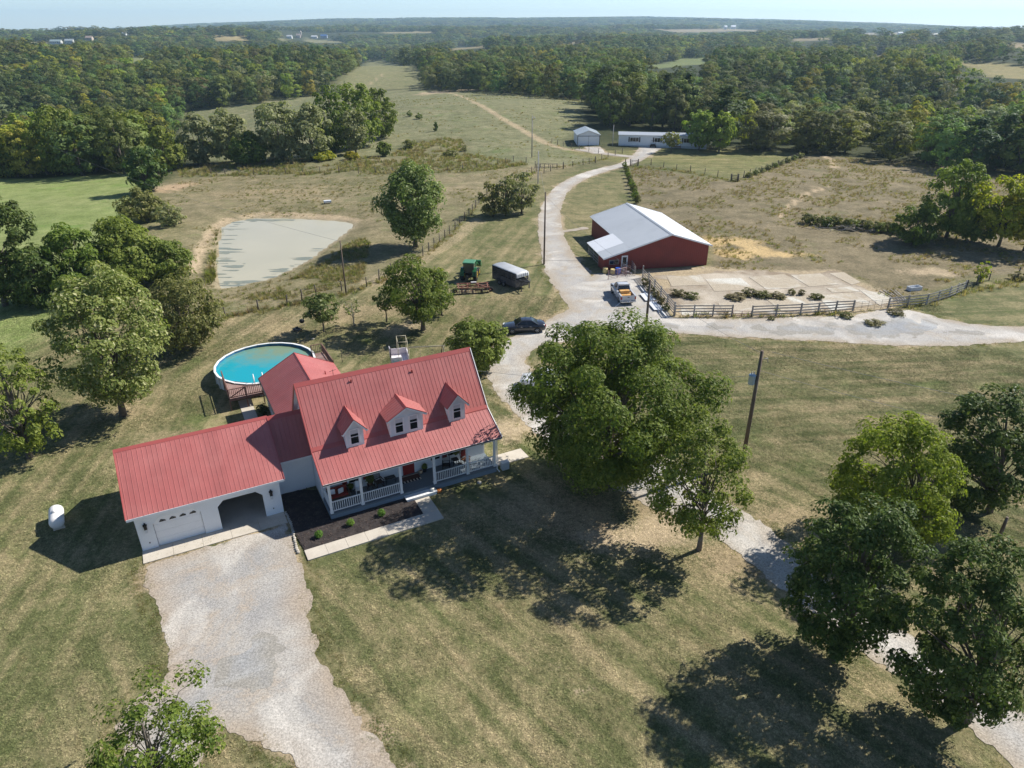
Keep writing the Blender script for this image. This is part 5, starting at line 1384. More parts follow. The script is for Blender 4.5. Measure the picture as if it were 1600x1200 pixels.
# ---- board fences
def board_fence(label, pxs, rails=4, h=1.35, spacing=2.45, group='board fences round the concrete yard', mat=M_GREYWOOD):
    P = [at(*p) for p in pxs]
    t = thing('board_fence', label, 'fence', tuple(P[0]), 0, group)
    o = P[0]
    for a, b in zip(P, P[1:]):
        d = b - a; ln = np.hypot(d[0], d[1]); n_ = max(1, round(ln / spacing)); ang = math.atan2(d[1], d[0]); nn = np.array([-d[1], d[0], 0]) / ln
        pts = []
        for k in range(n_ + 1):
            q = a + d * k / n_; q[2] = float(gz(q[0], q[1])); pts.append(q - o)
            MB().box((-.075, -.075, -.4), (.075, .075, h + .12 + random.uniform(-.05, .06))).build('post', mat, t, loc=tuple(q - o), rz=ang)
        for k in range(n_):
            for r_ in range(rails):
                if random.random() < .04: continue
                z = h * (.22 + .78 * r_ / (rails - 1)); j1, j2 = random.uniform(-.03, .03), random.uniform(-.03, .03)
                mb = MB(); mb.bar(pts[k] - nn * .1 + np.array([0, 0, z + j1]), pts[k + 1] - nn * .1 + np.array([0, 0, z + j2]), .035, .14); mb.build('rail', mat, t)
    return t
board_fence('tall grey board fence running from the barn yard down to the road corner', [(1004, 434), (1053, 493)], 5, 1.6, 2.6)
board_fence('grey board fence section nearest the corner pole along the gravel road', [(1054, 494), (1143, 494)], 4)
board_fence('longest grey board fence section along the gravel road in the middle', [(1174, 495), (1250, 492), (1332, 486)], 4)
board_fence('grey board fence section curving up toward the yellow bush', [(1387, 482), (1447, 476), (1482, 465), (1506, 455)], 4)
pipe_panel('wire_gate', 'thin wire gate between the two right board fence sections', 'gate', at(1334, 487), at(1386, 482), 1.2, 5, M_WIRE, None, .015, 6)
pipe_panel('wire_gate', 'low red rubble-filled gap gate between the left board fence sections', 'gate', at(1144, 494.5), at(1173, 495), .7, 3, M_REDPIPE, None, .03, 3)
# scrap metal sheets lying along the fence
M_SHEET = M('white metal sheet', (.62, .64, .66), .45, .08, 2)
for k, (pa, lb, l_, w_) in enumerate((((1012, 466), 'white metal sheet lying by the fence nearest the pickup', 2.6, 1.4), ((1024, 480), 'white metal sheet lying by the fence nearest the road corner', 2.8, 1.2))):
    q = obj_at(*pa, .18); a = at(1005, 455); b = at(1040, 495); ang = math.atan2((b - a)[1], (b - a)[0])
    t = thing('metal_sheet', lb, 'metal sheet', q, ang); MB().box((-l_ / 2, -w_ / 2, 0), (l_ / 2, w_ / 2, .04)).build('sheet', M_SHEET, t)
    for x in (-l_ * .35, l_ * .35): MB().box((x - .05, -w_ / 2, -.22), (x + .05, w_ / 2, -.001)).build('batten', M_POSTWOOD, t)
for k, (pa, pb, lb) in enumerate((((1003, 452), (1042, 497), 'long white fence rail lying on the gravel by the tall board fence'), ((1000, 449), (1030, 489), 'second white fence rail lying on the gravel beside the metal sheets'))):
    a, b = at(*pa), at(*pb); mb = MB(); mb.bar(a + [0, 0, .1], b + [0, 0, .1], .12, .1); tag(mb.build('loose_rail', M_SHEET), lb, 'rail')
for k in range(5):
    a, b = at(1374 + k * 6, 455 - (k % 2) * 1.0), at(1405 + k * 3, 473 - k * .6); mb = MB(); mb.bar(a + [0, 0, .08 + k * .02], b + [0, 0, .10], .1, .06)
    tag(mb.build('loose_rail', M_GREYWOOD), ('leftmost', 'second', 'middle', 'fourth', 'rightmost')[k] + ' pale board of the fan lying behind the right fence', 'rail', 'fan of loose boards behind the right fence')
p = at(1428, 453); t = thing('trough', 'small white trough standing in the dry pen behind the right fence', 'trough', tuple(p), .3)
MB().box((-.9, -.4, 0), (.9, .4, .08)).build('bottom', M_SHEET, t)
for lo, hi in (((-.9, -.4, .081), (.9, -.34, .5)), ((-.9, .34, .081), (.9, .4, .5)), ((-.9, -.339, .081), (-.84, .339, .5)), ((.84, -.339, .081), (.9, .339, .5))): MB().box(lo, hi).build('side', M_SHEET, t)

# ---- wire fences
post_a = MB().lathe([(.07, -.4), (.065, 1.38), (.03, 1.42)], 7).mesh('post', M_POSTWOOD)
def wire_fence(label, pxs, spacing=3.2, h=1.25, wires=4, group='wire fences round the pastures', big=()):
    P = [at(*p) for p in pxs]; o = P[0].copy()
    t = thing('wire_fence', label, 'fence', tuple(o), 0, group)
    tops = []
    for si, (a, b) in enumerate(zip(P, P[1:])):
        d = b - a; ln = np.hypot(d[0], d[1]); n_ = max(1, round(ln / spacing))
        for k in range(n_ + (1 if si == len(P) - 2 else 0)):
            q = a + d * k / n_; q[2] = float(gz(q[0], q[1])); tops.append(q - o)
            po = link('post', post_a, t, loc=tuple(q - o)); s_ = random.uniform(.85, 1.2)
            po.scale = (s_ * 1.2, s_ * 1.2, random.uniform(.9, 1.1)); po.rotation_euler = (random.uniform(-.05, .05), random.uniform(-.05, .05), 0)
    for w_ in range(wires):
        z = h * (.25 + .75 * w_ / (wires - 1))
        MB().tube([tuple(q + [0, 0, z]) for q in tops], .008, 3, cap=False).build('wire', M_WIRE, t)
    return t
wire_fence('wire fence on wooden posts below the pond and up beside the mown field', [(353, 497), (404, 486), (449, 477), (494, 461), (573, 448), (661, 400), (687, 378), (703, 366), (733, 338), (753, 312), (790, 290), (838, 268)], 3.0)
wire_fence('old wire fence along the weedy strip beyond the pond', [(330, 272), (420, 273), (500, 270), (560, 271), (640, 270), (700, 268), (745, 263), (778, 258), (802, 252), (822, 254)], 4.0)
wire_fence('wire fence along the left side of the lane before the shed', [(836, 262), (850, 271), (880, 262), (895, 260), (911, 258), (930, 253), (950, 246), (972, 240)], 3.5)
wire_fence('wire fence below the mobile home lawn', [(985, 259), (1017, 258), (1057, 265), (1101, 272), (1142, 281), (1152, 282)], 4.5)
wire_fence('wire fence on the right edge of the mobile home lawn', [(1152, 281), (1180, 272), (1215, 260), (1250, 245)], 3.5)
wire_fence('low wire fence behind the metal shed', [(862, 224), (880, 229), (905, 234), (935, 240)], 3.5)
wire_fence('fence posts behind the mobile home trees', [(1150, 235), (1190, 238), (1235, 243), (1262, 240)], 4.0)
wire_fence('wire fence from the yellow bush along the right field edge', [(1508, 455), (1525, 445), (1545, 438), (1590, 432), (1680, 440)], 3.5)
wire_fence('fence on the hill crest before the dark woods', [(640, 140), (700, 141), (780, 146), (850, 151), (920, 159)], 9)
# braced corner posts and gate of the lane entrance
for k, (px, py, lb) in enumerate(((977, 259, 'left gatepost of the lane to the mobile home'), (985, 259, 'right gatepost of the lane to the mobile home'), (997, 259, 'brace post right of the lane entrance'), (1142, 283, 'left corner post of the mobile home lawn'), (1153, 284, 'right corner post of the mobile home lawn'), (880, 264, 'heavy post of the old wooden pen left of the lane'), (930, 255, 'heavy post of the pen nearest the shed'))):
    t = thing('gatepost', lb, 'post', obj_at(px, py)); MB().lathe([(.13, -.4), (.12, 1.6), (.05, 1.66)], 8).build('timber', M_POSTWOOD, t)
pipe_panel('wooden_gate', 'dark wooden gate across the lane verge by the brace post', 'gate', at(987, 259), at(996, 259.5), 1.3, 4, M_POSTWOOD, None, .06, 2)
pipe_panel('wooden_gate', 'dark wooden gate at the low corner of the mobile home lawn', 'gate', at(1143, 283), at(1152, 284), 1.3, 4, M_POSTWOOD, None, .06, 2)
pipe_panel('wooden_pen_rail', 'long dark rail of the old pen left of the lane', 'fence', at(838, 262), at(870, 262), .9, 2, M_POSTWOOD, None, .06, 6)

# ---- utility poles and cables
def pole(label, px, py, top, r_=.15, arm=False, transformer=False, mat=M_POLE, name='utility_pole', lamp=False):
    p = at(px, py); h = height_to(p, top)
    t = thing(name, label, 'pole', tuple(p))
    MB().tube([(0, 0, -.6), (0, 0, h * .5), (0, 0, h)], [r_, r_ * .85, r_ * .68], 12, smooth=True).build('shaft', mat, t)
    if arm:
        mb = MB(); mb.bar((-.75, 0, h - .35), (.75, 0, h - .25), .09, .11); mb.build('crossarm', mat, t)
        for x in (-.68, .68): MB().lathe([(.05, 0), (.07, .06), (.04, .12), (.06, .16), (.02, .2)], 8, c=(x, 0, h - .24)).build('insulator', M_CANVAS, t)
    if transformer:
        mb = MB(); mb.lathe([(.02, 0), (.23, .03), (.25, .08), (.25, .72), (.27, .74), (.27, .79), (.12, .86)], 18, c=(-.42, -.05, h - 2.75)); mb.build('transformer', M('transformer grey', (.36, .46, .54), .4, .06), t)
        for x in (-.5, -.34): MB().lathe([(.035, 0), (.055, .05), (.035, .1), (.05, .15), (.02, .22)], 8, c=(x, -.05, h - 1.9)).build('bushing', M_CANVAS, t)
        mb = MB(); mb.bar((-.2, 0, h - 2.4), (-.1, 0, h - 2.4), .1, .3); mb.build('bracket', M_DARK, t)
        mb = MB(); mb.tube([(.12, 0, h - .7), (.45, -.1, h - .55), (.5, -.1, h - .9)], .03, 6); mb.build('cutout', M_CANVAS, t)
    if lamp:
        mb = MB(); mb.tube([(0, 0, h - .7), (.5, 0, h - .5)], .03, 6); mb.lathe([(.05, 0), (.16, -.1), (.16, -.3), (.1, -.36)], 10, c=(.5, 0, h - .4)); mb.build('yard_lamp', M_CANVAS, t)
    return p + np.array([0, 0, h])
tp1 = pole('leaning-looking wooden pole with grey transformer on the right lawn', 1160, 722, 548, .17, False, True)
tp2 = pole('dark wooden pole at the road corner behind the big tree', 1008, 524, 437, .16)
tp3 = pole('tall dark wooden pole beside the lane near the cattle trailer', 850, 413, 300, .14, False, False)
tp4 = pole('slim wooden pole standing near the pond bank', 541, 460, 376, .11)
tp5 = pole('tall grey pole with yard lamp on the pasture left of the lane', 831, 246, 180, .15, False, False, M_GREYWOOD, lamp=True)
tp6 = pole('pale metal pole at the bend of the lane', 840.5, 288, 236, .13, False, False, M_CANVAS)
pole('thin pale pole between the metal shed and the mobile home', 957, 228, 195, .10, False, False, M_CANVAS)
tp7 = pole('short brown post under the right trees', 1562, 838, 808, .13)
def cable(label, a, b, sag, group='overhead cables', r_=.013):
    a = np.array(a); b = np.array(b); pts = []
    for k in range(25):
        t_ = k / 24; q = a + (b - a) * t_; q = q - np.array([0, 0, 4 * sag * t_ * (1 - t_)]); pts.append(tuple(q))
    return tag(MB().tube(pts, r_, 4, cap=False).build('overhead_cable', M_CABLE), label, 'cable', group)
off_r = np.array([62.0, 27.0, 9.5])
cable('overhead cable from the transformer pole to the road corner pole', tp1 - [0, 0, .2], tp2 - [0, 0, .2], .5)
cable('overhead cable from the road corner pole to the tall pole by the lane', tp2 - [0, 0, .2], tp3 - [0, 0, .5], .6)
cable('overhead cable from the tall pole by the lane to the pale metal pole', tp3 - [0, 0, .4], tp6 - [0, 0, .2], .8)
cable('upper cable running from the transformer pole over the right trees', tp1 + [.68, 0, -.1], off_r, 1.1)
cable('lower cable running from the transformer pole over the right trees', tp1 - [0, 0, 1.6], off_r - [0, 0, 1.6], 1.5)
cable('overhead cable from the slim pond pole across the pond', tp4 - [0, 0, .1], np.array([-95.0, 150, 9.0]), 1.2)
cable('overhead cable from the transformer pole to the house gable', tp1 - [0, 0, 2.0], np.array([*HW(L_ + .1, 5.2), 6.6]), .7)

# ---- mobile home and metal shed
ml, mr = at(966, 227.5), at(1075, 230)
_l, _r = on_level(966, 227.5), on_level(1075, 230)
ang = math.atan2((_r - _l)[1], (_r - _l)[0])
mh = thing('mobile_home', 'long white mobile home with grey roof behind two round trees', 'mobile home', (ml[0], ml[1], max(float(gz(ml[0] + k * math.cos(ang), ml[1] + k * math.sin(ang) - .5)) for k in range(0, 25, 3)) - .1), ang)
ML, MWd, MH_ = 24.5, 4.4, 3.1
MB().box((0, 0, .35), (ML, MWd, MH_)).build('wall', M_WHITE, mh); MB().box((.05, .05, -2.5), (ML - .05, MWd - .05, .345)).build('skirting', M('pale skirting', (.5, .52, .53), .8, .06), mh)
mhr = roof_plane(mh, 'roof', (-.2, -.25, MH_), (1, 0, 0), (0, MWd / 2 + .25, .55), ML + .4, M('mobile home roof', (.36, .39, .43), .5, .06), 1.2)
roof_plane(mh, 'roof', (ML + .2, MWd + .25, MH_), (-1, 0, 0), (0, -MWd / 2 - .25, .55), ML + .4, bpy.data.materials['mobile home roof'], 1.2)
for x in (0, ML - .04): MB().extrude([(x, .0, MH_), (x, MWd, MH_), (x, MWd / 2, MH_ + .48)], (.04, 0, 0)).build('gable', M_WHITE, mh)
for x, w_ in ((3.2, 2.4), (10.0, 1.6), (13.3, 1.7), (18.0, 1.7), (21.5, 1.2)):
    wf = MB().box((x - .08, -.03, 1.25), (x + w_ + .08, -.002, 2.45)).build('window', M_WHITE2, mh)
    n_ = 3 if w_ > 2 else 2
    for k in range(n_): MB().box((x + k * w_ / n_ + .03, -.045, 1.32), (x + (k + 1) * w_ / n_ - .03, -.031, 2.38)).build('pane', M_GLASS, wf)
    for xs in (x - .45, x + w_ + .1): MB().box((xs, -.03, 1.2), (xs + .34, -.002, 2.5)).build('shutter', M_DARK, wf)
mdo = MB().box((15.6, -.05, .5), (16.5, -.002, 2.5)).build('door', M_WHITE2, mh)
mp = MB(); mp.box((14.9, -2.0, .30), (17.3, -.06, .42)); mp.build('porch_deck', M_BROWNWOOD, mh)
for x in (14.95, 17.15): MB().box((x, -1.95, -.9), (x + .1, -1.85, 1.3)).build('porch_post', M_BROWNWOOD, mh)
MB().box((14.95, -1.97, 1.301), (17.25, -1.88, 1.38)).build('porch_rail', M_BROWNWOOD, mh)
sl, sr = at(902, 227.5), at(936, 227.5)
ang = math.atan2((sr - sl)[1], (sr - sl)[0]) + R(4); SW = 6.3
sh = thing('metal_shed', 'white gabled metal shed with dark trimmed double doors', 'shed', tuple(sl), ang)
mb = MB(); mb.extrude([(0, 0, -.8), (SW, 0, -.8), (SW, 0, 2.9), (SW / 2, 0, 4.05), (0, 0, 2.9)], (0, 9, 0)); mb.build('wall', M_WHITE, sh)
M_SHEDR = M('shed roof metal', (.50, .55, .57), .45, .06)
shr = roof_plane(sh, 'roof', (-.25, 9.2, 2.86), (0, -1, 0), (SW / 2 + .25, 0, 1.24), 9.5, M_SHEDR)
roof_plane(sh, 'roof', (SW + .25, -.3, 2.86), (0, 1, 0), (-SW / 2 - .25, 0, 1.24), 9.5, M_SHEDR)
for x0, x1 in ((-.02, .10), (SW - .10, SW + .02)): MB().box((x0, -.06, -.6), (x1, -.002, 2.9)).build('corner_trim', M_DARK, sh)
mb = MB(); mb.bar((0, -.06, 2.85), (SW / 2, -.06, 4.02), .05, .12); mb.bar((SW / 2, -.06, 4.02), (SW, -.06, 2.85), .05, .12); mb.bar((.1, -.05, 2.55), (SW - .1, -.05, 2.55), .05, .12); mb.build('gable_trim', M_DARK, sh)
for x0 in (.18, SW / 2 + .03): MB().box((x0, -.05, -.4), (x0 + SW / 2 - .22, -.002, 2.48)).build('door', M_WHITE2, sh)
MB().box((SW / 2 - .025, -.06, -.4), (SW / 2 + .025, -.003, 2.48)).build('door_joint', M_DARK, sh)

# ---- far farm buildings
def far_barn(name, label, px, py, wpx, hm, roofc, wallc, dep=10, rz=0.0, cat='barn'):
    p = at(px, py); w_ = metres(p, wpx); d = max(hm * .9, w_ * .35)
    t = thing(name, label, cat, tuple(p), rz)
    MB().extrude([(-w_ / 2, 0, -3), (-w_ / 2, d, -3), (-w_ / 2, d, hm * .62), (-w_ / 2, d / 2, hm * .98), (-w_ / 2, 0, hm * .62)], (w_, 0, 0)).build('wall', M('far wall', wallc, .7, .05), t)
    m_ = M('far roof', roofc, .5, .05)
    for sg, y0 in ((1, -.4), (-1, d + .4)):
        mb = MB(); mb.extrude([(-w_ / 2 - .4, y0, hm * .60), (w_ / 2 + .4, y0, hm * .60), (w_ / 2 + .4, d / 2, hm * 1.0), (-w_ / 2 - .4, d / 2, hm * 1.0)], (0, 0, .12)); mb.build('roof', m_, t)
    n_ = 5
    for k in range(n_):
        x = -w_ / 2 + w_ * (k + .5) / n_; MB().box((x - w_ * .04, -.06, hm * .22), (x + w_ * .04, -.002, hm * .45)).build('window', M_GLASS, t)
    return p
FAR_B = [('far_barn', 'long pale barn with green-grey roof on the left ridge', 87, 69, 17, 8, (.33, .40, .38), (.6, .6, .56)),
         ('far_barn', 'shorter pale barn right of the long barn on the left ridge', 108, 68, 13, 8, (.40, .44, .42), (.62, .62, .58)),
         ('far_house', 'small tan house among trees on the left ridge', 139, 64, 10, 9, (.40, .30, .24), (.5, .42, .34)),
         ('far_house', 'tiny white house far out left of the ridge field', 194, 55, 5, 9, (.5, .5, .5), (.8, .8, .78)),
         ('far_barn', 'white farm buildings left of the blue roofed barn', 452, 60, 8, 9, (.55, .55, .54), (.75, .75, .72)),
         ('far_house', 'tan farmhouse beside the far silo', 466, 59, 6, 11, (.35, .27, .22), (.5, .42, .36)),
         ('far_barn', 'low white shed of the distant farm', 491, 60, 9, 8, (.66, .66, .64), (.7, .66, .62)),
         ('far_barn', 'blue roofed barn of the distant farm', 506, 60, 10, 11, (.06, .14, .34), (.30, .34, .42)),
         ('far_barn', 'left one of two tiny white barns in the far tan field', 1134, 46, 4, 14, (.8, .8, .8), (.8, .8, .8)),
         ('far_barn', 'right one of two tiny white barns in the far tan field', 1146, 45.5, 7, 14, (.8, .8, .8), (.8, .8, .8)),
         ('far_house', 'small white roofed house in the far right woods', 1407, 54, 7, 9, (.6, .62, .6), (.6, .6, .58)),
         ('far_house', 'pale roofed house at the far right edge of the woods', 1460, 58, 9, 8, (.42, .46, .44), (.6, .6, .56))]
FAR_BOX = []
for f_ in FAR_B:
    p = far_barn(*f_, cat='house' if 'house' in f_[0] else 'barn')
    FAR_BOX.append((f_[2] - f_[4] / 2 - 1, f_[3] - 5, f_[2] + f_[4] / 2 + 1, f_[3]))
p = at(470.5, 58.5); t = thing('silo', 'pale silo of the distant farm', 'silo', tuple(p))
MB().lathe([(3, -2), (3, 15), (2.4, 17), (.5, 18.2)], 14).build('body', M('silo concrete', (.45, .38, .34), .8, .08), t)

# ================================================================== VEHICLES AND YARD THINGS
M_TYRE = M('tyre rubber', (.014, .014, .015), .85, .2, 6)
M_RIM = M('alloy rim', (.42, .43, .44), .35, .05, metal=.6)
M_CARPAINT = M('dark car paint', (.018, .019, .024), .22, .05, coat=.6, spec=.6)
M_SILVER = M('silver truck paint', (.46, .48, .50), .3, .04, coat=.5, spec=.5)
M_WHITECAR = M('white car paint', (.66, .67, .68), .3, .04, coat=.4)
M_LAMP = M('clear lamp', (.6, .62, .64), .15, .03); M_TAIL = M('tail lamp', (.30, .012, .012), .25, .05)
M_CHROME = M('chrome trim', (.55, .56, .57), .2, .03, metal=.9)
M_STEELG = M('dark trailer steel', (.045, .045, .052), .5, .25, 2, (.12, .11, .11), .8)
def wheel(parent, c, r_, w_, rim_mat=M_RIM, rim_r=.62, n=20):
    mb = MB(); mb.lathe([(r_ * .55, -w_ / 2), (r_ * .9, -w_ / 2), (r_, -w_ * .32), (r_, w_ * .32), (r_ * .9, w_ / 2), (r_ * .55, w_ / 2)], n, axis='y')
    t = mb.build('wheel', M_TYRE, parent, loc=c)
    mb = MB(); mb.lathe([(r_ * .1, -w_ * .42), (r_ * rim_r, -w_ * .5 - .004), (r_ * rim_r, w_ * .5 + .004), (r_ * .1, w_ * .42)], n, axis='y')
    for k in range(5):
        a = k * 1.2566
        for s_ in (-1, 1): mb.bar((0, s_ * w_ * .47, 0), (r_ * rim_r * .95 * math.cos(a), s_ * w_ * .52, r_ * rim_r * .95 * math.sin(a)), .05, .03)
    mb.build('rim', rim_mat, t)
    return t
def car_body(mb, st, mat=0):
    """st: stations (x, half width, sill z, shoulder z, top z)"""
    rings = []
    for x, w_, zb, zs, zt in st:
        rings.append([(x, -w_ * .86, zb), (x, -w_ * .98, zb + .12), (x, -w_, (zb + zs) / 2 + .04), (x, -w_ * .96, zs), (x, -w_ * .80, zt), (x, 0, zt + .025), (x, w_ * .80, zt), (x, w_ * .96, zs), (x, w_, (zb + zs) / 2 + .04), (x, w_ * .98, zb + .12), (x, w_ * .86, zb)])
    mb.loft(rings, mat)
def cabin(parent, x0, x1, x2, x3, z0, z1, w0, w1, paint, pane='window'):
    """greenhouse: base from x0 (windscreen foot) to x3 (rear glass foot), roof from x1 to x2"""
    lo = lambda x, s: Vector((x, s * w0, z0)); hi = lambda x, s: Vector((x, s * w1, z1))
    rf_ = MB(); n_ = 7; rings = []
    for x, dz in ((x1 + .06, -.035), (x1 - .12, .0), ((x1 + x2) / 2, .035), (x2 + .12, .0), (x2 - .06, -.035)):
        rings.append([(x, w1 * k, z1 + dz - .045 * abs(k) ** 3) for k in (-1.03, -.8, -.4, 0, .4, .8, 1.03)] + [(x, w1 * 1.0, z1 + dz - .10), (x, -w1 * 1.0, z1 + dz - .10)])
    rf_.loft(rings); rf_.build('roof', paint, parent)
    mb = MB(); mb.extrude([tuple(lo(x0, -.92)), tuple(lo(x0, .92)), tuple(hi(x1, .92)), tuple(hi(x1, -.92))], (-.03, 0, -.01)); mb.build('windscreen', M_GLASS, parent)
    mb = MB(); mb.extrude([tuple(lo(x3, -.92)), tuple(lo(x3, .92)), tuple(hi(x2, .92)), tuple(hi(x2, -.92))], (.03, 0, -.01)); mb.build('rear_window', M_GLASS, parent)
    for s in (-1, 1):
        xm0, xm1 = (x0 + x3) / 2 + .05, (x1 + x2) / 2 + .05
        for a, b, c, d in ((x0 - .16, xm0 + .04, xm1 + .04, x1 - .08), (xm0 - .04, x3 + .22, x2 + .12, xm1 - .04)):
            mb = MB(); mb.extrude([tuple(lo(a, s)), tuple(lo(b, s)), tuple(hi(c, s) - Vector((0, 0, .06))), tuple(hi(d, s) - Vector((0, 0, .06)))], (0, -s * .03, 0)); mb.build('side_window', M_GLASS, parent)
        pl = MB(); pl.bar(lo(x0, s), hi(x1, s), .06, .05); pl.bar(lo(xm0, s * 1.01), hi(xm1, s * 1.01), .07, .03); pl.bar(lo(x3 + .06, s), hi(x2 + .03, s), .12, .05); pl.bar(lo(x0, s), lo(x3, s), .04, .05); pl.build('pillar', paint, parent)
        pf = MB(); pf.extrude([tuple(lo(x3 - .02, s * .99)), tuple(lo(x3 + .22, s * .99)), tuple(hi(x2 + .12, s * .99)), tuple(hi(x2, s * .99))], (0, -s * .05, 0)); pf.build('quarter_panel', paint, parent)
    MB().extrude([(x0 - .05, -w0 * .9, z0 - .05), (x0 - .05, w0 * .9, z0 - .05), (x3 + .05, w0 * .9, z0 - .05), (x3 + .05, -w0 * .9, z0 - .05)], (0, 0, .06)).build('interior', M_BLACK, parent)
def sedan(label, loc, rz, paint):
    t = thing('parked_car', label, 'car', loc, rz)
    mb = MB(); car_body(mb, [(2.40, .62, .30, .56, .60), (2.30, .80, .22, .64, .68), (1.9, .90, .20, .74, .79), (1.4, .93, .19, .82, .88), (.95, .935, .19, .88, .93), (0, .94, .19, .91, .95), (-1.0, .94, .19, .93, .97), (-1.6, .93, .19, .95, 1.01), (-2.1, .88, .22, .93, 1.0), (-2.36, .80, .30, .86, .94), (-2.44, .66, .36, .74, .80)])
    mb.build('body', paint, t)
    cabin(t, 1.05, .32, -.85, -1.72, .93, 1.43, .80, .60, paint)
    for x in (1.42, -1.42):
        for s in (-1, 1): wheel(t, (x, s * .83, .33), .33, .22)
        for s in (-1, 1):
            mb = MB(); mb.lathe([(.40, -.02), (.40, .02)], 20, axis='y', c=(x, s * .915, .34)); mb.build('wheel_arch', M_BLACK, t)
    for s in (-1, 1):
        mb = MB(); mb.extrude([(2.25, s * .45, .60), (2.33, s * .45, .72), (2.12, s * .84, .76), (2.10, s * .86, .63)], (.03, 0, .0)); mb.build('headlight', M_LAMP, t)
        mb = MB(); mb.box((-2.43, s * .62 - .2, .74), (-2.30, s * .62 + .2, .88)); mb.build('tail_light', M_TAIL, t)
        mb = MB(); mb.box((.78, s * 1.0 - .09, .93), (.92, s * 1.0 + .09, 1.07)); mb.build('mirror', paint, t, bevel=.03)
        for x in (.35, -.65): MB().box((x - .1, s * .945 - .012, .80), (x + .1, s * .945 + .012, .83)).build('door_handle', M_CHROME, t)
    MB().box((2.36, -.4, .40), (2.44, .4, .56)).build('grille', M_BLACK, t); MB().box((-2.47, -.26, .52), (-2.43, .26, .64)).build('number_plate', M_WHITE2, t)
    return t
ca, cb = at(793, 524), at(840, 519)
cpos = at(817, 520); sedan('dark blue-black saloon car parked on the gravel bend', (cpos[0] + .1, cpos[1] + .6, cpos[2] + .02), R(186), M_CARPAINT)

def pickup(label, loc, rz, paint):
    t = thing('pickup_truck', label, 'pickup truck', loc, rz)
    mb = MB(); car_body(mb, [(2.78, .80, .45, .85, .92), (2.7, .94, .40, .95, 1.02), (2.2, .98, .38, 1.05, 1.12), (1.3, 1.0, .36, 1.10, 1.17), (.6, 1.0, .36, 1.12, 1.18), (-.55, 1.0, .36, 1.12, 1.18)]); mb.build('body', paint, t)
    cabin(t, 1.35, .70, -.35, -.55, 1.15, 1.86, .86, .70, paint)
    # bed: floor, sides, tailgate
    MB().box((-2.75, -.78, .62), (-.56, .78, .70)).build('bed_floor', M_DARK, t)
    for s in (-1, 1): MB().box((-2.72, s * .89 - .1, .42), (-.555, s * .89 + .1, 1.20)).build('bed_side', paint, t, bevel=.03)
    MB().box((-.66, -.785, .701), (-.57, .785, 1.20)).build('bulkhead', paint, t)
    tg = MB().box((-2.80, -.95, .55), (-2.73, .95, 1.18)).build('tailgate', paint, t, bevel=.02); MB().box((-2.825, -.12, .98), (-2.801, .12, 1.06)).build('handle', M_BLACK, tg)
    MB().box((-2.98, -.95, .38), (-2.80, .95, .54)).build('bumper', M_CHROME, t, bevel=.03); MB().box((-2.995, -.2, .44), (-2.981, .2, .53)).build('number_plate', M_WHITE2, t)
    for x in (1.75, -1.75):
        for s in (-1, 1): wheel(t, (x, s * .86, .40), .40, .26)
    for s in (-1, 1):
        MB().box((-2.815, s * .88 - .08, .72), (-2.735, s * .88 + .08, 1.08)).build('tail_light', M_TAIL, t); MB().box((2.62, s * .68 - .2, .78), (2.79, s * .68 + .2, .94)).build('headlight', M_LAMP, t)
        MB().box((1.05, s * 1.12 - .12, 1.16), (1.17, s * 1.12 + .12, 1.38)).build('mirror', M_BLACK, t, bevel=.02)
    return t
p = at(974, 470); tr_ang = R(97)
tk = pickup('silver pickup truck loaded with orange-tan bales near the barn', (p[0], p[1] + 1.2, p[2] + .03), tr_ang, M_SILVER)
M_HAY = M('orange tan hay', (.52, .27, .085), .95, .25, 5, (.62, .40, .16), 2.0, bump=.4)
for k, (x, y, z, lb) in enumerate(((-1.25, -.1, .71, 'front bale in the pickup bed'), (-1.95, .12, .71, 'rear bale in the pickup bed nearest the tailgate'), (-1.35, .15, 1.08, 'upper bale lying on top in the pickup bed'))):
    c, s = math.cos(tr_ang), math.sin(tr_ang)
    b = thing('hay_bale', lb, 'bale', (p[0] + x * c - y * s, p[1] + 1.2 + x * s + y * c, p[2] + .03 + z), tr_ang + R(4 * k - 4), 'bales in the pickup bed')
    MB().box((-.30, -.62, 0), (.30, .62, .36)).build('hay', M_HAY, b, bevel=.04)
    for yy in (-.25, .25): MB().box((-.305, yy - .012, -.003), (.305, yy + .012, .365)).build('twine', M_YEL, b)
mb = MB(); mb.bar((p[0] - 1.3, p[1] - 2.2, p[2] + .06), (p[0] - .2, p[1] - 1.0, p[2] + .45), .08, .06); tag(mb.build('loose_rail', M_SHEET), 'pale pole propped behind the pickup tailgate', 'pole')

def suv(label, loc, rz, paint):
    t = thing('parked_suv', label, 'car', loc, rz)
    mb = MB(); car_body(mb, [(2.35, .70, .42, .78, .85), (2.25, .90, .34, .90, .96), (1.6, .97, .30, 1.0, 1.07), (1.0, .98, .28, 1.05, 1.10), (-1.5, .98, .28, 1.08, 1.12), (-2.2, .94, .32, 1.05, 1.10), (-2.36, .84, .40, .95, 1.0)]); mb.build('body', paint, t)
    cabin(t, 1.1, .45, -1.85, -2.22, 1.08, 1.72, .88, .70, paint)
    for x in (1.4, -1.45):
        for s in (-1, 1): wheel(t, (x, s * .86, .37), .37, .25)
    for s in (-1, 1):
        MB().box((2.2, s * .66 - .2, .76), (2.34, s * .66 + .2, .88)).build('headlight', M_LAMP, t); MB().box((-2.38, s * .78 - .1, .85), (-2.25, s * .78 + .1, 1.1)).build('tail_light', M_TAIL, t); MB().box((.82, s * 1.06 - .1, 1.1), (.95, s * 1.06 + .1, 1.26)).build('mirror', M_BLACK, t, bevel=.02)
    return t
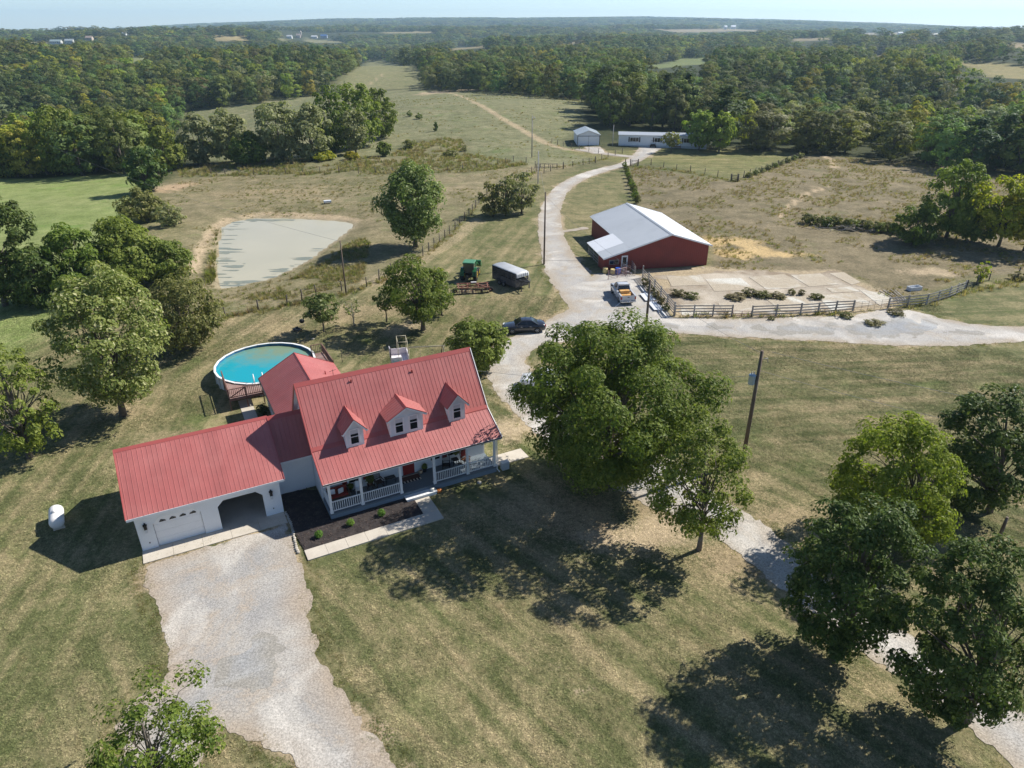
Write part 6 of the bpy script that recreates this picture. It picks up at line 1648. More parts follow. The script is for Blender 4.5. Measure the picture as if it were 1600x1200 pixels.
q = at(852, 608); suv('white sport utility car half hidden under the left edge of the big tree', (q[0], q[1] + .3, q[2] + .03), R(170), M_WHITECAR)

# ---- tractor
M_GREEN = M('tractor green', (.018, .115, .036), .4, .08, coat=.2); M_YELR = M('tractor yellow', (.70, .46, .02), .4, .06)
q = at(734, 440)
tra = thing('tractor', 'green tractor with yellow wheels and glazed cab on the mown field', 'tractor', (q[0], q[1] + 1.0, q[2] + .02), R(82))
for s in (-1, 1):
    w_ = wheel(tra, (-.55, s * .88, .84), .84, .46, M_YELR, .55, 24); lg = MB()
    for k in range(16):
        a = k * math.pi / 8; lg.bar((.80 * math.cos(a), -.2, .80 * math.sin(a)), (.875 * math.cos(a + .15), .0, .875 * math.sin(a + .15)), .07, .07); lg.bar((.80 * math.cos(a + .2), .2, .80 * math.sin(a + .2)), (.875 * math.cos(a + .35), .0, .875 * math.sin(a + .35)), .07, .07)
    lg.build('tread', M_TYRE, w_)
    wheel(tra, (1.75, s * .82, .56), .56, .34, M_YELR, .55, 20)
    mb = MB(); pts = [(-1.42, .88), (-1.25, 1.45), (-.75, 1.78), (-.1, 1.72)]
    for a, b in zip(pts, pts[1:]): mb.bar((a[0], s * .84, a[1]), (b[0], s * .84, b[1]), .5, .05)
    mb.build('fender', M_GREEN, tra)
mb = MB(); mb.loft([[(x, -w_ , zb), (x, -w_, zt - .12), (x, -w_ * .7, zt), (x, w_ * .7, zt), (x, w_, zt - .12), (x, w_, zb)] for x, w_, zb, zt in ((.35, .42, .8, 1.62), (1.2, .40, .75, 1.56), (2.2, .36, .7, 1.42), (2.35, .30, .72, 1.3))], smooth=False); mb.build('hood', M_GREEN, tra)
mb = MB(); mb.box((-1.2, -.28, .55), (2.2, .28, .82)); mb.build('chassis', M_DARK, tra)
cab = MB()
for x, s in ((-.95, -1), (-.95, 1), (.35, -1), (.35, 1)): cab.bar((x, s * .70, 1.1), (x * .95, s * .66, 2.45), .08)
for s in (-1, 1): cab.bar((-.95, s * .7, 1.15), (.35, s * .7, 1.15), .07)
cab.bar((-.95, -.7, 1.15), (-.95, .7, 1.15), .07); cb_ = cab.build('cab', M_BLACK, tra)
for lo, hi in (((-.95, -.64, 1.2), (-.93, .64, 2.4)), ((.33, -.64, 1.2), (.35, .64, 2.4)), ((-.9, -.70, 1.2), (.3, -.68, 2.4)), ((-.9, .68, 1.2), (.3, .70, 2.4))): MB().box(lo, hi).build('cab_window', glass_mat('green cab glass', (.03, .055, .045), .08), cb_)
MB().box((-1.12, -.80, 2.45), (.50, .80, 2.64)).build('cab_roof', M('faded tractor green', (.07, .21, .115), .5, .06), tra, bevel=.07)
MB().lathe([(.05, 1.55), (.05, 2.4), (.07, 2.42)], 10, c=(.95, .3, 0)).build('exhaust', M_BLACK, tra)
ld_ = MB()
for s in (-1, 1):
    ld_.bar((.3, s * .62, 1.25), (1.7, s * .62, 1.95), .1, .16); ld_.bar((1.7, s * .62, 1.95), (3.0, s * .62, 1.15), .1, .16)
ld_.bar((1.9, -.62, 1.8), (1.9, .62, 1.8), .1); ld_.build('loader_arm', M_GREEN, tra)
bk = MB(); bk.extrude([(2.95, -.95, 1.2), (3.5, -.95, .75), (3.65, -.95, 1.1), (3.3, -.95, 1.75), (3.0, -.95, 1.7)], (0, 1.9, 0)); bk.build('loader_bucket', M_GREEN, tra)
hp_ = MB(); hp_.bar((-1.2, -.3, .6), (-1.9, -.35, .5), .07); hp_.bar((-1.2, .3, .6), (-1.9, .35, .5), .07); hp_.bar((-1.2, 0, 1.0), (-1.9, 0, .95), .06); hp_.build('hitch', M_DARK, tra)
# ---- disc harrow
M_RUST = M('rusty implement paint', (.19, .075, .05), .85, .25, 2.5, (.26, .13, .09), 1.2); M_DISC = M('worn steel disc', (.30, .27, .25), .45, .15, 3)
q = at(739, 456)
dh = thing('disc_harrow', 'rusty red disc harrow lying behind the tractor', 'harrow', (q[0], q[1] + .3, q[2]), R(6))
fr = MB()
for y in (-.9, 0, .9): fr.bar((-2.1, y, .75), (2.1, y, .75), .12)
for x in (-1.9, -.7, .7, 1.9): fr.bar((x, -1.0, .75), (x, 1.0, .75), .12)
fr.bar((-1.9, -1, .75), (0, .0, 1.15), .1); fr.bar((1.9, -1, .75), (0, 0, 1.15), .1); fr.bar((0, 0, 1.15), (0, 2.0, .55), .12); fr.build('frame', M_RUST, dh)
for gy, tilt in ((-.85, .22), (-.85, -.22), (.75, -.22), (.75, .22)):
    sx = -1 if (tilt > 0) == (gy < 0) else 1
    g_ = MB(); a0 = Vector((sx * .15, gy, .34)); a1 = Vector((sx * 2.25, gy - tilt * 1.0 * (1 if sx > 0 else -1) * sx, .34)); g_.tube([a0, a1], .04, 6); go_ = g_.build('gang_axle', M_RUST, dh)
    for k in range(7):
        c_ = a0 + (a1 - a0) * ((k + .5) / 7); MB().lathe([(.02, -.03), (.28, -.01), (.30, .02), (.28, .025), (.02, .0)], 16, axis='x', c=tuple(c_)).build('disc', M_DISC if k % 2 else M_RUST, go_)
for x in (-2.35, 2.3): wheel(dh, (x, -.35, .30), .30, .2, M_RUST, .5, 14)
MB().box((-.25, -.2, 1.16), (.45, .15, 1.26)).build('weight', M_CANVAS, dh)
# ---- livestock trailer
q = at(801, 452); ta = math.atan2(86.6 - 90.6, 1.2 + 1.4) + R(6)
trl = thing('cattle_trailer', 'dark gooseneck cattle trailer with pale grey roof on the mown field', 'trailer', (q[0] - .35, q[1] + 1.8, q[2]), ta)
TL, TW, TZ0, TZ1 = 4.9, 2.05, .55, 2.45
MB().box((-TL / 2, -TW / 2, TZ0 - .1), (TL / 2, TW / 2, TZ0)).build('floor', M_STEELG, trl)
for s in (-1, 1):
    MB().box((-TL / 2, s * TW / 2 - .03, TZ0 + .001), (TL / 2, s * TW / 2 + .03, 1.35)).build('side_panel', M_STEELG, trl)
    for k in range(3): MB().box((-TL / 2, s * TW / 2 - .02, 1.48 + k * .24), (TL / 2, s * TW / 2 + .02, 1.60 + k * .24)).build('slat', M_STEELG, trl)
    for k in range(7):
        x = -TL / 2 + k * TL / 6; MB().box((x - .04, s * TW / 2 - .05, TZ0 - .12), (x + .04, s * TW / 2 + .05, TZ1 - .1)).build('upright', M_STEELG, trl)
    for x in (-.9, .05): wheel(trl, (x, s * (TW / 2 + .02), .36), .36, .24, M_RIM, .55, 16)
    MB().box((-1.4, s * (TW / 2 + .12) - .14, .76), (.55, s * (TW / 2 + .12) + .14, .80)).build('mudguard', M_STEELG, trl)
MB().box((-TL / 2 - .03, -TW / 2 + .031, TZ0), (-TL / 2 + .03, TW / 2 - .031, TZ1 - .1)).build('rear_gate', M_STEELG, trl)
MB().box((TL / 2 - .03, -TW / 2 + .031, TZ0), (TL / 2 + .03, TW / 2 - .031, 1.5)).build('front_panel', M_STEELG, trl)
M_TROOF = M('trailer roof sheet', (.47, .48, .49), .5, .06, 1.0, (.40, .41, .42), .8)
mb = MB(); rings = []
for x, dz in ((-TL / 2 - .06, 0), (TL / 2 - .2, 0), (TL / 2 + .12, -.10), (TL / 2 + .2, -.5)):
    rings.append([(x, TW / 2 * k, TZ1 + dz - .1 + .1 * (1 - k * k)) for k in (-1.03, -.8, -.4, 0, .4, .8, 1.03)] + [(x, TW / 2 * 1.03, TZ1 + dz - .16), (x, -TW / 2 * 1.03, TZ1 + dz - .16)])
mb.loft(rings); mb.build('roof', M_TROOF, trl)
for k in range(6): MB().box((TL / 2 + .16, -.95 + k * .36, TZ1 - .62), (TL / 2 + .215, -.92 + k * .36, TZ1 - .2)).build('nose_rib', M_CANVAS, trl)
gn = MB()
for s in (-1, 1): gn.bar((TL / 2, s * .6, 1.42), (TL / 2 + 1.5, s * .12, 1.42), .09, .13)
gn.bar((TL / 2 + 1.5, 0, 1.5), (TL / 2 + 1.5, 0, .62), .12); gn.bar((TL / 2 + .55, -.5, 1.4), (TL / 2 + .55, -.5, .05), .08); gn.bar((TL / 2, -.7, .9), (TL / 2 + .9, -.3, 1.4), .07); gn.bar((TL / 2, .7, .9), (TL / 2 + .9, .3, 1.4), .07)
gn.bar((TL / 2 + .02, .85, 2.0), (TL / 2 + .9, .75, 1.3), .05); gn.build('gooseneck', M_STEELG, trl)
mb = MB(); mb.box((TL / 2 + .45, -.62, -.02), (TL / 2 + .65, -.38, .05)); mb.build('jack_foot', M_STEELG, trl)
# ---- playset and swing frame behind the house
M_PLAYW = M('sun-bleached white plastic', (.74, .70, .70), .6, .05); M_TEAL = M('teal slide plastic', (.03, .26, .25), .4, .05); M_TANM = M('pale tan metal', (.52, .47, .33), .5, .08); M_PURP = M('grey purple plastic', (.16, .13, .16), .6, .05)
q = on_level(626, 576)
ps = thing('play_tower', 'white plastic play tower with teal slide and canopy poles behind the house', 'play tower', (q[0], q[1] - .2, 0), R(14))
for x in (-.8, .75):
    for y in (-.75, .75): MB().box((x - .05, y - .05, 0), (x + .05, y + .05, 1.25)).build('leg', M_BLACK, ps)
MB().box((-.9, -.85, 1.251), (.88, .85, 1.34)).build('platform', M_PLAYW, ps)
for lo, hi in (((-.9, .78, 1.341), (.88, .85, 2.0)), ((.8, -.85, 1.341), (.88, .779, 1.9)), ((-.9, -.85, 1.341), (.2, -.78, 1.75))): MB().box(lo, hi).build('panel', M_PLAYW, ps, bevel=.02)
mb = MB(); mb.extrude([(-.9, -.8, 1.341), (-.9, .77, 1.341), (-.9, .77, 2.05), (-.9, .2, 2.1), (-.9, -.1, 2.65), (-.9, -.8, 2.7)], (.07, 0, 0)); mb.build('side_wall', M_PURP, ps)
mb = MB(); mb.extrude([(-.92, -.8, 2.0), (-.92, .3, 2.0), (-.92, -.05, 2.72), (-.92, -.8, 2.78)], (-.04, 0, 0)); mb.build('wall_cap', M_PLAYW, ps)
for x, y in ((-.1, -.8), (-.1, .8), (.82, -.8), (.82, .8)): MB().tube([(x, y, 1.3), (x, y, 3.35)], .028, 6).build('canopy_pole', M_TANM, ps)
for a, b in (((-.1, -.8, 3.35), (.82, -.8, 3.3)), ((-.1, .8, 3.35), (.82, .8, 3.3)), ((-.1, -.8, 3.35), (-.1, .8, 3.35)), ((.82, -.8, 3.3), (.82, .8, 3.3))): MB().tube([a, b], .025, 6).build('canopy_bar', M_TANM, ps)
sl_ = MB(); pts = [(-.45, -.8, 1.3), (-.5, -1.4, .95), (-.55, -2.1, .5), (-.6, -2.6, .25), (-.62, -3.0, .2)]
for a, b in zip(pts, pts[1:]): sl_.bar(a, b, .5, .05); sl_.bar(np.array(a) + [-.25, 0, .1], np.array(b) + [-.25, 0, .1], .05, .2); sl_.bar(np.array(a) + [.25, 0, .1], np.array(b) + [.25, 0, .1], .05, .2)
sl_.build('slide', M_TEAL, ps)
sw = thing('swing_frame', 'pale tan metal swing frame standing beside the play tower', 'swing set', (q[0] + 1.0, q[1] - .1, 0), R(5))
MB().tube([(0, 0, 2.4), (3.4, 0, 2.45), (3.9, 0, 2.46)], .06, 8).build('top_bar', M_TANM, sw)
MB().tube([(3.4, 0, 2.45), (3.45, -.35, 2.1), (3.5, -.85, 0)], .06, 8).build('leg', M_TANM, sw)
MB().tube([(3.4, 0, 2.45), (3.3, .5, 2.2), (3.2, .9, 1.5), (3.2, 1.1, 0)], .055, 8).build('leg', M_WICK, sw)
MB().tube([(0, 0, 2.4), (-.1, .7, 0)], .04, 8).build('leg', M_TANM, sw)
for x in (.9, 2.1):
    s_ = MB().box((x - .22, -.1, .55), (x + .22, .1, .59)).build('swing_seat', M_BLACK, sw)
    for d_ in (-.2, .2): MB().tube([(x + d_, 0, .59), (x + d_, 0, 2.42)], .008, 4).build('chain', M_WIRE, s_)
# ---- small yard things
q = at(465, 517)
mw_ = thing('push_mower', 'dark push mower with upright handle on the dry lawn beyond the pool', 'mower', tuple(q), R(150))
MB().box((-.35, -.28, .12), (.35, .28, .30)).build('deck', M_STEELG, mw_, bevel=.05); MB().lathe([(.16, .30), (.16, .48), (.05, .52)], 12).build('engine', M_BLACK, mw_)
for x in (-.3, .3):
    for y in (-.3, .3): wheel(mw_, (x, y, .12), .12, .06, M_CANVAS, .5, 12)
mb = MB(); mb.tube([(-.3, -.2, .3), (-1.1, -.2, 1.0), (-1.1, .2, 1.0), (-.3, .2, .3)], .018, 6); mb.build('handle', M_POSTWOOD, mw_)
q = at(473, 511); gr_ = thing('kettle_grill', 'small black kettle grill beside the push mower', 'grill', tuple(q))
MB().lathe([(.05, .5), (.22, .55), (.30, .72), (.30, .76), (.24, .92), (.05, 1.0)], 16).build('bowl', M_BLACK, gr_)
for k in range(3): MB().tube([(.15 * math.cos(k * 2.1), .15 * math.sin(k * 2.1), .55), (.3 * math.cos(k * 2.1), .3 * math.sin(k * 2.1), 0)], .015, 5).build('leg', M_CANVAS, gr_)
q = at(489, 530); rock('pale stone on the lawn under the small dark tree', q[0], q[1], .22)
for k, (px, py, lb) in enumerate(((508, 569, 'thin garden stake left of the rear deck'), (535, 566, 'thin garden stake behind the rear deck chairs'))):
    q = at(px, py); t = thing('garden_stake', lb, 'stake', tuple(q)); MB().tube([(0, 0, 0), (0, 0, 1.2)], .03, 6).build('rod', M_DARK, t); MB().lathe([(.03, 1.2), (.07, 1.25), (.06, 1.36), (.02, 1.4)], 8).build('cap', M_BLACK, t)
q = at(918, 735); drum('small blue bin on the bare ground beneath the big tree', 918, 735, .3, .7, M_BLUE, 'bin', 'storage_bin')
q = at(870, 523); t = thing('road_marker', 'small dark marker post at the gravel bend before the big tree', 'marker', tuple(q)); MB().lathe([(.09, 0), (.08, .75), (.16, .78), (.12, 1.05), (.03, 1.12)], 8).build('post', M_DARK, t)
# dark utility vehicle by the mobile home
q = at(880 + 140, 230)
at_ = thing('utility_buggy', 'dark utility buggy parked before the mobile home', 'buggy', (q[0], q[1], q[2] + .02), R(80))
mb = MB(); car_body(mb, [(1.4, .55, .4, .7, .8), (1.2, .68, .35, .8, .9), (.4, .7, .35, .8, .85), (-1.3, .7, .35, .85, .95), (-1.45, .62, .4, .8, .85)]); mb.build('body', M_BLACK, at_)
for x in (-.5, .55):
    for s in (-1, 1): MB().tube([(x, s * .6, .8), (x * .8, s * .55, 1.85)], .03, 6).build('roll_bar', M_BLACK, at_)
MB().box((-.55, -.65, 1.85), (.6, .65, 1.9)).build('canopy', M_BLACK, at_)
for x in (.95, -.95):
    for s in (-1, 1): wheel(at_, (x, s * .7, .33), .33, .25, M_DARK, .5, 14)
# small pale hut on the far side of the pond
q = at(512, 318); t = thing('feeder', 'tiny grey feeder box on the pasture beyond the pond', 'feeder', tuple(q), .4); MB().box((-.7, -.4, .25), (.7, .4, .6)).build('box', M_SHEET, t)
for x in (-.6, .6):
    for y in (-.3, .3): MB().box((x - .04, y - .04, -.1), (x + .04, y + .04, .249)).build('leg', M_POSTWOOD, t)

# ================================================================== TREES
M_BARK = M('bark', (.105, .085, .066), .95, .25, 3.0, (.17, .15, .125), 1.2, bump=.4, bscale=10)
M_BARKP = M('pale bark', (.24, .22, .19), .9, .25, 3.0, (.36, .34, .30), 1.0)
LEAF = dict(
    oak=leaf_mat('oak leaf', (0.049, 0.081, 0.018), (0.107, 0.150, 0.034), .2, .5, .05, (0.169, 0.202, 0.052)),
    maple=leaf_mat('maple leaf', (.064, .108, .024), (.128, .180, .044), .2, .5, .05, (.18, .24, .075)),
    sycamore=leaf_mat('sycamore leaf', (.090, .130, .045), (.170, .208, .086), .2, .5, .05, (.42, .44, .30)),
    dark=leaf_mat('dark pear leaf', (.029, .056, .016), (.060, .100, .029), .14, .5, .05, (.115, .15, .06)),
    yellow=leaf_mat('yellow green leaf', (0.111, 0.156, 0.018), (0.227, 0.267, 0.036), .28, .5, .05, (0.351, 0.364, 0.065)),
    gold=leaf_mat('turning walnut leaf', (0.117, 0.130, 0.018), (0.240, 0.227, 0.031), .25, .5, .05, (0.364, 0.325, 0.052)),
    willow=leaf_mat('willow leaf', (0.055, 0.101, 0.031), (0.117, 0.176, 0.065), .2, .5, .05, (0.338, 0.403, 0.247)),
    olive=leaf_mat('olive green leaf', (.076, .094, .038), (.138, .155, .068), .2, .55, .05, (.22, .22, .12)),
    grey=leaf_mat('grey green leaf', (0.098, 0.120, 0.072), (0.176, 0.202, 0.124), .2, .55, .05, (0.312, 0.338, 0.234)),
    cotton=leaf_mat('fresh green leaf', (0.111, 0.176, 0.042), (0.195, 0.267, 0.081), .28, .5, .05, (0.286, 0.351, 0.143)),
    crape=leaf_mat('small shrub leaf', (0.046, 0.078, 0.029), (0.098, 0.137, 0.052), .2, .5, .05, (0.182, 0.221, 0.117)),
    locust=leaf_mat('locust leaf', (.078, .118, .020), (.150, .195, .038), .24, .5, .05, (.23, .27, .07)),
    weed=leaf_mat('grey weed leaf', (.085, .085, .052), (.135, .135, .085), .2, .6, .06, (.19, .18, .125)),
    scrub=leaf_mat('scrub leaf', (.060, .074, .030), (.105, .120, .050), .2, .6, .06, (.15, .16, .08)),
    bush=leaf_mat('bush leaf', (.074, .108, .027), (.132, .170, .044), .2, .5, .05, (.19, .23, .075)),
)
def crown_leaves(g, C, RC, per, size, up=.35, droop=0.0, ctr=None, co=.45, rnd=.36):
    """leaf quads in clumps: C centres (n,3), RC radii (n,3), per leaves each"""
    n = len(C); k = n * per
    c = np.repeat(C, per, 0); rc = np.repeat(RC, per, 0)
    d = g.normal(size=(k, 3)); d /= np.linalg.norm(d, axis=1)[:, None]
    d[:, 2] = np.where((d[:, 2] < 0) & (g.random(k) < .70), -d[:, 2], d[:, 2])
    rad = np.where(g.random(k) < .78, g.uniform(.78, 1.06, k), g.uniform(.25, .8, k))[:, None]
    p = c + d * rc * rad
    nm = d * .85 + g.normal(size=(k, 3)) * rnd; nm[:, 2] += up
    if ctr is not None:
        q = p - ctr; q /= np.linalg.norm(q, axis=1)[:, None] + 1e-6; nm += q * co
    nm = nm; nm /= np.linalg.norm(nm, axis=1)[:, None]
    t = np.cross(nm, g.normal(size=(k, 3))); t[:, 2] -= droop; t -= nm * (t * nm).sum(1)[:, None]; t /= np.linalg.norm(t, axis=1)[:, None]
    b = np.cross(nm, t)
    L = (size * (.45 + 1.15 * g.random(k) ** 1.6) * .5)[:, None]; W = L * g.uniform(.45, .75, k)[:, None]
    f = nm * L * .25
    V = np.stack([p + t * L, p + b * W + f, p - t * L, p - b * W + f], 1).reshape(-1, 3)
    return V
def limb_mesh(g, h, r0, C, cb, lean, frac=.6, sides=6, maxlimb=60, fork=.0):
    """tapered trunk with limbs reaching for the clumps"""
    mb = MB()
    top = np.array([lean[0], lean[1], h * .80])
    def trunk(t): return np.array([top[0] * t ** 1.4 + .04 * h * math.sin(t * 5) * .2, top[1] * t ** 1.4 + .04 * h * math.cos(t * 4) * .15, top[2] * t])
    ts = np.linspace(0, 1, 8)
    pts = [trunk(t) for t in ts]; pts[0][2] = -.35
    rr = [r0 * (1.35 if t == 0 else 1.0) * (1 - .82 * t) + .015 for t in ts]
    mb.tube(pts, rr, max(sides, 8), cap=True)
    idx = g.permutation(len(C))[:maxlimb]
    t0 = cb / (h * .8)
    for i in idx:
        c = C[i]; tt = np.clip(t0 * .75 + (c[2] / (h * .8) - t0 * .75) * g.uniform(.15, .5), t0 * .55, .9)
        a = trunk(tt); dlt = c - a; ln = np.linalg.norm(dlt)
        m1 = a + dlt * .4 + np.array([0, 0, ln * .06]) + g.normal(size=3) * ln * .05
        m2 = a + dlt * .75 + np.array([0, 0, ln * .04]) + g.normal(size=3) * ln * .05
        rb = max(.02, r0 * (1 - .8 * tt) * min(.62, .25 + ln / h * .5))
        mb.tube([a, m1, m2, c], [rb, rb * .6, rb * .35, .012], sides, cap=False)
    return mb
def make_tree_meshes(seed, h, r, cb, leaf, size, n_leaf, bark=None, shape='round', nclump=None, cr=.27, trunk_r=None, lean=(0, 0), limbs=50, up=.35, off=(0, 0), sides=6, co=.55):
    """trunk mesh and crown mesh of a tree h high, crown radius r, crown base cb"""
    g = np.random.default_rng(seed)
    nclump = nclump or 60
    i = np.arange(nclump) + .5; ph = np.arccos(1 - 2 * i / nclump); th_ = math.pi * (1 + 5 ** .5) * i + g.uniform(0, 6)
    d = np.stack([np.cos(th_) * np.sin(ph), np.sin(th_) * np.sin(ph), np.cos(ph)], 1) + g.normal(size=(nclump, 3)) * .16
    d /= np.linalg.norm(d, axis=1)[:, None]
    s = .50 + .44 * g.random(nclump) ** .6
    inner = g.random(nclump) < .16; s[inner] *= .55
    lob = .80 + .42 * vnoise(d[:, 0] * 1.7 + seed, d[:, 1] * 1.7 + d[:, 2] * 1.3, 7)
    rv = (h - cb) / 2; zc = cb + rv
    z = d[:, 2]
    prof = np.ones(nclump)
    if shape == 'round': zz = zc + rv * z * .92
    elif shape == 'broad': zz = cb + rv * .75 + rv * np.where(z > 0, z * 1.1, z * .72); prof = 1.05 - .12 * z
    elif shape == 'oval': zz = zc + rv * z * .95; prof = .95 - .12 * z
    elif shape == 'cone': zz = zc + rv * z * .95; prof = .80 - .42 * z
    elif shape == 'vase': zz = zc + rv * z * .92; prof = .85 + .22 * z
    elif shape == 'willow': zz = zc + rv * z * .92; prof = 1.0 + .0 * z
    else: zz = zc + rv * z * .92
    C = np.stack([d[:, 0] * r * s * lob * prof + off[0], d[:, 1] * r * s * lob * prof + off[1], zz * 1.0 + (lob - 1) * rv * .35 * (z > 0)], 1)
    if shape in ('round', 'broad', 'oval', 'vase'): C[:, 2] = cb + (C[:, 2] - cb) * (s * .35 + .65)
    RC = (r * cr * g.uniform(.65, 1.3, nclump))[:, None] * np.array([1, 1, .78 if shape != 'willow' else 1.25])
    per = max(4, int(n_leaf / nclump))
    V = crown_leaves(g, C, RC, per, size, up, .6 if shape == 'willow' else .1, np.array([off[0], off[1], zc - rv * .25]), co, .36 if co < .7 else .22)
    oc = np.array(off)
    kx = r / np.percentile(np.hypot(V[:, 0] - oc[0], V[:, 1] - oc[1]), 98.5)
    z1, z9 = np.percentile(V[:, 2], [.7, 99.4]); kz = (h - cb) / (z9 - z1)
    for A in (V, C):
        A[:, :2] = oc + (A[:, :2] - oc) * kx; A[:, 2] = cb + (A[:, 2] - z1) * kz
    V[:, 2] = np.maximum(V[:, 2], .12)
    cm = fast_mesh('crown', V, np.arange(len(V)).reshape(-1, 4), LEAF[leaf] if isinstance(leaf, str) else leaf)
    tr = limb_mesh(g, h, trunk_r or max(.09, h * .021), C, cb, (lean[0] + off[0] * .6, lean[1] + off[1] * .6), sides=sides, maxlimb=limbs)
    tm = tr.mesh('trunk', bark or M_BARK)
    return tm, cm
def plant_tree(name, label, P, meshes, group=None, rz=0, scale=None, cat='tree'):
    t = thing(name, label, cat, (float(P[0]), float(P[1]), float(P[2])), rz, group)
    if scale is not None: t.scale = scale
    link('trunk', meshes[0], t); link('crown', meshes[1], t)
    return t
def tree_px(name, label, px, py, top, wpx, leaf, shape='round', cbf=.22, seed=1, dens=1.0, group=None, size=None, bark=None, cat='tree', hmul=.97, nclump=None, cr=None, tr_=None, offpx=0, limbs=50, maxn=90000, up=.35, cx=None):
    P = at(px, py); h = height_to(P, top) * hmul; r = metres(P, wpx, P[2] + h * .55) / 2
    dist = np.linalg.norm(np.array([P[0], P[1], P[2] - CAM_H]))
    size = size or max(.19, dist * .0040)
    near_ = dist < 75
    nclump = int((nclump or 60) * (1.7 if near_ else 1.25)); cr = (.185 if near_ else .235) if cr is None else cr * (.80 if near_ else .9)
    n = int(min(maxn, dens * .88 * nclump * 2 * math.pi * (cr * r) ** 2 / (.27 * size * size)))
    off = metres(P, offpx, P[2] + h * .5)
    if cx is not None:
        X_, _y = to_px(P[0], P[1], P[2] + h * .6); off = metres(P, cx - float(X_), P[2] + h * .6)
    m = make_tree_meshes(seed, h, r, h * cbf, leaf, size, n, bark, shape, nclump, cr, tr_, off=(off, 0), limbs=limbs, up=up)
    return plant_tree(name, label, P, m, group, cat=cat)
# the near and middle-distance trees of the photograph
tree_px('shade_tree', 'huge spreading shade tree hiding the drive right of the house porch', 942, 760, 509, 312, 'oak', 'round', .10, 3, .95, cx=958, nclump=96, cr=.21, tr_=.38, hmul=1.0, limbs=90, size=.215)
tree_px('young_shade_tree', 'lighter green tree with bare trunk in front of the huge shade tree', 1092, 860, 652, 172, 'maple', 'oval', .25, 8, .62, nclump=60, tr_=.15, cx=1089)
tree_px('pear_tree', 'dark dense tree left of its neighbour along the lower right lane', 1312, 1026, 768, 206, 'dark', 'oval', .13, 12, .95, nclump=80, tr_=.22, cx=1333, hmul=.94)
tree_px('pear_tree', 'dark dense tree in the lower right corner over the lane', 1508, 1128, 842, 228, 'dark', 'oval', .11, 15, .95, nclump=80, tr_=.22, cx=1518, hmul=.94)
tree_px('locust_tree', 'bright yellow-green tree beyond the lane at right', 1420, 846, 656, 196, 'locust', 'broad', .14, 21, .8, nclump=80, tr_=.18, cx=1408)
tree_px('pear_tree', 'dark rounded tree behind the yellow-green one at right edge', 1546, 800, 606, 158, 'dark', 'oval', .08, 24, 1.0, nclump=70, tr_=.2, cx=1541)
tree_px('sapling', 'leafy young tree cut by the bottom edge beside the driveway', 246, 1228, 1100, 226, 'oak', 'vase', .14, 31, .62, nclump=40, cr=.2, tr_=.10, size=.16, limbs=46, cx=243)
tree_px('sycamore_tree', 'large pale-leaved tree on the lawn left of the garage', 192, 650, 418, 184, 'sycamore', 'oval', .15, 35, .85, nclump=84, tr_=.26, cx=166)
tree_px('yard_tree', 'low dark olive tree at the back of the left lawn beyond the pale tree', 285, 546, 428, 128, 'olive', 'broad', .10, 37, .8, nclump=56, tr_=.2, cx=284)
tree_px('ash_tree', 'green tree at the left edge beside the large pale-leaved tree', 46, 716, 527, 124, 'maple', 'broad', .12, 41, .8, nclump=56, cx=20)
tree_px('oak_tree', 'tall dark tree cut by the left edge below the bright green field', 8, 478, 283, 112, 'dark', 'round', .06, 44, 1.1, nclump=70, cx=0)
tree_px('maple_tree', 'bright leafy tree in the middle of the thicket left of the pond', 205, 448, 340, 130, 'bush', 'broad', .03, 46, 1.2, nclump=70, cr=.26, group='thicket left of the pond')
tree_px('maple_tree', 'shorter green tree at the left end of the thicket below the field', 128, 465, 352, 110, 'maple', 'broad', .03, 47, 1.1, nclump=60, cr=.26, group='thicket left of the pond')
tree_px('maple_tree', 'green tree at the right end of the thicket nearest the pond', 262, 440, 370, 90, 'bush', 'round', .03, 48, 1.1, nclump=50, cr=.27, group='thicket left of the pond')
tree_px('maple_tree', 'dark low tree in front of the thicket beside the bright field', 70, 478, 385, 90, 'dark', 'round', .03, 148, 1.1, nclump=50, cr=.27, group='thicket left of the pond')
tree_px('round_tree', 'dark round tree standing alone on the edge of the bright field', 233, 300, 229, 66, 'dark', 'round', .06, 50, 1.2, nclump=46, cr=.27)
tree_px('field_tree', 'olive bushy tree between the pond and the bright field', 228, 345, 292, 74, 'olive', 'broad', .04, 51, 1.1, nclump=46)
tree_px('field_tree', 'small grey-green bush above the cattle track by the pond', 268, 352, 318, 50, 'grey', 'broad', .03, 52, .9, nclump=30)
tree_px('willow_tree', 'big round willow standing between pond and mown field', 649, 386, 251, 108, 'willow', 'willow', .12, 55, 1.2, nclump=80, tr_=.32, cx=643)
tree_px('crabapple_tree', 'spreading green tree on the back lawn near the tractor', 661, 516, 402, 122, 'oak', 'broad', .22, 58, .85, nclump=56, cr=.24, tr_=.24, offpx=-6)
tree_px('crape_myrtle', 'small dark round tree on the dry back lawn', 506, 519, 459, 62, 'crape', 'round', .30, 61, .9, nclump=34, cr=.28, tr_=.09)
tree_px('bare_sapling', 'thin almost bare sapling right of the small dark tree', 553, 509, 464, 40, 'grey', 'vase', .35, 62, .16, nclump=22, cr=.2, tr_=.07, bark=M_BARKP, limbs=22)
tree_px('crape_myrtle', 'thin small tree left of the spreading back lawn tree', 604, 503, 446, 48, 'crape', 'vase', .34, 63, .55, nclump=26, cr=.25, tr_=.07)
tree_px('crabapple_tree', 'small leafy tree directly right of the spreading back lawn tree', 690, 492, 436, 56, 'crape', 'broad', .22, 64, .6, nclump=28, cr=.25, tr_=.09)
tree_px('plum_tree', 'low dark tree left of its neighbour beside the lane fence', 770, 338, 283, 52, 'olive', 'broad', .06, 66, 1.0, nclump=34)
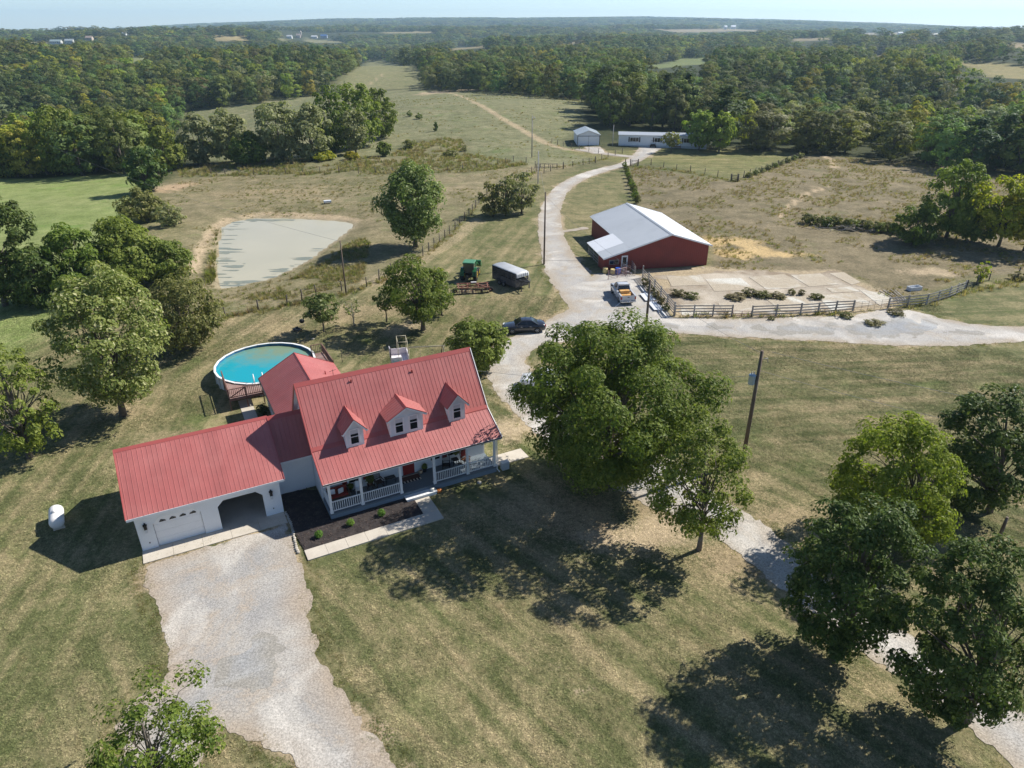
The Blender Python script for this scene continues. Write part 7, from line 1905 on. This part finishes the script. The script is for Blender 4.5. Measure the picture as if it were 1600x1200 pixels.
tree_px('plum_tree', 'greyish round tree beside the lane right of its dark neighbour', 815, 333, 268, 58, 'grey', 'round', .12, 67, .9, nclump=36)
tree_px('plum_tree', 'middle dark tree of three beside the lane fence', 790, 337, 275, 50, 'olive', 'broad', .06, 68, 1.0, nclump=34)
tree_px('lilac_bush', 'dense green bush at the back corner of the house', 746, 580, 502, 92, 'bush', 'vase', .04, 70, 1.2, nclump=60, cr=.25, cat='bush', up=.6)
tree_px('walnut_tree', 'dark green tree left in the group on the right field edge', 1478, 372, 250, 104, 'maple', 'broad', .10, 73, 1.1, nclump=64, cr=.25)
tree_px('walnut_tree', 'yellowing tree right in the group on the right field edge', 1560, 385, 276, 112, 'yellow', 'vase', .16, 74, .8, nclump=56, cr=.24)
tree_px('walnut_tree', 'second yellowing tree cut by the right edge of the photo', 1600, 392, 285, 90, 'gold', 'vase', .16, 75, .8, nclump=50, cr=.24)
tree_px('walnut_tree', 'low dark bush under the left side of the right field group', 1425, 382, 318, 72, 'oak', 'broad', .04, 76, 1.1, nclump=44)
tree_px('walnut_tree', 'olive tree between the dark and yellowing trees at right', 1518, 378, 300, 70, 'maple', 'broad', .06, 77, 1.0, nclump=44)
tree_px('cottonwood_tree', 'left one of two round pale green trees by the mobile home', 1092, 235, 171, 52, 'cotton', 'oval', .14, 80, 1.2, nclump=60, cr=.24)
tree_px('cottonwood_tree', 'right one of two round pale green trees by the mobile home', 1123, 238, 173, 50, 'cotton', 'oval', .14, 81, 1.2, nclump=60, cr=.24)
tree_px('dogwood_tree', 'small bronze tree in front of the mobile home windows', 1048, 239, 205, 34, 'olive', 'round', .30, 83, .7, nclump=28)
tree_px('cedar_tree', 'tiny dark cedar alone on the hill pasture', 681, 205, 190, 9, 'dark', 'cone', .02, 85, 1.2, nclump=16)
tree_px('yellow_bush', 'bright yellow-green bush at the end of the board fence', 1530, 442, 408, 24, 'yellow', 'vase', .05, 86, 1.0, nclump=26, cat='bush')
# individual trees of the near wood edge
for k, (n_, lb, a) in enumerate((
    ('edge_tree', 'big pale green tree at the far edge of the bright field', (112, 272, 163, 96, 'maple', 'round', .05)),
    ('edge_tree', 'broad olive tree right of the big pale edge tree', (212, 262, 172, 110, 'oak', 'broad', .04)),
    ('edge_tree', 'dark tree at the far left end of the bright field edge', (28, 276, 205, 74, 'oak', 'round', .04)),
    ('edge_tree', 'yellowish low tree before the broad olive edge tree', (262, 266, 196, 72, 'bush', 'broad', .03)),
    ('silver_tree', 'silvery bushy tree left of the grey willow clump', (318, 256, 176, 80, 'grey', 'broad', .04)),
    ('silver_tree', 'small silvery tree in the scrub behind the weedy strip', (366, 252, 170, 66, 'grey', 'vase', .06)),
    ('silver_tree', 'tall grey-green willow in the clump below the hill', (440, 250, 158, 84, 'grey', 'round', .05)),
    ('silver_tree', 'grey-green willow right of its taller neighbour', (488, 250, 160, 76, 'grey', 'round', .05)),
    ('ridge_tree', 'tall green-topped tree at the left of the hill clump', (524, 238, 131, 76, 'oak', 'broad', .04)),
    ('ridge_tree', 'tall leafy tree in the middle of the hill clump', (562, 230, 128, 78, 'maple', 'broad', .04)),
    ('ridge_tree', 'tall tree at the right end of the hill clump', (596, 215, 136, 62, 'oak', 'round', .04)),
    ('silver_tree', 'slim pale tree before the right end of the hill clump', (556, 240, 170, 46, 'grey', 'vase', .12)),
    ('edge_tree', 'dark low tree at the foot of the grey willows', (392, 256, 205, 70, 'oak', 'broad', .03)),
    ('goldenrod_bush', 'golden yellow bush at the foot of the hill clump', (550, 249, 236, 26, 'gold', 'broad', .03)),
    ('goldenrod_bush', 'bright green bush left of the golden one', (505, 250, 236, 44, 'yellow', 'broad', .03)),
    ('goldenrod_bush', 'dark green bush right of the golden one', (600, 244, 220, 26, 'oak', 'round', .03)))):
    tree_px(n_, lb, *a[:4], a[4], a[5], a[6], 300 + k, 1.1, nclump=44, cr=.27, cat='bush' if 'bush' in n_ else 'tree', group=None, limbs=24)
# shrubs: hedge by the lane field, bank scrub, fence line
def shrub_row(name, group, spots, leaf, cat='shrub'):
    protos = [make_tree_meshes(500 + 7 * k + len(spots), 1.6, 1.0, .05, leaf[k % len(leaf)], .34, 420, None, 'broad', 14, .36, .04, limbs=8, sides=4) for k in range(3)]
    for k, (px, py, hpx, wpx, lb) in enumerate(spots):
        P = at(px, py); w_ = metres(P, wpx) / 2; h = metres(P, hpx) * 1.1
        plant_tree(name, lb, P, protos[k % 3], group, random.uniform(0, 6), (w_, w_, h / 1.6), cat)
hl = ['nearest', 'second', 'third', 'fourth', 'fifth', 'sixth', 'seventh', 'eighth', 'ninth', 'tenth', 'eleventh', 'twelfth', 'thirteenth']
shrub_row('hedge_shrub', 'hedge between lane lawn and brown field', [(995 - k * 1.9, 318 - k * 5.6, 12 - k * .4, 15 - k * .5, f'{hl[k]} shrub of the hedge from the barn toward the lane gate') for k in range(11)], ['scrub', 'maple', 'oak'])
shrub_row('bank_shrub', 'scrub bank in the brown field', [(1262 + k * 14, 349 + k * 1.5 + (k % 3), 14, 26, f'{hl[k]} green shrub along the scrub bank counted from its left end'.replace('nearest', 'first')) for k in range(11)], ['scrub', 'olive', 'oak'])
shrub_row('fence_shrub', 'overgrown fence of the mobile home lawn', [(1170 + k * 10, 277 - k * 3.8, 7, 13, f'{hl[k]} shrub up the overgrown lawn fence from its low corner'.replace('nearest', 'first')) for k in range(9)], ['olive', 'oak', 'grey'])
shrub_row('yard_weed', 'scrub growing in the concrete yard', [(1170, 462, 10, 30, 'tallest weed bush in the middle of the concrete yard'), (1192, 464, 9, 28, 'weed bush right of the tallest in the concrete yard'), (1150, 467, 7, 36, 'dark low weed bush in the concrete yard'),
    (1060, 462, 9, 28, 'weed bush in the left corner of the concrete yard'), (1080, 466, 9, 26, 'low weed patch near the left corner of the yard'), (1237, 460, 8, 14, 'small weed bush on the slab joint'), (1252, 461, 8, 12, 'small weed bush at the right of the slab joint'), (1276, 467, 8, 26, 'weed bush on the right joint of the slabs'), (1215, 465, 7, 30, 'low weeds right of the weed bushes in the yard')], ['weed', 'scrub', 'weed'])
shrub_row('fence_weed', 'weeds along the tall board fence', [(1008 + k * 8, 447 + k * 9.5, 11, 16, f'{hl[k]} weed clump along the tall board fence from the barn'.replace('nearest', 'first')) for k in range(5)], ['weed', 'scrub', 'weed'])
shrub_row('road_weed', 'weeds at the foot of the board fence', [(1320, 496, 8, 26, 'green weeds at the foot of the longest board fence'), (1365, 507, 7, 36, 'green weed patch on the wide gravel by the road'), (1400, 491, 8, 30, 'weeds at the foot of the right board fence'), (1205, 500, 5, 12, 'small weed at the roadside before the longest fence'), (1590, 437, 12, 26, 'grey bush right of the yellow bush on the field corner')], ['scrub', 'weed', 'weed'])
shrub_row('hill_shrub', 'scrub on the weedy bank below the hill', [(640, 232, 12, 26, 'dark scrub at the left of the weedy bank'), (655, 186, 8, 14, 'reddish scrub on the hill slope'), (726, 236, 7, 12, 'small scrub at the right of the weedy bank'), (704, 244, 9, 26, 'brown scrub on the lower weedy bank'), (640, 182, 8, 12, 'pale scrub beside the reddish scrub')], ['olive', 'oak', 'grey'])
# brush pile on the scrub bank and fallen branches
bp = thing('brush_pile', 'grey pile of dead branches on the scrub bank', 'brush pile', tuple(at(1345, 362)))
for k in range(46):
    a = random.uniform(0, 6.28); l_ = random.uniform(1.2, 4.0); x, y = random.uniform(-8, 7), random.uniform(-1.2, 1.2)
    dxy = (l_ * math.cos(a), l_ * math.sin(a) * .5); z = random.uniform(.1, .9)
    MB().tube([(x, y, z), (x + dxy[0] * .5, y + dxy[1] * .5, z + random.uniform(0, .4)), (x + dxy[0], y + dxy[1], z + random.uniform(-.2, .5))], [.06, .045, .02], 5).build('branch', M_BARKP if k % 3 else M_BARK, bp)

# ================================================================== WOODLAND
OPEN_PX = [[(-1200, 288), (-200, 285), (40, 278), (205, 270), (290, 262), (600, 250), (640, 222), (722, 212), (830, 256), (885, 224), (960, 236), (1075, 232), (1250, 240), (1330, 246), (1440, 255), (1600, 288), (2600, 340), (2600, 1500), (-1200, 1500)],
    [(285, 176), (400, 161), (500, 149), (640, 140), (740, 143), (920, 158), (905, 205), (880, 225), (830, 260), (735, 245), (640, 222), (600, 246), (420, 256), (300, 250), (280, 215)],
    [(520, 134), (545, 114), (570, 96), (600, 95), (620, 102), (656, 103), (640, 138), (580, 140), (540, 140)],
    [(330, 57.5), (385, 57), (385, 63), (340, 62)], [(430, 60), (480, 60), (560, 66), (500, 66.5), (440, 64)],
    [(990, 106), (1040, 97), (1070, 91.5), (1110, 91.5), (1108, 97), (1060, 103), (1020, 107)],
    [(1480, 97), (1530, 97), (1600, 103), (1700, 112), (1700, 127), (1600, 122), (1540, 117), (1528, 107)],
    [(1025, 46), (1190, 45), (1180, 49), (1060, 50.5)], [(700, 74.5), (760, 72.5), (765, 76.5), (708, 78.5)], [(185, 92), (238, 89), (245, 92.5), (195, 97)], [(1235, 60.5), (1298, 58.5), (1305, 61.5), (1242, 64.5)], [(865, 66.5), (928, 64.5), (926, 66.5), (868, 69)], [(595, 50.3), (678, 49.3), (676, 51.6), (604, 52.6)], [(32, 66.3), (74, 64.4), (76, 66.6), (38, 69.4)], [(1572, 68), (1700, 69), (1700, 74), (1585, 73)], [(1345, 51), (1415, 51.5), (1410, 54), (1355, 54)], [(1350, 85), (1380, 85), (1376, 89), (1354, 90)],
    [(886, 198), (944, 198), (962, 204), (1120, 204), (1120, 236), (886, 236)]]
for x0, y0, x1, y1 in FAR_BOX: OPEN_PX.append([(x0, y0), (x1, y0), (x1, y1), (x0, y1)])
g = np.random.default_rng(77)
pts = []
d_ = 118.0
while d_ < 7600:
    s_ = 7.6 + d_ * .0046 if d_ < 900 else (11.7 + (d_ - 900) * .010 if d_ < 2400 else 25 + (d_ - 2400) * .012)
    na = int(2.1 * d_ / s_)
    a = np.linspace(-1.05, 1.05, na) + g.normal(size=na) * s_ / d_ * .28
    dd = d_ + g.normal(size=na) * s_ * .28
    pts.append(np.stack([np.sin(a) * dd, np.cos(a) * dd, np.full(na, s_)], 1))
    d_ += s_ * .95
pts = np.concatenate(pts)
px_, py_, sp = pts.T
pz_ = gz(px_, py_)
dist = np.hypot(px_, py_)
dens = fbm(px_ / 160, py_ / 160, 3, 61)
# far farmland: woods break up with distance
far_open = (dist > 1500) & (fbm(px_ / 700, py_ / 330, 3, 65) > .60 - .03 * ss(1500, 4000, dist))
small = fbm(px_ / 60, py_ / 60, 2, 62)
hgt = (11.0 + 6.5 * fbm(px_ / 80, py_ / 80, 3, 63)) * g.uniform(.78, 1.22, len(px_))
hgt *= np.where(px_ > 60, np.where(dist < 420, .74, .95), 1.0)
hgt = np.clip(hgt, 6, 21)
rad = np.maximum(hgt * .34 * g.uniform(.75, 1.35, len(px_)), sp * .55 * g.uniform(.8, 1.25, len(px_)))
hgt = np.where(dist > 1500, np.maximum(hgt, 10 + sp * .10), hgt)
keep = ~far_open
for q in OPEN_PX:
    for ox, oz in ((0, .02), (0, .97), (-1, .6), (1, .6), (0, .5), (-.8, .3), (.8, .3), (-.6, .85), (.6, .85)):
        k = np.where(keep)[0]
        X, Y = to_px(px_[k] + ox * rad[k], py_[k], pz_[k] + oz * hgt[k])
        keep[k[sdf_poly(X, Y, q) < 0]] = False
px_, py_, pz_, hgt, rad, dist, sp = (v[keep] for v in (px_, py_, pz_, hgt, rad, dist, sp))
n_all = len(px_)
# kind of every tree: patches of like trees with strays
kind_names = ['oak', 'dark', 'olive', 'maple', 'yellow', 'grey']
pat = fbm(px_ / 45, py_ / 45, 2, 81); r_ = g.random(n_all)
kind = np.where(r_ < .32, 0, np.where(r_ < .48, 1, np.where(r_ < .70, 2, np.where(r_ < .90, 3, 5))))
kind = np.where((pat > .60) & (r_ > .5), 3, kind); kind = np.where((pat < .36) & (r_ < .6), 1, kind)
yl = fbm(px_ / 30, py_ / 30, 2, 83)
kind = np.where((yl > .66) & (g.random(n_all) < .55), 4, kind)
WL = dict(oak=((.043, .064, .026), (.082, .108, .044), (.12, .15, .065)), dark=((.022, .040, .020), (.044, .070, .032), (.08, .105, .06)), olive=((.054, .068, .034), (.094, .107, .057), (.13, .145, .08)),
          maple=((.052, .080, .031), (.096, .130, .054), (.14, .185, .085)), yellow=((.086, .115, .024), (.148, .176, .042), (.21, .23, .075)), grey=((.070, .092, .062), (.118, .144, .098), (.2, .225, .17)))
W_LEAF = {k: leaf_mat('woodland ' + k, *[tuple((v[0][j] * a_ + v[1][j] * (1 - a_)) * 1.38 for j in range(3)) for a_ in (.72, .28)], .18, .6, .20, tuple((v[1][j] + v[2][j]) * .6 for j in range(3))) for k, v in WL.items()}
shapes = ['round', 'oval', 'broad', 'round', 'broad', 'round']
order = np.argsort(-(hgt / dist)); near_i = order[:300]; rest = order[300:]
# detailed stock for the 300 that show largest
stock = {}
for ki, kn in enumerate(kind_names):
    for v in range(2):
        stock[(ki, v)] = make_tree_meshes(900 + ki * 10 + v, 14, 4.6, 1.1, W_LEAF[kn], .62, 3000, None, shapes[ki] if v == 0 else ('oval' if shapes[ki] != 'oval' else 'cone'), 46, .25, .22, limbs=16, sides=4, co=1.4)
cw = ['green', 'dark green', 'olive', 'light green', 'yellow-green', 'grey-green']
def area_of(x, y):
    X, Y = to_px(x, y, 3.0); X, Y = float(X), float(Y)
    row = 'front' if Y > 215 else ('middle' if Y > 170 else 'back')
    if X < 90: ar = 'behind the bright field corner'
    elif X < 190: ar = 'behind the bright field'
    elif X < 300: ar = 'on the left hillside'
    elif X < 430: ar = 'left of the hill pasture'
    elif X < 560: ar = 'left of the saddle field'
    elif X < 700: ar = 'at the left crest end'
    elif X < 800: ar = 'along the middle crest'
    elif X < 915: ar = 'on the crest above the shed'
    elif X < 1040: ar = 'directly behind the mobile home'
    elif X < 1180: ar = 'behind the two pale round trees'
    elif X < 1320: ar = 'beyond the lawn corner'
    elif X < 1450: ar = 'beyond the brown field'
    else: ar = 'above the right field group'
    return row, ar
for i in near_i:
    row, ar = area_of(px_[i], py_[i]); k = int(kind[i]); v = int(g.integers(2))
    form = ('tall ' if hgt[i] > 14.5 else 'short ' if hgt[i] < 11.5 else '') + ('rounded' if v == 0 else 'narrow')
    plant_tree('woodland_tree', f'{form} {cw[k]} tree in the {row} woods {ar}', (px_[i], py_[i], pz_[i] - .1), stock[(k, v)], f'woods {ar}', g.uniform(0, 6.28), (rad[i] / 4.6, rad[i] / 4.6, hgt[i] / 14))
# the rest of the wood: one object, points carrying lighter trees
protos = []
for ki, kn in enumerate(kind_names):
    for v in range(2):
        tm, cm = make_tree_meshes(1200 + ki * 10 + v, 14, 4.6, .9, W_LEAF[kn], .74, 1700, None, shapes[ki] if v == 0 else 'oval', 22, .30, .22, limbs=0, sides=3, co=1.8)
        nv = len(cm.vertices); co = np.empty(nv * 3, np.float32); cm.vertices.foreach_get('co', co)
        protos.append(co.reshape(-1, 4, 3))
def gn_scatter(name, P, rot, scl, idx, meshes, label, extra=None):
    """ONE object: a point mesh whose points carry the given meshes (geometry nodes)"""
    me = bpy.data.meshes.new(name); me.vertices.add(len(P)); me.vertices.foreach_set('co', np.asarray(P, np.float32).ravel())
    a = me.attributes.new('rot', 'FLOAT_VECTOR', 'POINT'); a.data.foreach_set('vector', np.asarray(rot, np.float32).ravel())
    a = me.attributes.new('scl', 'FLOAT_VECTOR', 'POINT'); a.data.foreach_set('vector', np.asarray(scl, np.float32).ravel())
    a = me.attributes.new('pick', 'INT', 'POINT'); a.data.foreach_set('value', np.asarray(idx, np.int32))
    for nm, arr in (extra or {}).items():
        arr = np.asarray(arr, np.float32)
        if arr.ndim == 1: a = me.attributes.new(nm, 'FLOAT', 'POINT'); a.data.foreach_set('value', arr)
        else: a = me.attributes.new(nm, 'FLOAT_COLOR', 'POINT'); a.data.foreach_set('color', np.concatenate([arr, np.ones((len(arr), 1), np.float32)], 1)[:, :4].ravel())
    o = link(name, me)
    ng = bpy.data.node_groups.new(name, 'GeometryNodeTree'); n, l = ng.nodes, ng.links
    ng.interface.new_socket('Geometry', in_out='INPUT', socket_type='NodeSocketGeometry'); ng.interface.new_socket('Geometry', in_out='OUTPUT', socket_type='NodeSocketGeometry')
    gi, go = n.new('NodeGroupInput'), n.new('NodeGroupOutput')
    iop = n.new('GeometryNodeInstanceOnPoints'); iop.inputs['Pick Instance'].default_value = True
    jn = n.new('GeometryNodeJoinGeometry')
    for q in reversed(meshes):
        src = bpy.data.objects.new('stock_' + name, q)          # geometry source only, never linked to the scene
        oi = n.new('GeometryNodeObjectInfo'); oi.inputs['Object'].default_value = src; oi.inputs['As Instance'].default_value = False
        g2 = n.new('GeometryNodeGeometryToInstance'); l.new(oi.outputs['Geometry'], g2.inputs[0]); l.new(g2.outputs[0], jn.inputs[0])
    def na(nm, ty):
        q = n.new('GeometryNodeInputNamedAttribute'); q.data_type = ty; q.inputs['Name'].default_value = nm; return q.outputs['Attribute']
    l.new(gi.outputs[0], iop.inputs['Points']); l.new(jn.outputs[0], iop.inputs['Instance'])
    l.new(na('pick', 'INT'), iop.inputs['Instance Index'])
    e2 = n.new('FunctionNodeEulerToRotation'); l.new(na('rot', 'FLOAT_VECTOR'), e2.inputs[0]); l.new(e2.outputs[0], iop.inputs['Rotation'])
    l.new(na('scl', 'FLOAT_VECTOR'), iop.inputs['Scale']); l.new(iop.outputs[0], go.inputs[0])
    md = o.modifiers.new('scatter', 'NODES'); md.node_group = ng
    return tag(o, label, kind='stuff')
pm_ = []
for j, co in enumerate(protos):
    V = co.reshape(-1, 3)
    pm_.append(fast_mesh('wood', V, np.arange(len(V)).reshape(-1, 4), W_LEAF[kind_names[j // 2]]))
P = np.stack([px_, py_, pz_ - .1], 1)[rest]
gn_scatter('woodland', P, np.stack([g.normal(size=len(rest)) * .04, g.normal(size=len(rest)) * .04, g.uniform(0, 6.28, len(rest))], 1),
           np.stack([rad[rest] / 4.6, rad[rest] / 4.6, hgt[rest] / 14], 1), kind[rest] * 2 + g.integers(0, 2, len(rest)), pm_, 'unbroken far woodland rolling away to the horizon')

# ================================================================== WEEDS AND TALL GRASS
def tuft_mesh(seed, n, h, spread, mat):
    q = np.random.default_rng(seed); a = q.uniform(0, 6.28, n); b0 = np.stack([np.cos(a), np.sin(a), np.zeros(n)], 1) * (q.random(n) ** .5 * spread)[:, None]
    hh = h * q.uniform(.5, 1.15, n); le = np.stack([np.cos(a + q.normal(size=n) * .6), np.sin(a + q.normal(size=n) * .6), np.zeros(n)], 1)
    t = b0 + le * (hh * q.uniform(.15, .7, n))[:, None] + np.stack([np.zeros(n), np.zeros(n), hh], 1)
    w_ = np.stack([-np.sin(a), np.cos(a), np.zeros(n)], 1) * (.035 * h + .02)
    m = (b0 + t) / 2 + np.array([0, 0, 1]) * (hh * .12)[:, None]
    V = np.stack([b0 - w_, b0 + w_, m + w_ * .7, t, m - w_ * .7], 1).reshape(-1, 3)
    k = np.arange(n)[:, None] * 5
    F = np.concatenate([k + np.array([0, 1, 2, 4])], 0); 
    F = np.concatenate([F, np.concatenate([k + 4, k + 2, k + 3, k + 3], 1)[:, [0, 1, 2, 2]]], 0) if False else F
    T = np.concatenate([k + np.array([0, 1, 2]), k + np.array([0, 2, 4]), k + np.array([4, 2, 3])], 0)
    return fast_mesh('tuft', V, T, mat)
G_TAN = leaf_mat('dry grass blade', (.135, .128, .095), (.20, .185, .14), .25, .8, .1, (.15, .155, .09))
G_GRN = leaf_mat('green weed blade', (.080, .105, .042), (.135, .155, .075), .25, .8, .1, (.18, .165, .10))
G_BRN = leaf_mat('brown weed stalk', (.11, .098, .075), (.17, .15, .115), .2, .8, .1, (.2, .18, .14))
tm_ = [tuft_mesh(1, 26, .8, .5, G_TAN), tuft_mesh(2, 26, .7, .5, G_GRN), tuft_mesh(3, 16, .9, .35, G_BRN), tuft_mesh(4, 30, .35, .7, G_TAN), tuft_mesh(5, 30, .35, .7, G_GRN)]
def fill(P, n, seed):
    q = np.random.default_rng(seed); P = np.asarray(P); lo, hi = P.min(0), P.max(0)
    lo = np.maximum(lo, (-150, 20)); hi = np.minimum(hi, (190, 420))
    x = q.uniform(lo[0], hi[0], n * 3); y = q.uniform(lo[1], hi[1], n * 3)
    k = sdf_poly(x, y, P) < -.3
    return x[k][:n], y[k][:n]
TX, TY, TI, TS = [], [], [], []
def weeds(zone_, n, seed, mixp, s0, s1, nz=None, clump=None):
    x, y = fill(zone_, n, seed); q = np.random.default_rng(seed + 5)
    k = np.ones(len(x), bool)
    if nz is not None: k = fbm(x / nz, y / nz, 3, seed) > clump
    k &= (f_road(x, y) > .4) & (f_lot(x, y) > -.5) & (sdf_poly(x, y, POND) > .3)
    x, y = x[k], y[k]
    TX.append(x); TY.append(y); TI.append(q.choice(5, len(x), p=mixp)); TS.append(q.uniform(s0, s1, len(x)))
weeds(ZN['weed_strip'], 2600, 1, [.36, .28, .04, .16, .16], .5, 1.1, 8, .40)
weeds(ZN['pond_pasture'], 5200, 2, [.08, .08, .02, .46, .36], .25, .6, 6, .50)
weeds(ZN['right_field'], 14000, 3, [.12, .08, .30, .34, .16], .28, .62, 5, .45)
weeds(ZN['hill'], 7000, 4, [.10, .10, .02, .40, .38], .3, .75, 6, .52)
pond_bank = np.concatenate([[at(*p)[:2] for p in ((318, 450), (336, 360), (360, 342), (348, 372), (338, 405), (336, 440))]])
weeds(pond_bank, 700, 6, [.1, .55, .05, .1, .2], .8, 1.5)
bank2 = np.array([at(*p)[:2] for p in ((345, 470), (440, 440), (520, 400), (556, 362), (580, 380), (570, 440), (450, 470))])
weeds(bank2, 1300, 7, [.15, .1, .02, .40, .33], .35, .75, 5, .48)
for k, ln_ in enumerate(([(345, 497), (450, 477), (575, 447), (690, 378), (757, 312), (835, 270)], [(985, 261), (1057, 267), (1150, 284)], [(1152, 283), (1250, 246)], [(640, 141), (780, 147), (920, 160)], [(870, 262), (950, 248)], [(1060, 497), (1330, 490)], [(1390, 486), (1506, 458), (1600, 436)])):
    L = np.array([at(*p)[:2] for p in smooth_line(ln_, 30)]); q = np.random.default_rng(60 + k)
    L = np.repeat(L, 2, 0) + q.normal(size=(len(L) * 2, 2)) * .45
    kk = f_road(L[:, 0], L[:, 1]) > .1
    L = L[kk]; TX.append(L[:, 0]); TY.append(L[:, 1]); TI.append(q.choice(5, len(L), p=[.22, .22, .12, .22, .22])); TS.append(q.uniform(.3, .85, len(L)))
# ragged grass along the gravel edges
def edge_tufts(f, box, n, seed, s0, s1):
    q = np.random.default_rng(seed); x = q.uniform(box[0], box[2], n); y = q.uniform(box[1], box[3], n); d = f(x, y)
    k = (d > -.35) & (d < .9) & (q.random(n) < np.where(d < 0, .35, 1)); TX.append(x[k]); TY.append(y[k]); TI.append(q.choice(5, k.sum(), p=[.0, .0, .0, .45, .55])); TS.append(q.uniform(s0, s1, k.sum()))
edge_tufts(f_drive, bb(apron_poly, pad=1), 9000, 91, .14, .34)
edge_tufts(f_road, clip_bb(road_bb, -10, 18, 75, 100), 22000, 92, .15, .4)
TX, TY, TI, TS = (np.concatenate(v) for v in (TX, TY, TI, TS))
q = np.random.default_rng(99)
gn_scatter('tall_grass', np.stack([TX, TY, gz(TX, TY) - .02], 1), np.stack([np.zeros(len(TX)), np.zeros(len(TX)), q.uniform(0, 6.28, len(TX))], 1), np.stack([TS, TS, TS * q.uniform(.7, 1.2, len(TX))], 1), TI, tm_, 'dry weeds and tall grass on pastures and verges')
# mown grass: small patches of real blades over the near lawns, coloured like the ground they stand in
def patch_mesh(seed, n=300, rad=1.25):
    q = np.random.default_rng(seed); r_ = rad * q.random(n) ** .62; a = q.uniform(0, 6.28, n)
    c = np.stack([r_ * np.cos(a), r_ * np.sin(a), np.zeros(n)], 1)
    V = []; 
    for k in range(2):
        b_ = q.uniform(0, 6.28, n); w_ = q.uniform(.02, .055, n); h = q.uniform(.02, .065, n); le = q.uniform(.05, .17, n)
        s_ = np.stack([-np.sin(b_) * w_, np.cos(b_) * w_, np.zeros(n)], 1); t = c + np.stack([np.cos(b_) * le, np.sin(b_) * le, h], 1)
        o_ = q.normal(size=(n, 3)) * np.array([.05, .05, 0])
        V.append(np.stack([c + o_ - s_, c + o_ + s_, t + o_], 1))
    V = np.concatenate(V).reshape(-1, 3)
    return fast_mesh('lawn_patch', V, np.arange(len(V)).reshape(-1, 3), M_BLADE)
q = np.random.default_rng(404)
gx, gy = np.meshgrid(np.arange(-62, 52, 1.25), np.arange(15, 84, 1.25)); gx = gx.ravel() + q.uniform(-.6, .6, gx.size); gy = gy.ravel() + q.uniform(-.6, .6, gy.size)
X, Y = to_px(gx, gy, np.zeros(len(gx)))
hu = (gx - HX) * math.cos(HT) + (gy - HY) * math.sin(HT); hv = -(gx - HX) * math.sin(HT) + (gy - HY) * math.cos(HT)
k = (X > -140) & (X < 1740) & (Y < 1330) & (f_road(gx, gy) > 1.0) & (f_drive(gx, gy) > 1.0) & (sdf_poly(gx, gy, ZN['pond_pasture']) > 1)
k &= ~((hu > -13.2) & (hu < 14.2) & (hv > -4.7) & (hv < 20)) & ~((hu > -5.6) & (hu < 9.6) & (hv > 17) & (hv < 32))
gx, gy = gx[k], gy[k]
def ground_near(arr):
    r_ = np.hypot(gx, gy); th_ = np.arctan2(gx, gy)
    j = np.clip(np.searchsorted(TH[:len(_front)], th_), 0, len(_front) - 1); i = np.clip(np.searchsorted(RR, r_), 0, len(RR) - 1)
    return arr[i * nt_ + j]
gb = ground_near(dry)
gn_scatter('lawn_grass', np.stack([gx, gy, gz(gx, gy) - .005], 1), np.stack([0 * gx, 0 * gx, q.uniform(0, 6.28, len(gx))], 1), np.stack([np.ones(len(gx)), np.ones(len(gx)), q.uniform(.6, 1.1, len(gx)) * (1 - .6 * np.clip(gb, 0, 1))], 1), q.integers(0, 5, len(gx)),
           [patch_mesh(s_) for s_ in range(5)], 'short mown grass of the lawns round the house', dict(green=ground_near(colA), straw=ground_near(colB), bare=ground_near(dcol), bareness=gb, mown=ground_near(mow), mowing=ground_near(mset[:, :3])))
print('PATCHES', len(gx), 'TRIS', sum(len(m.polygons) * 2 for m in bpy.data.meshes), 'woodland', len(rest), 'tufts', len(TX))
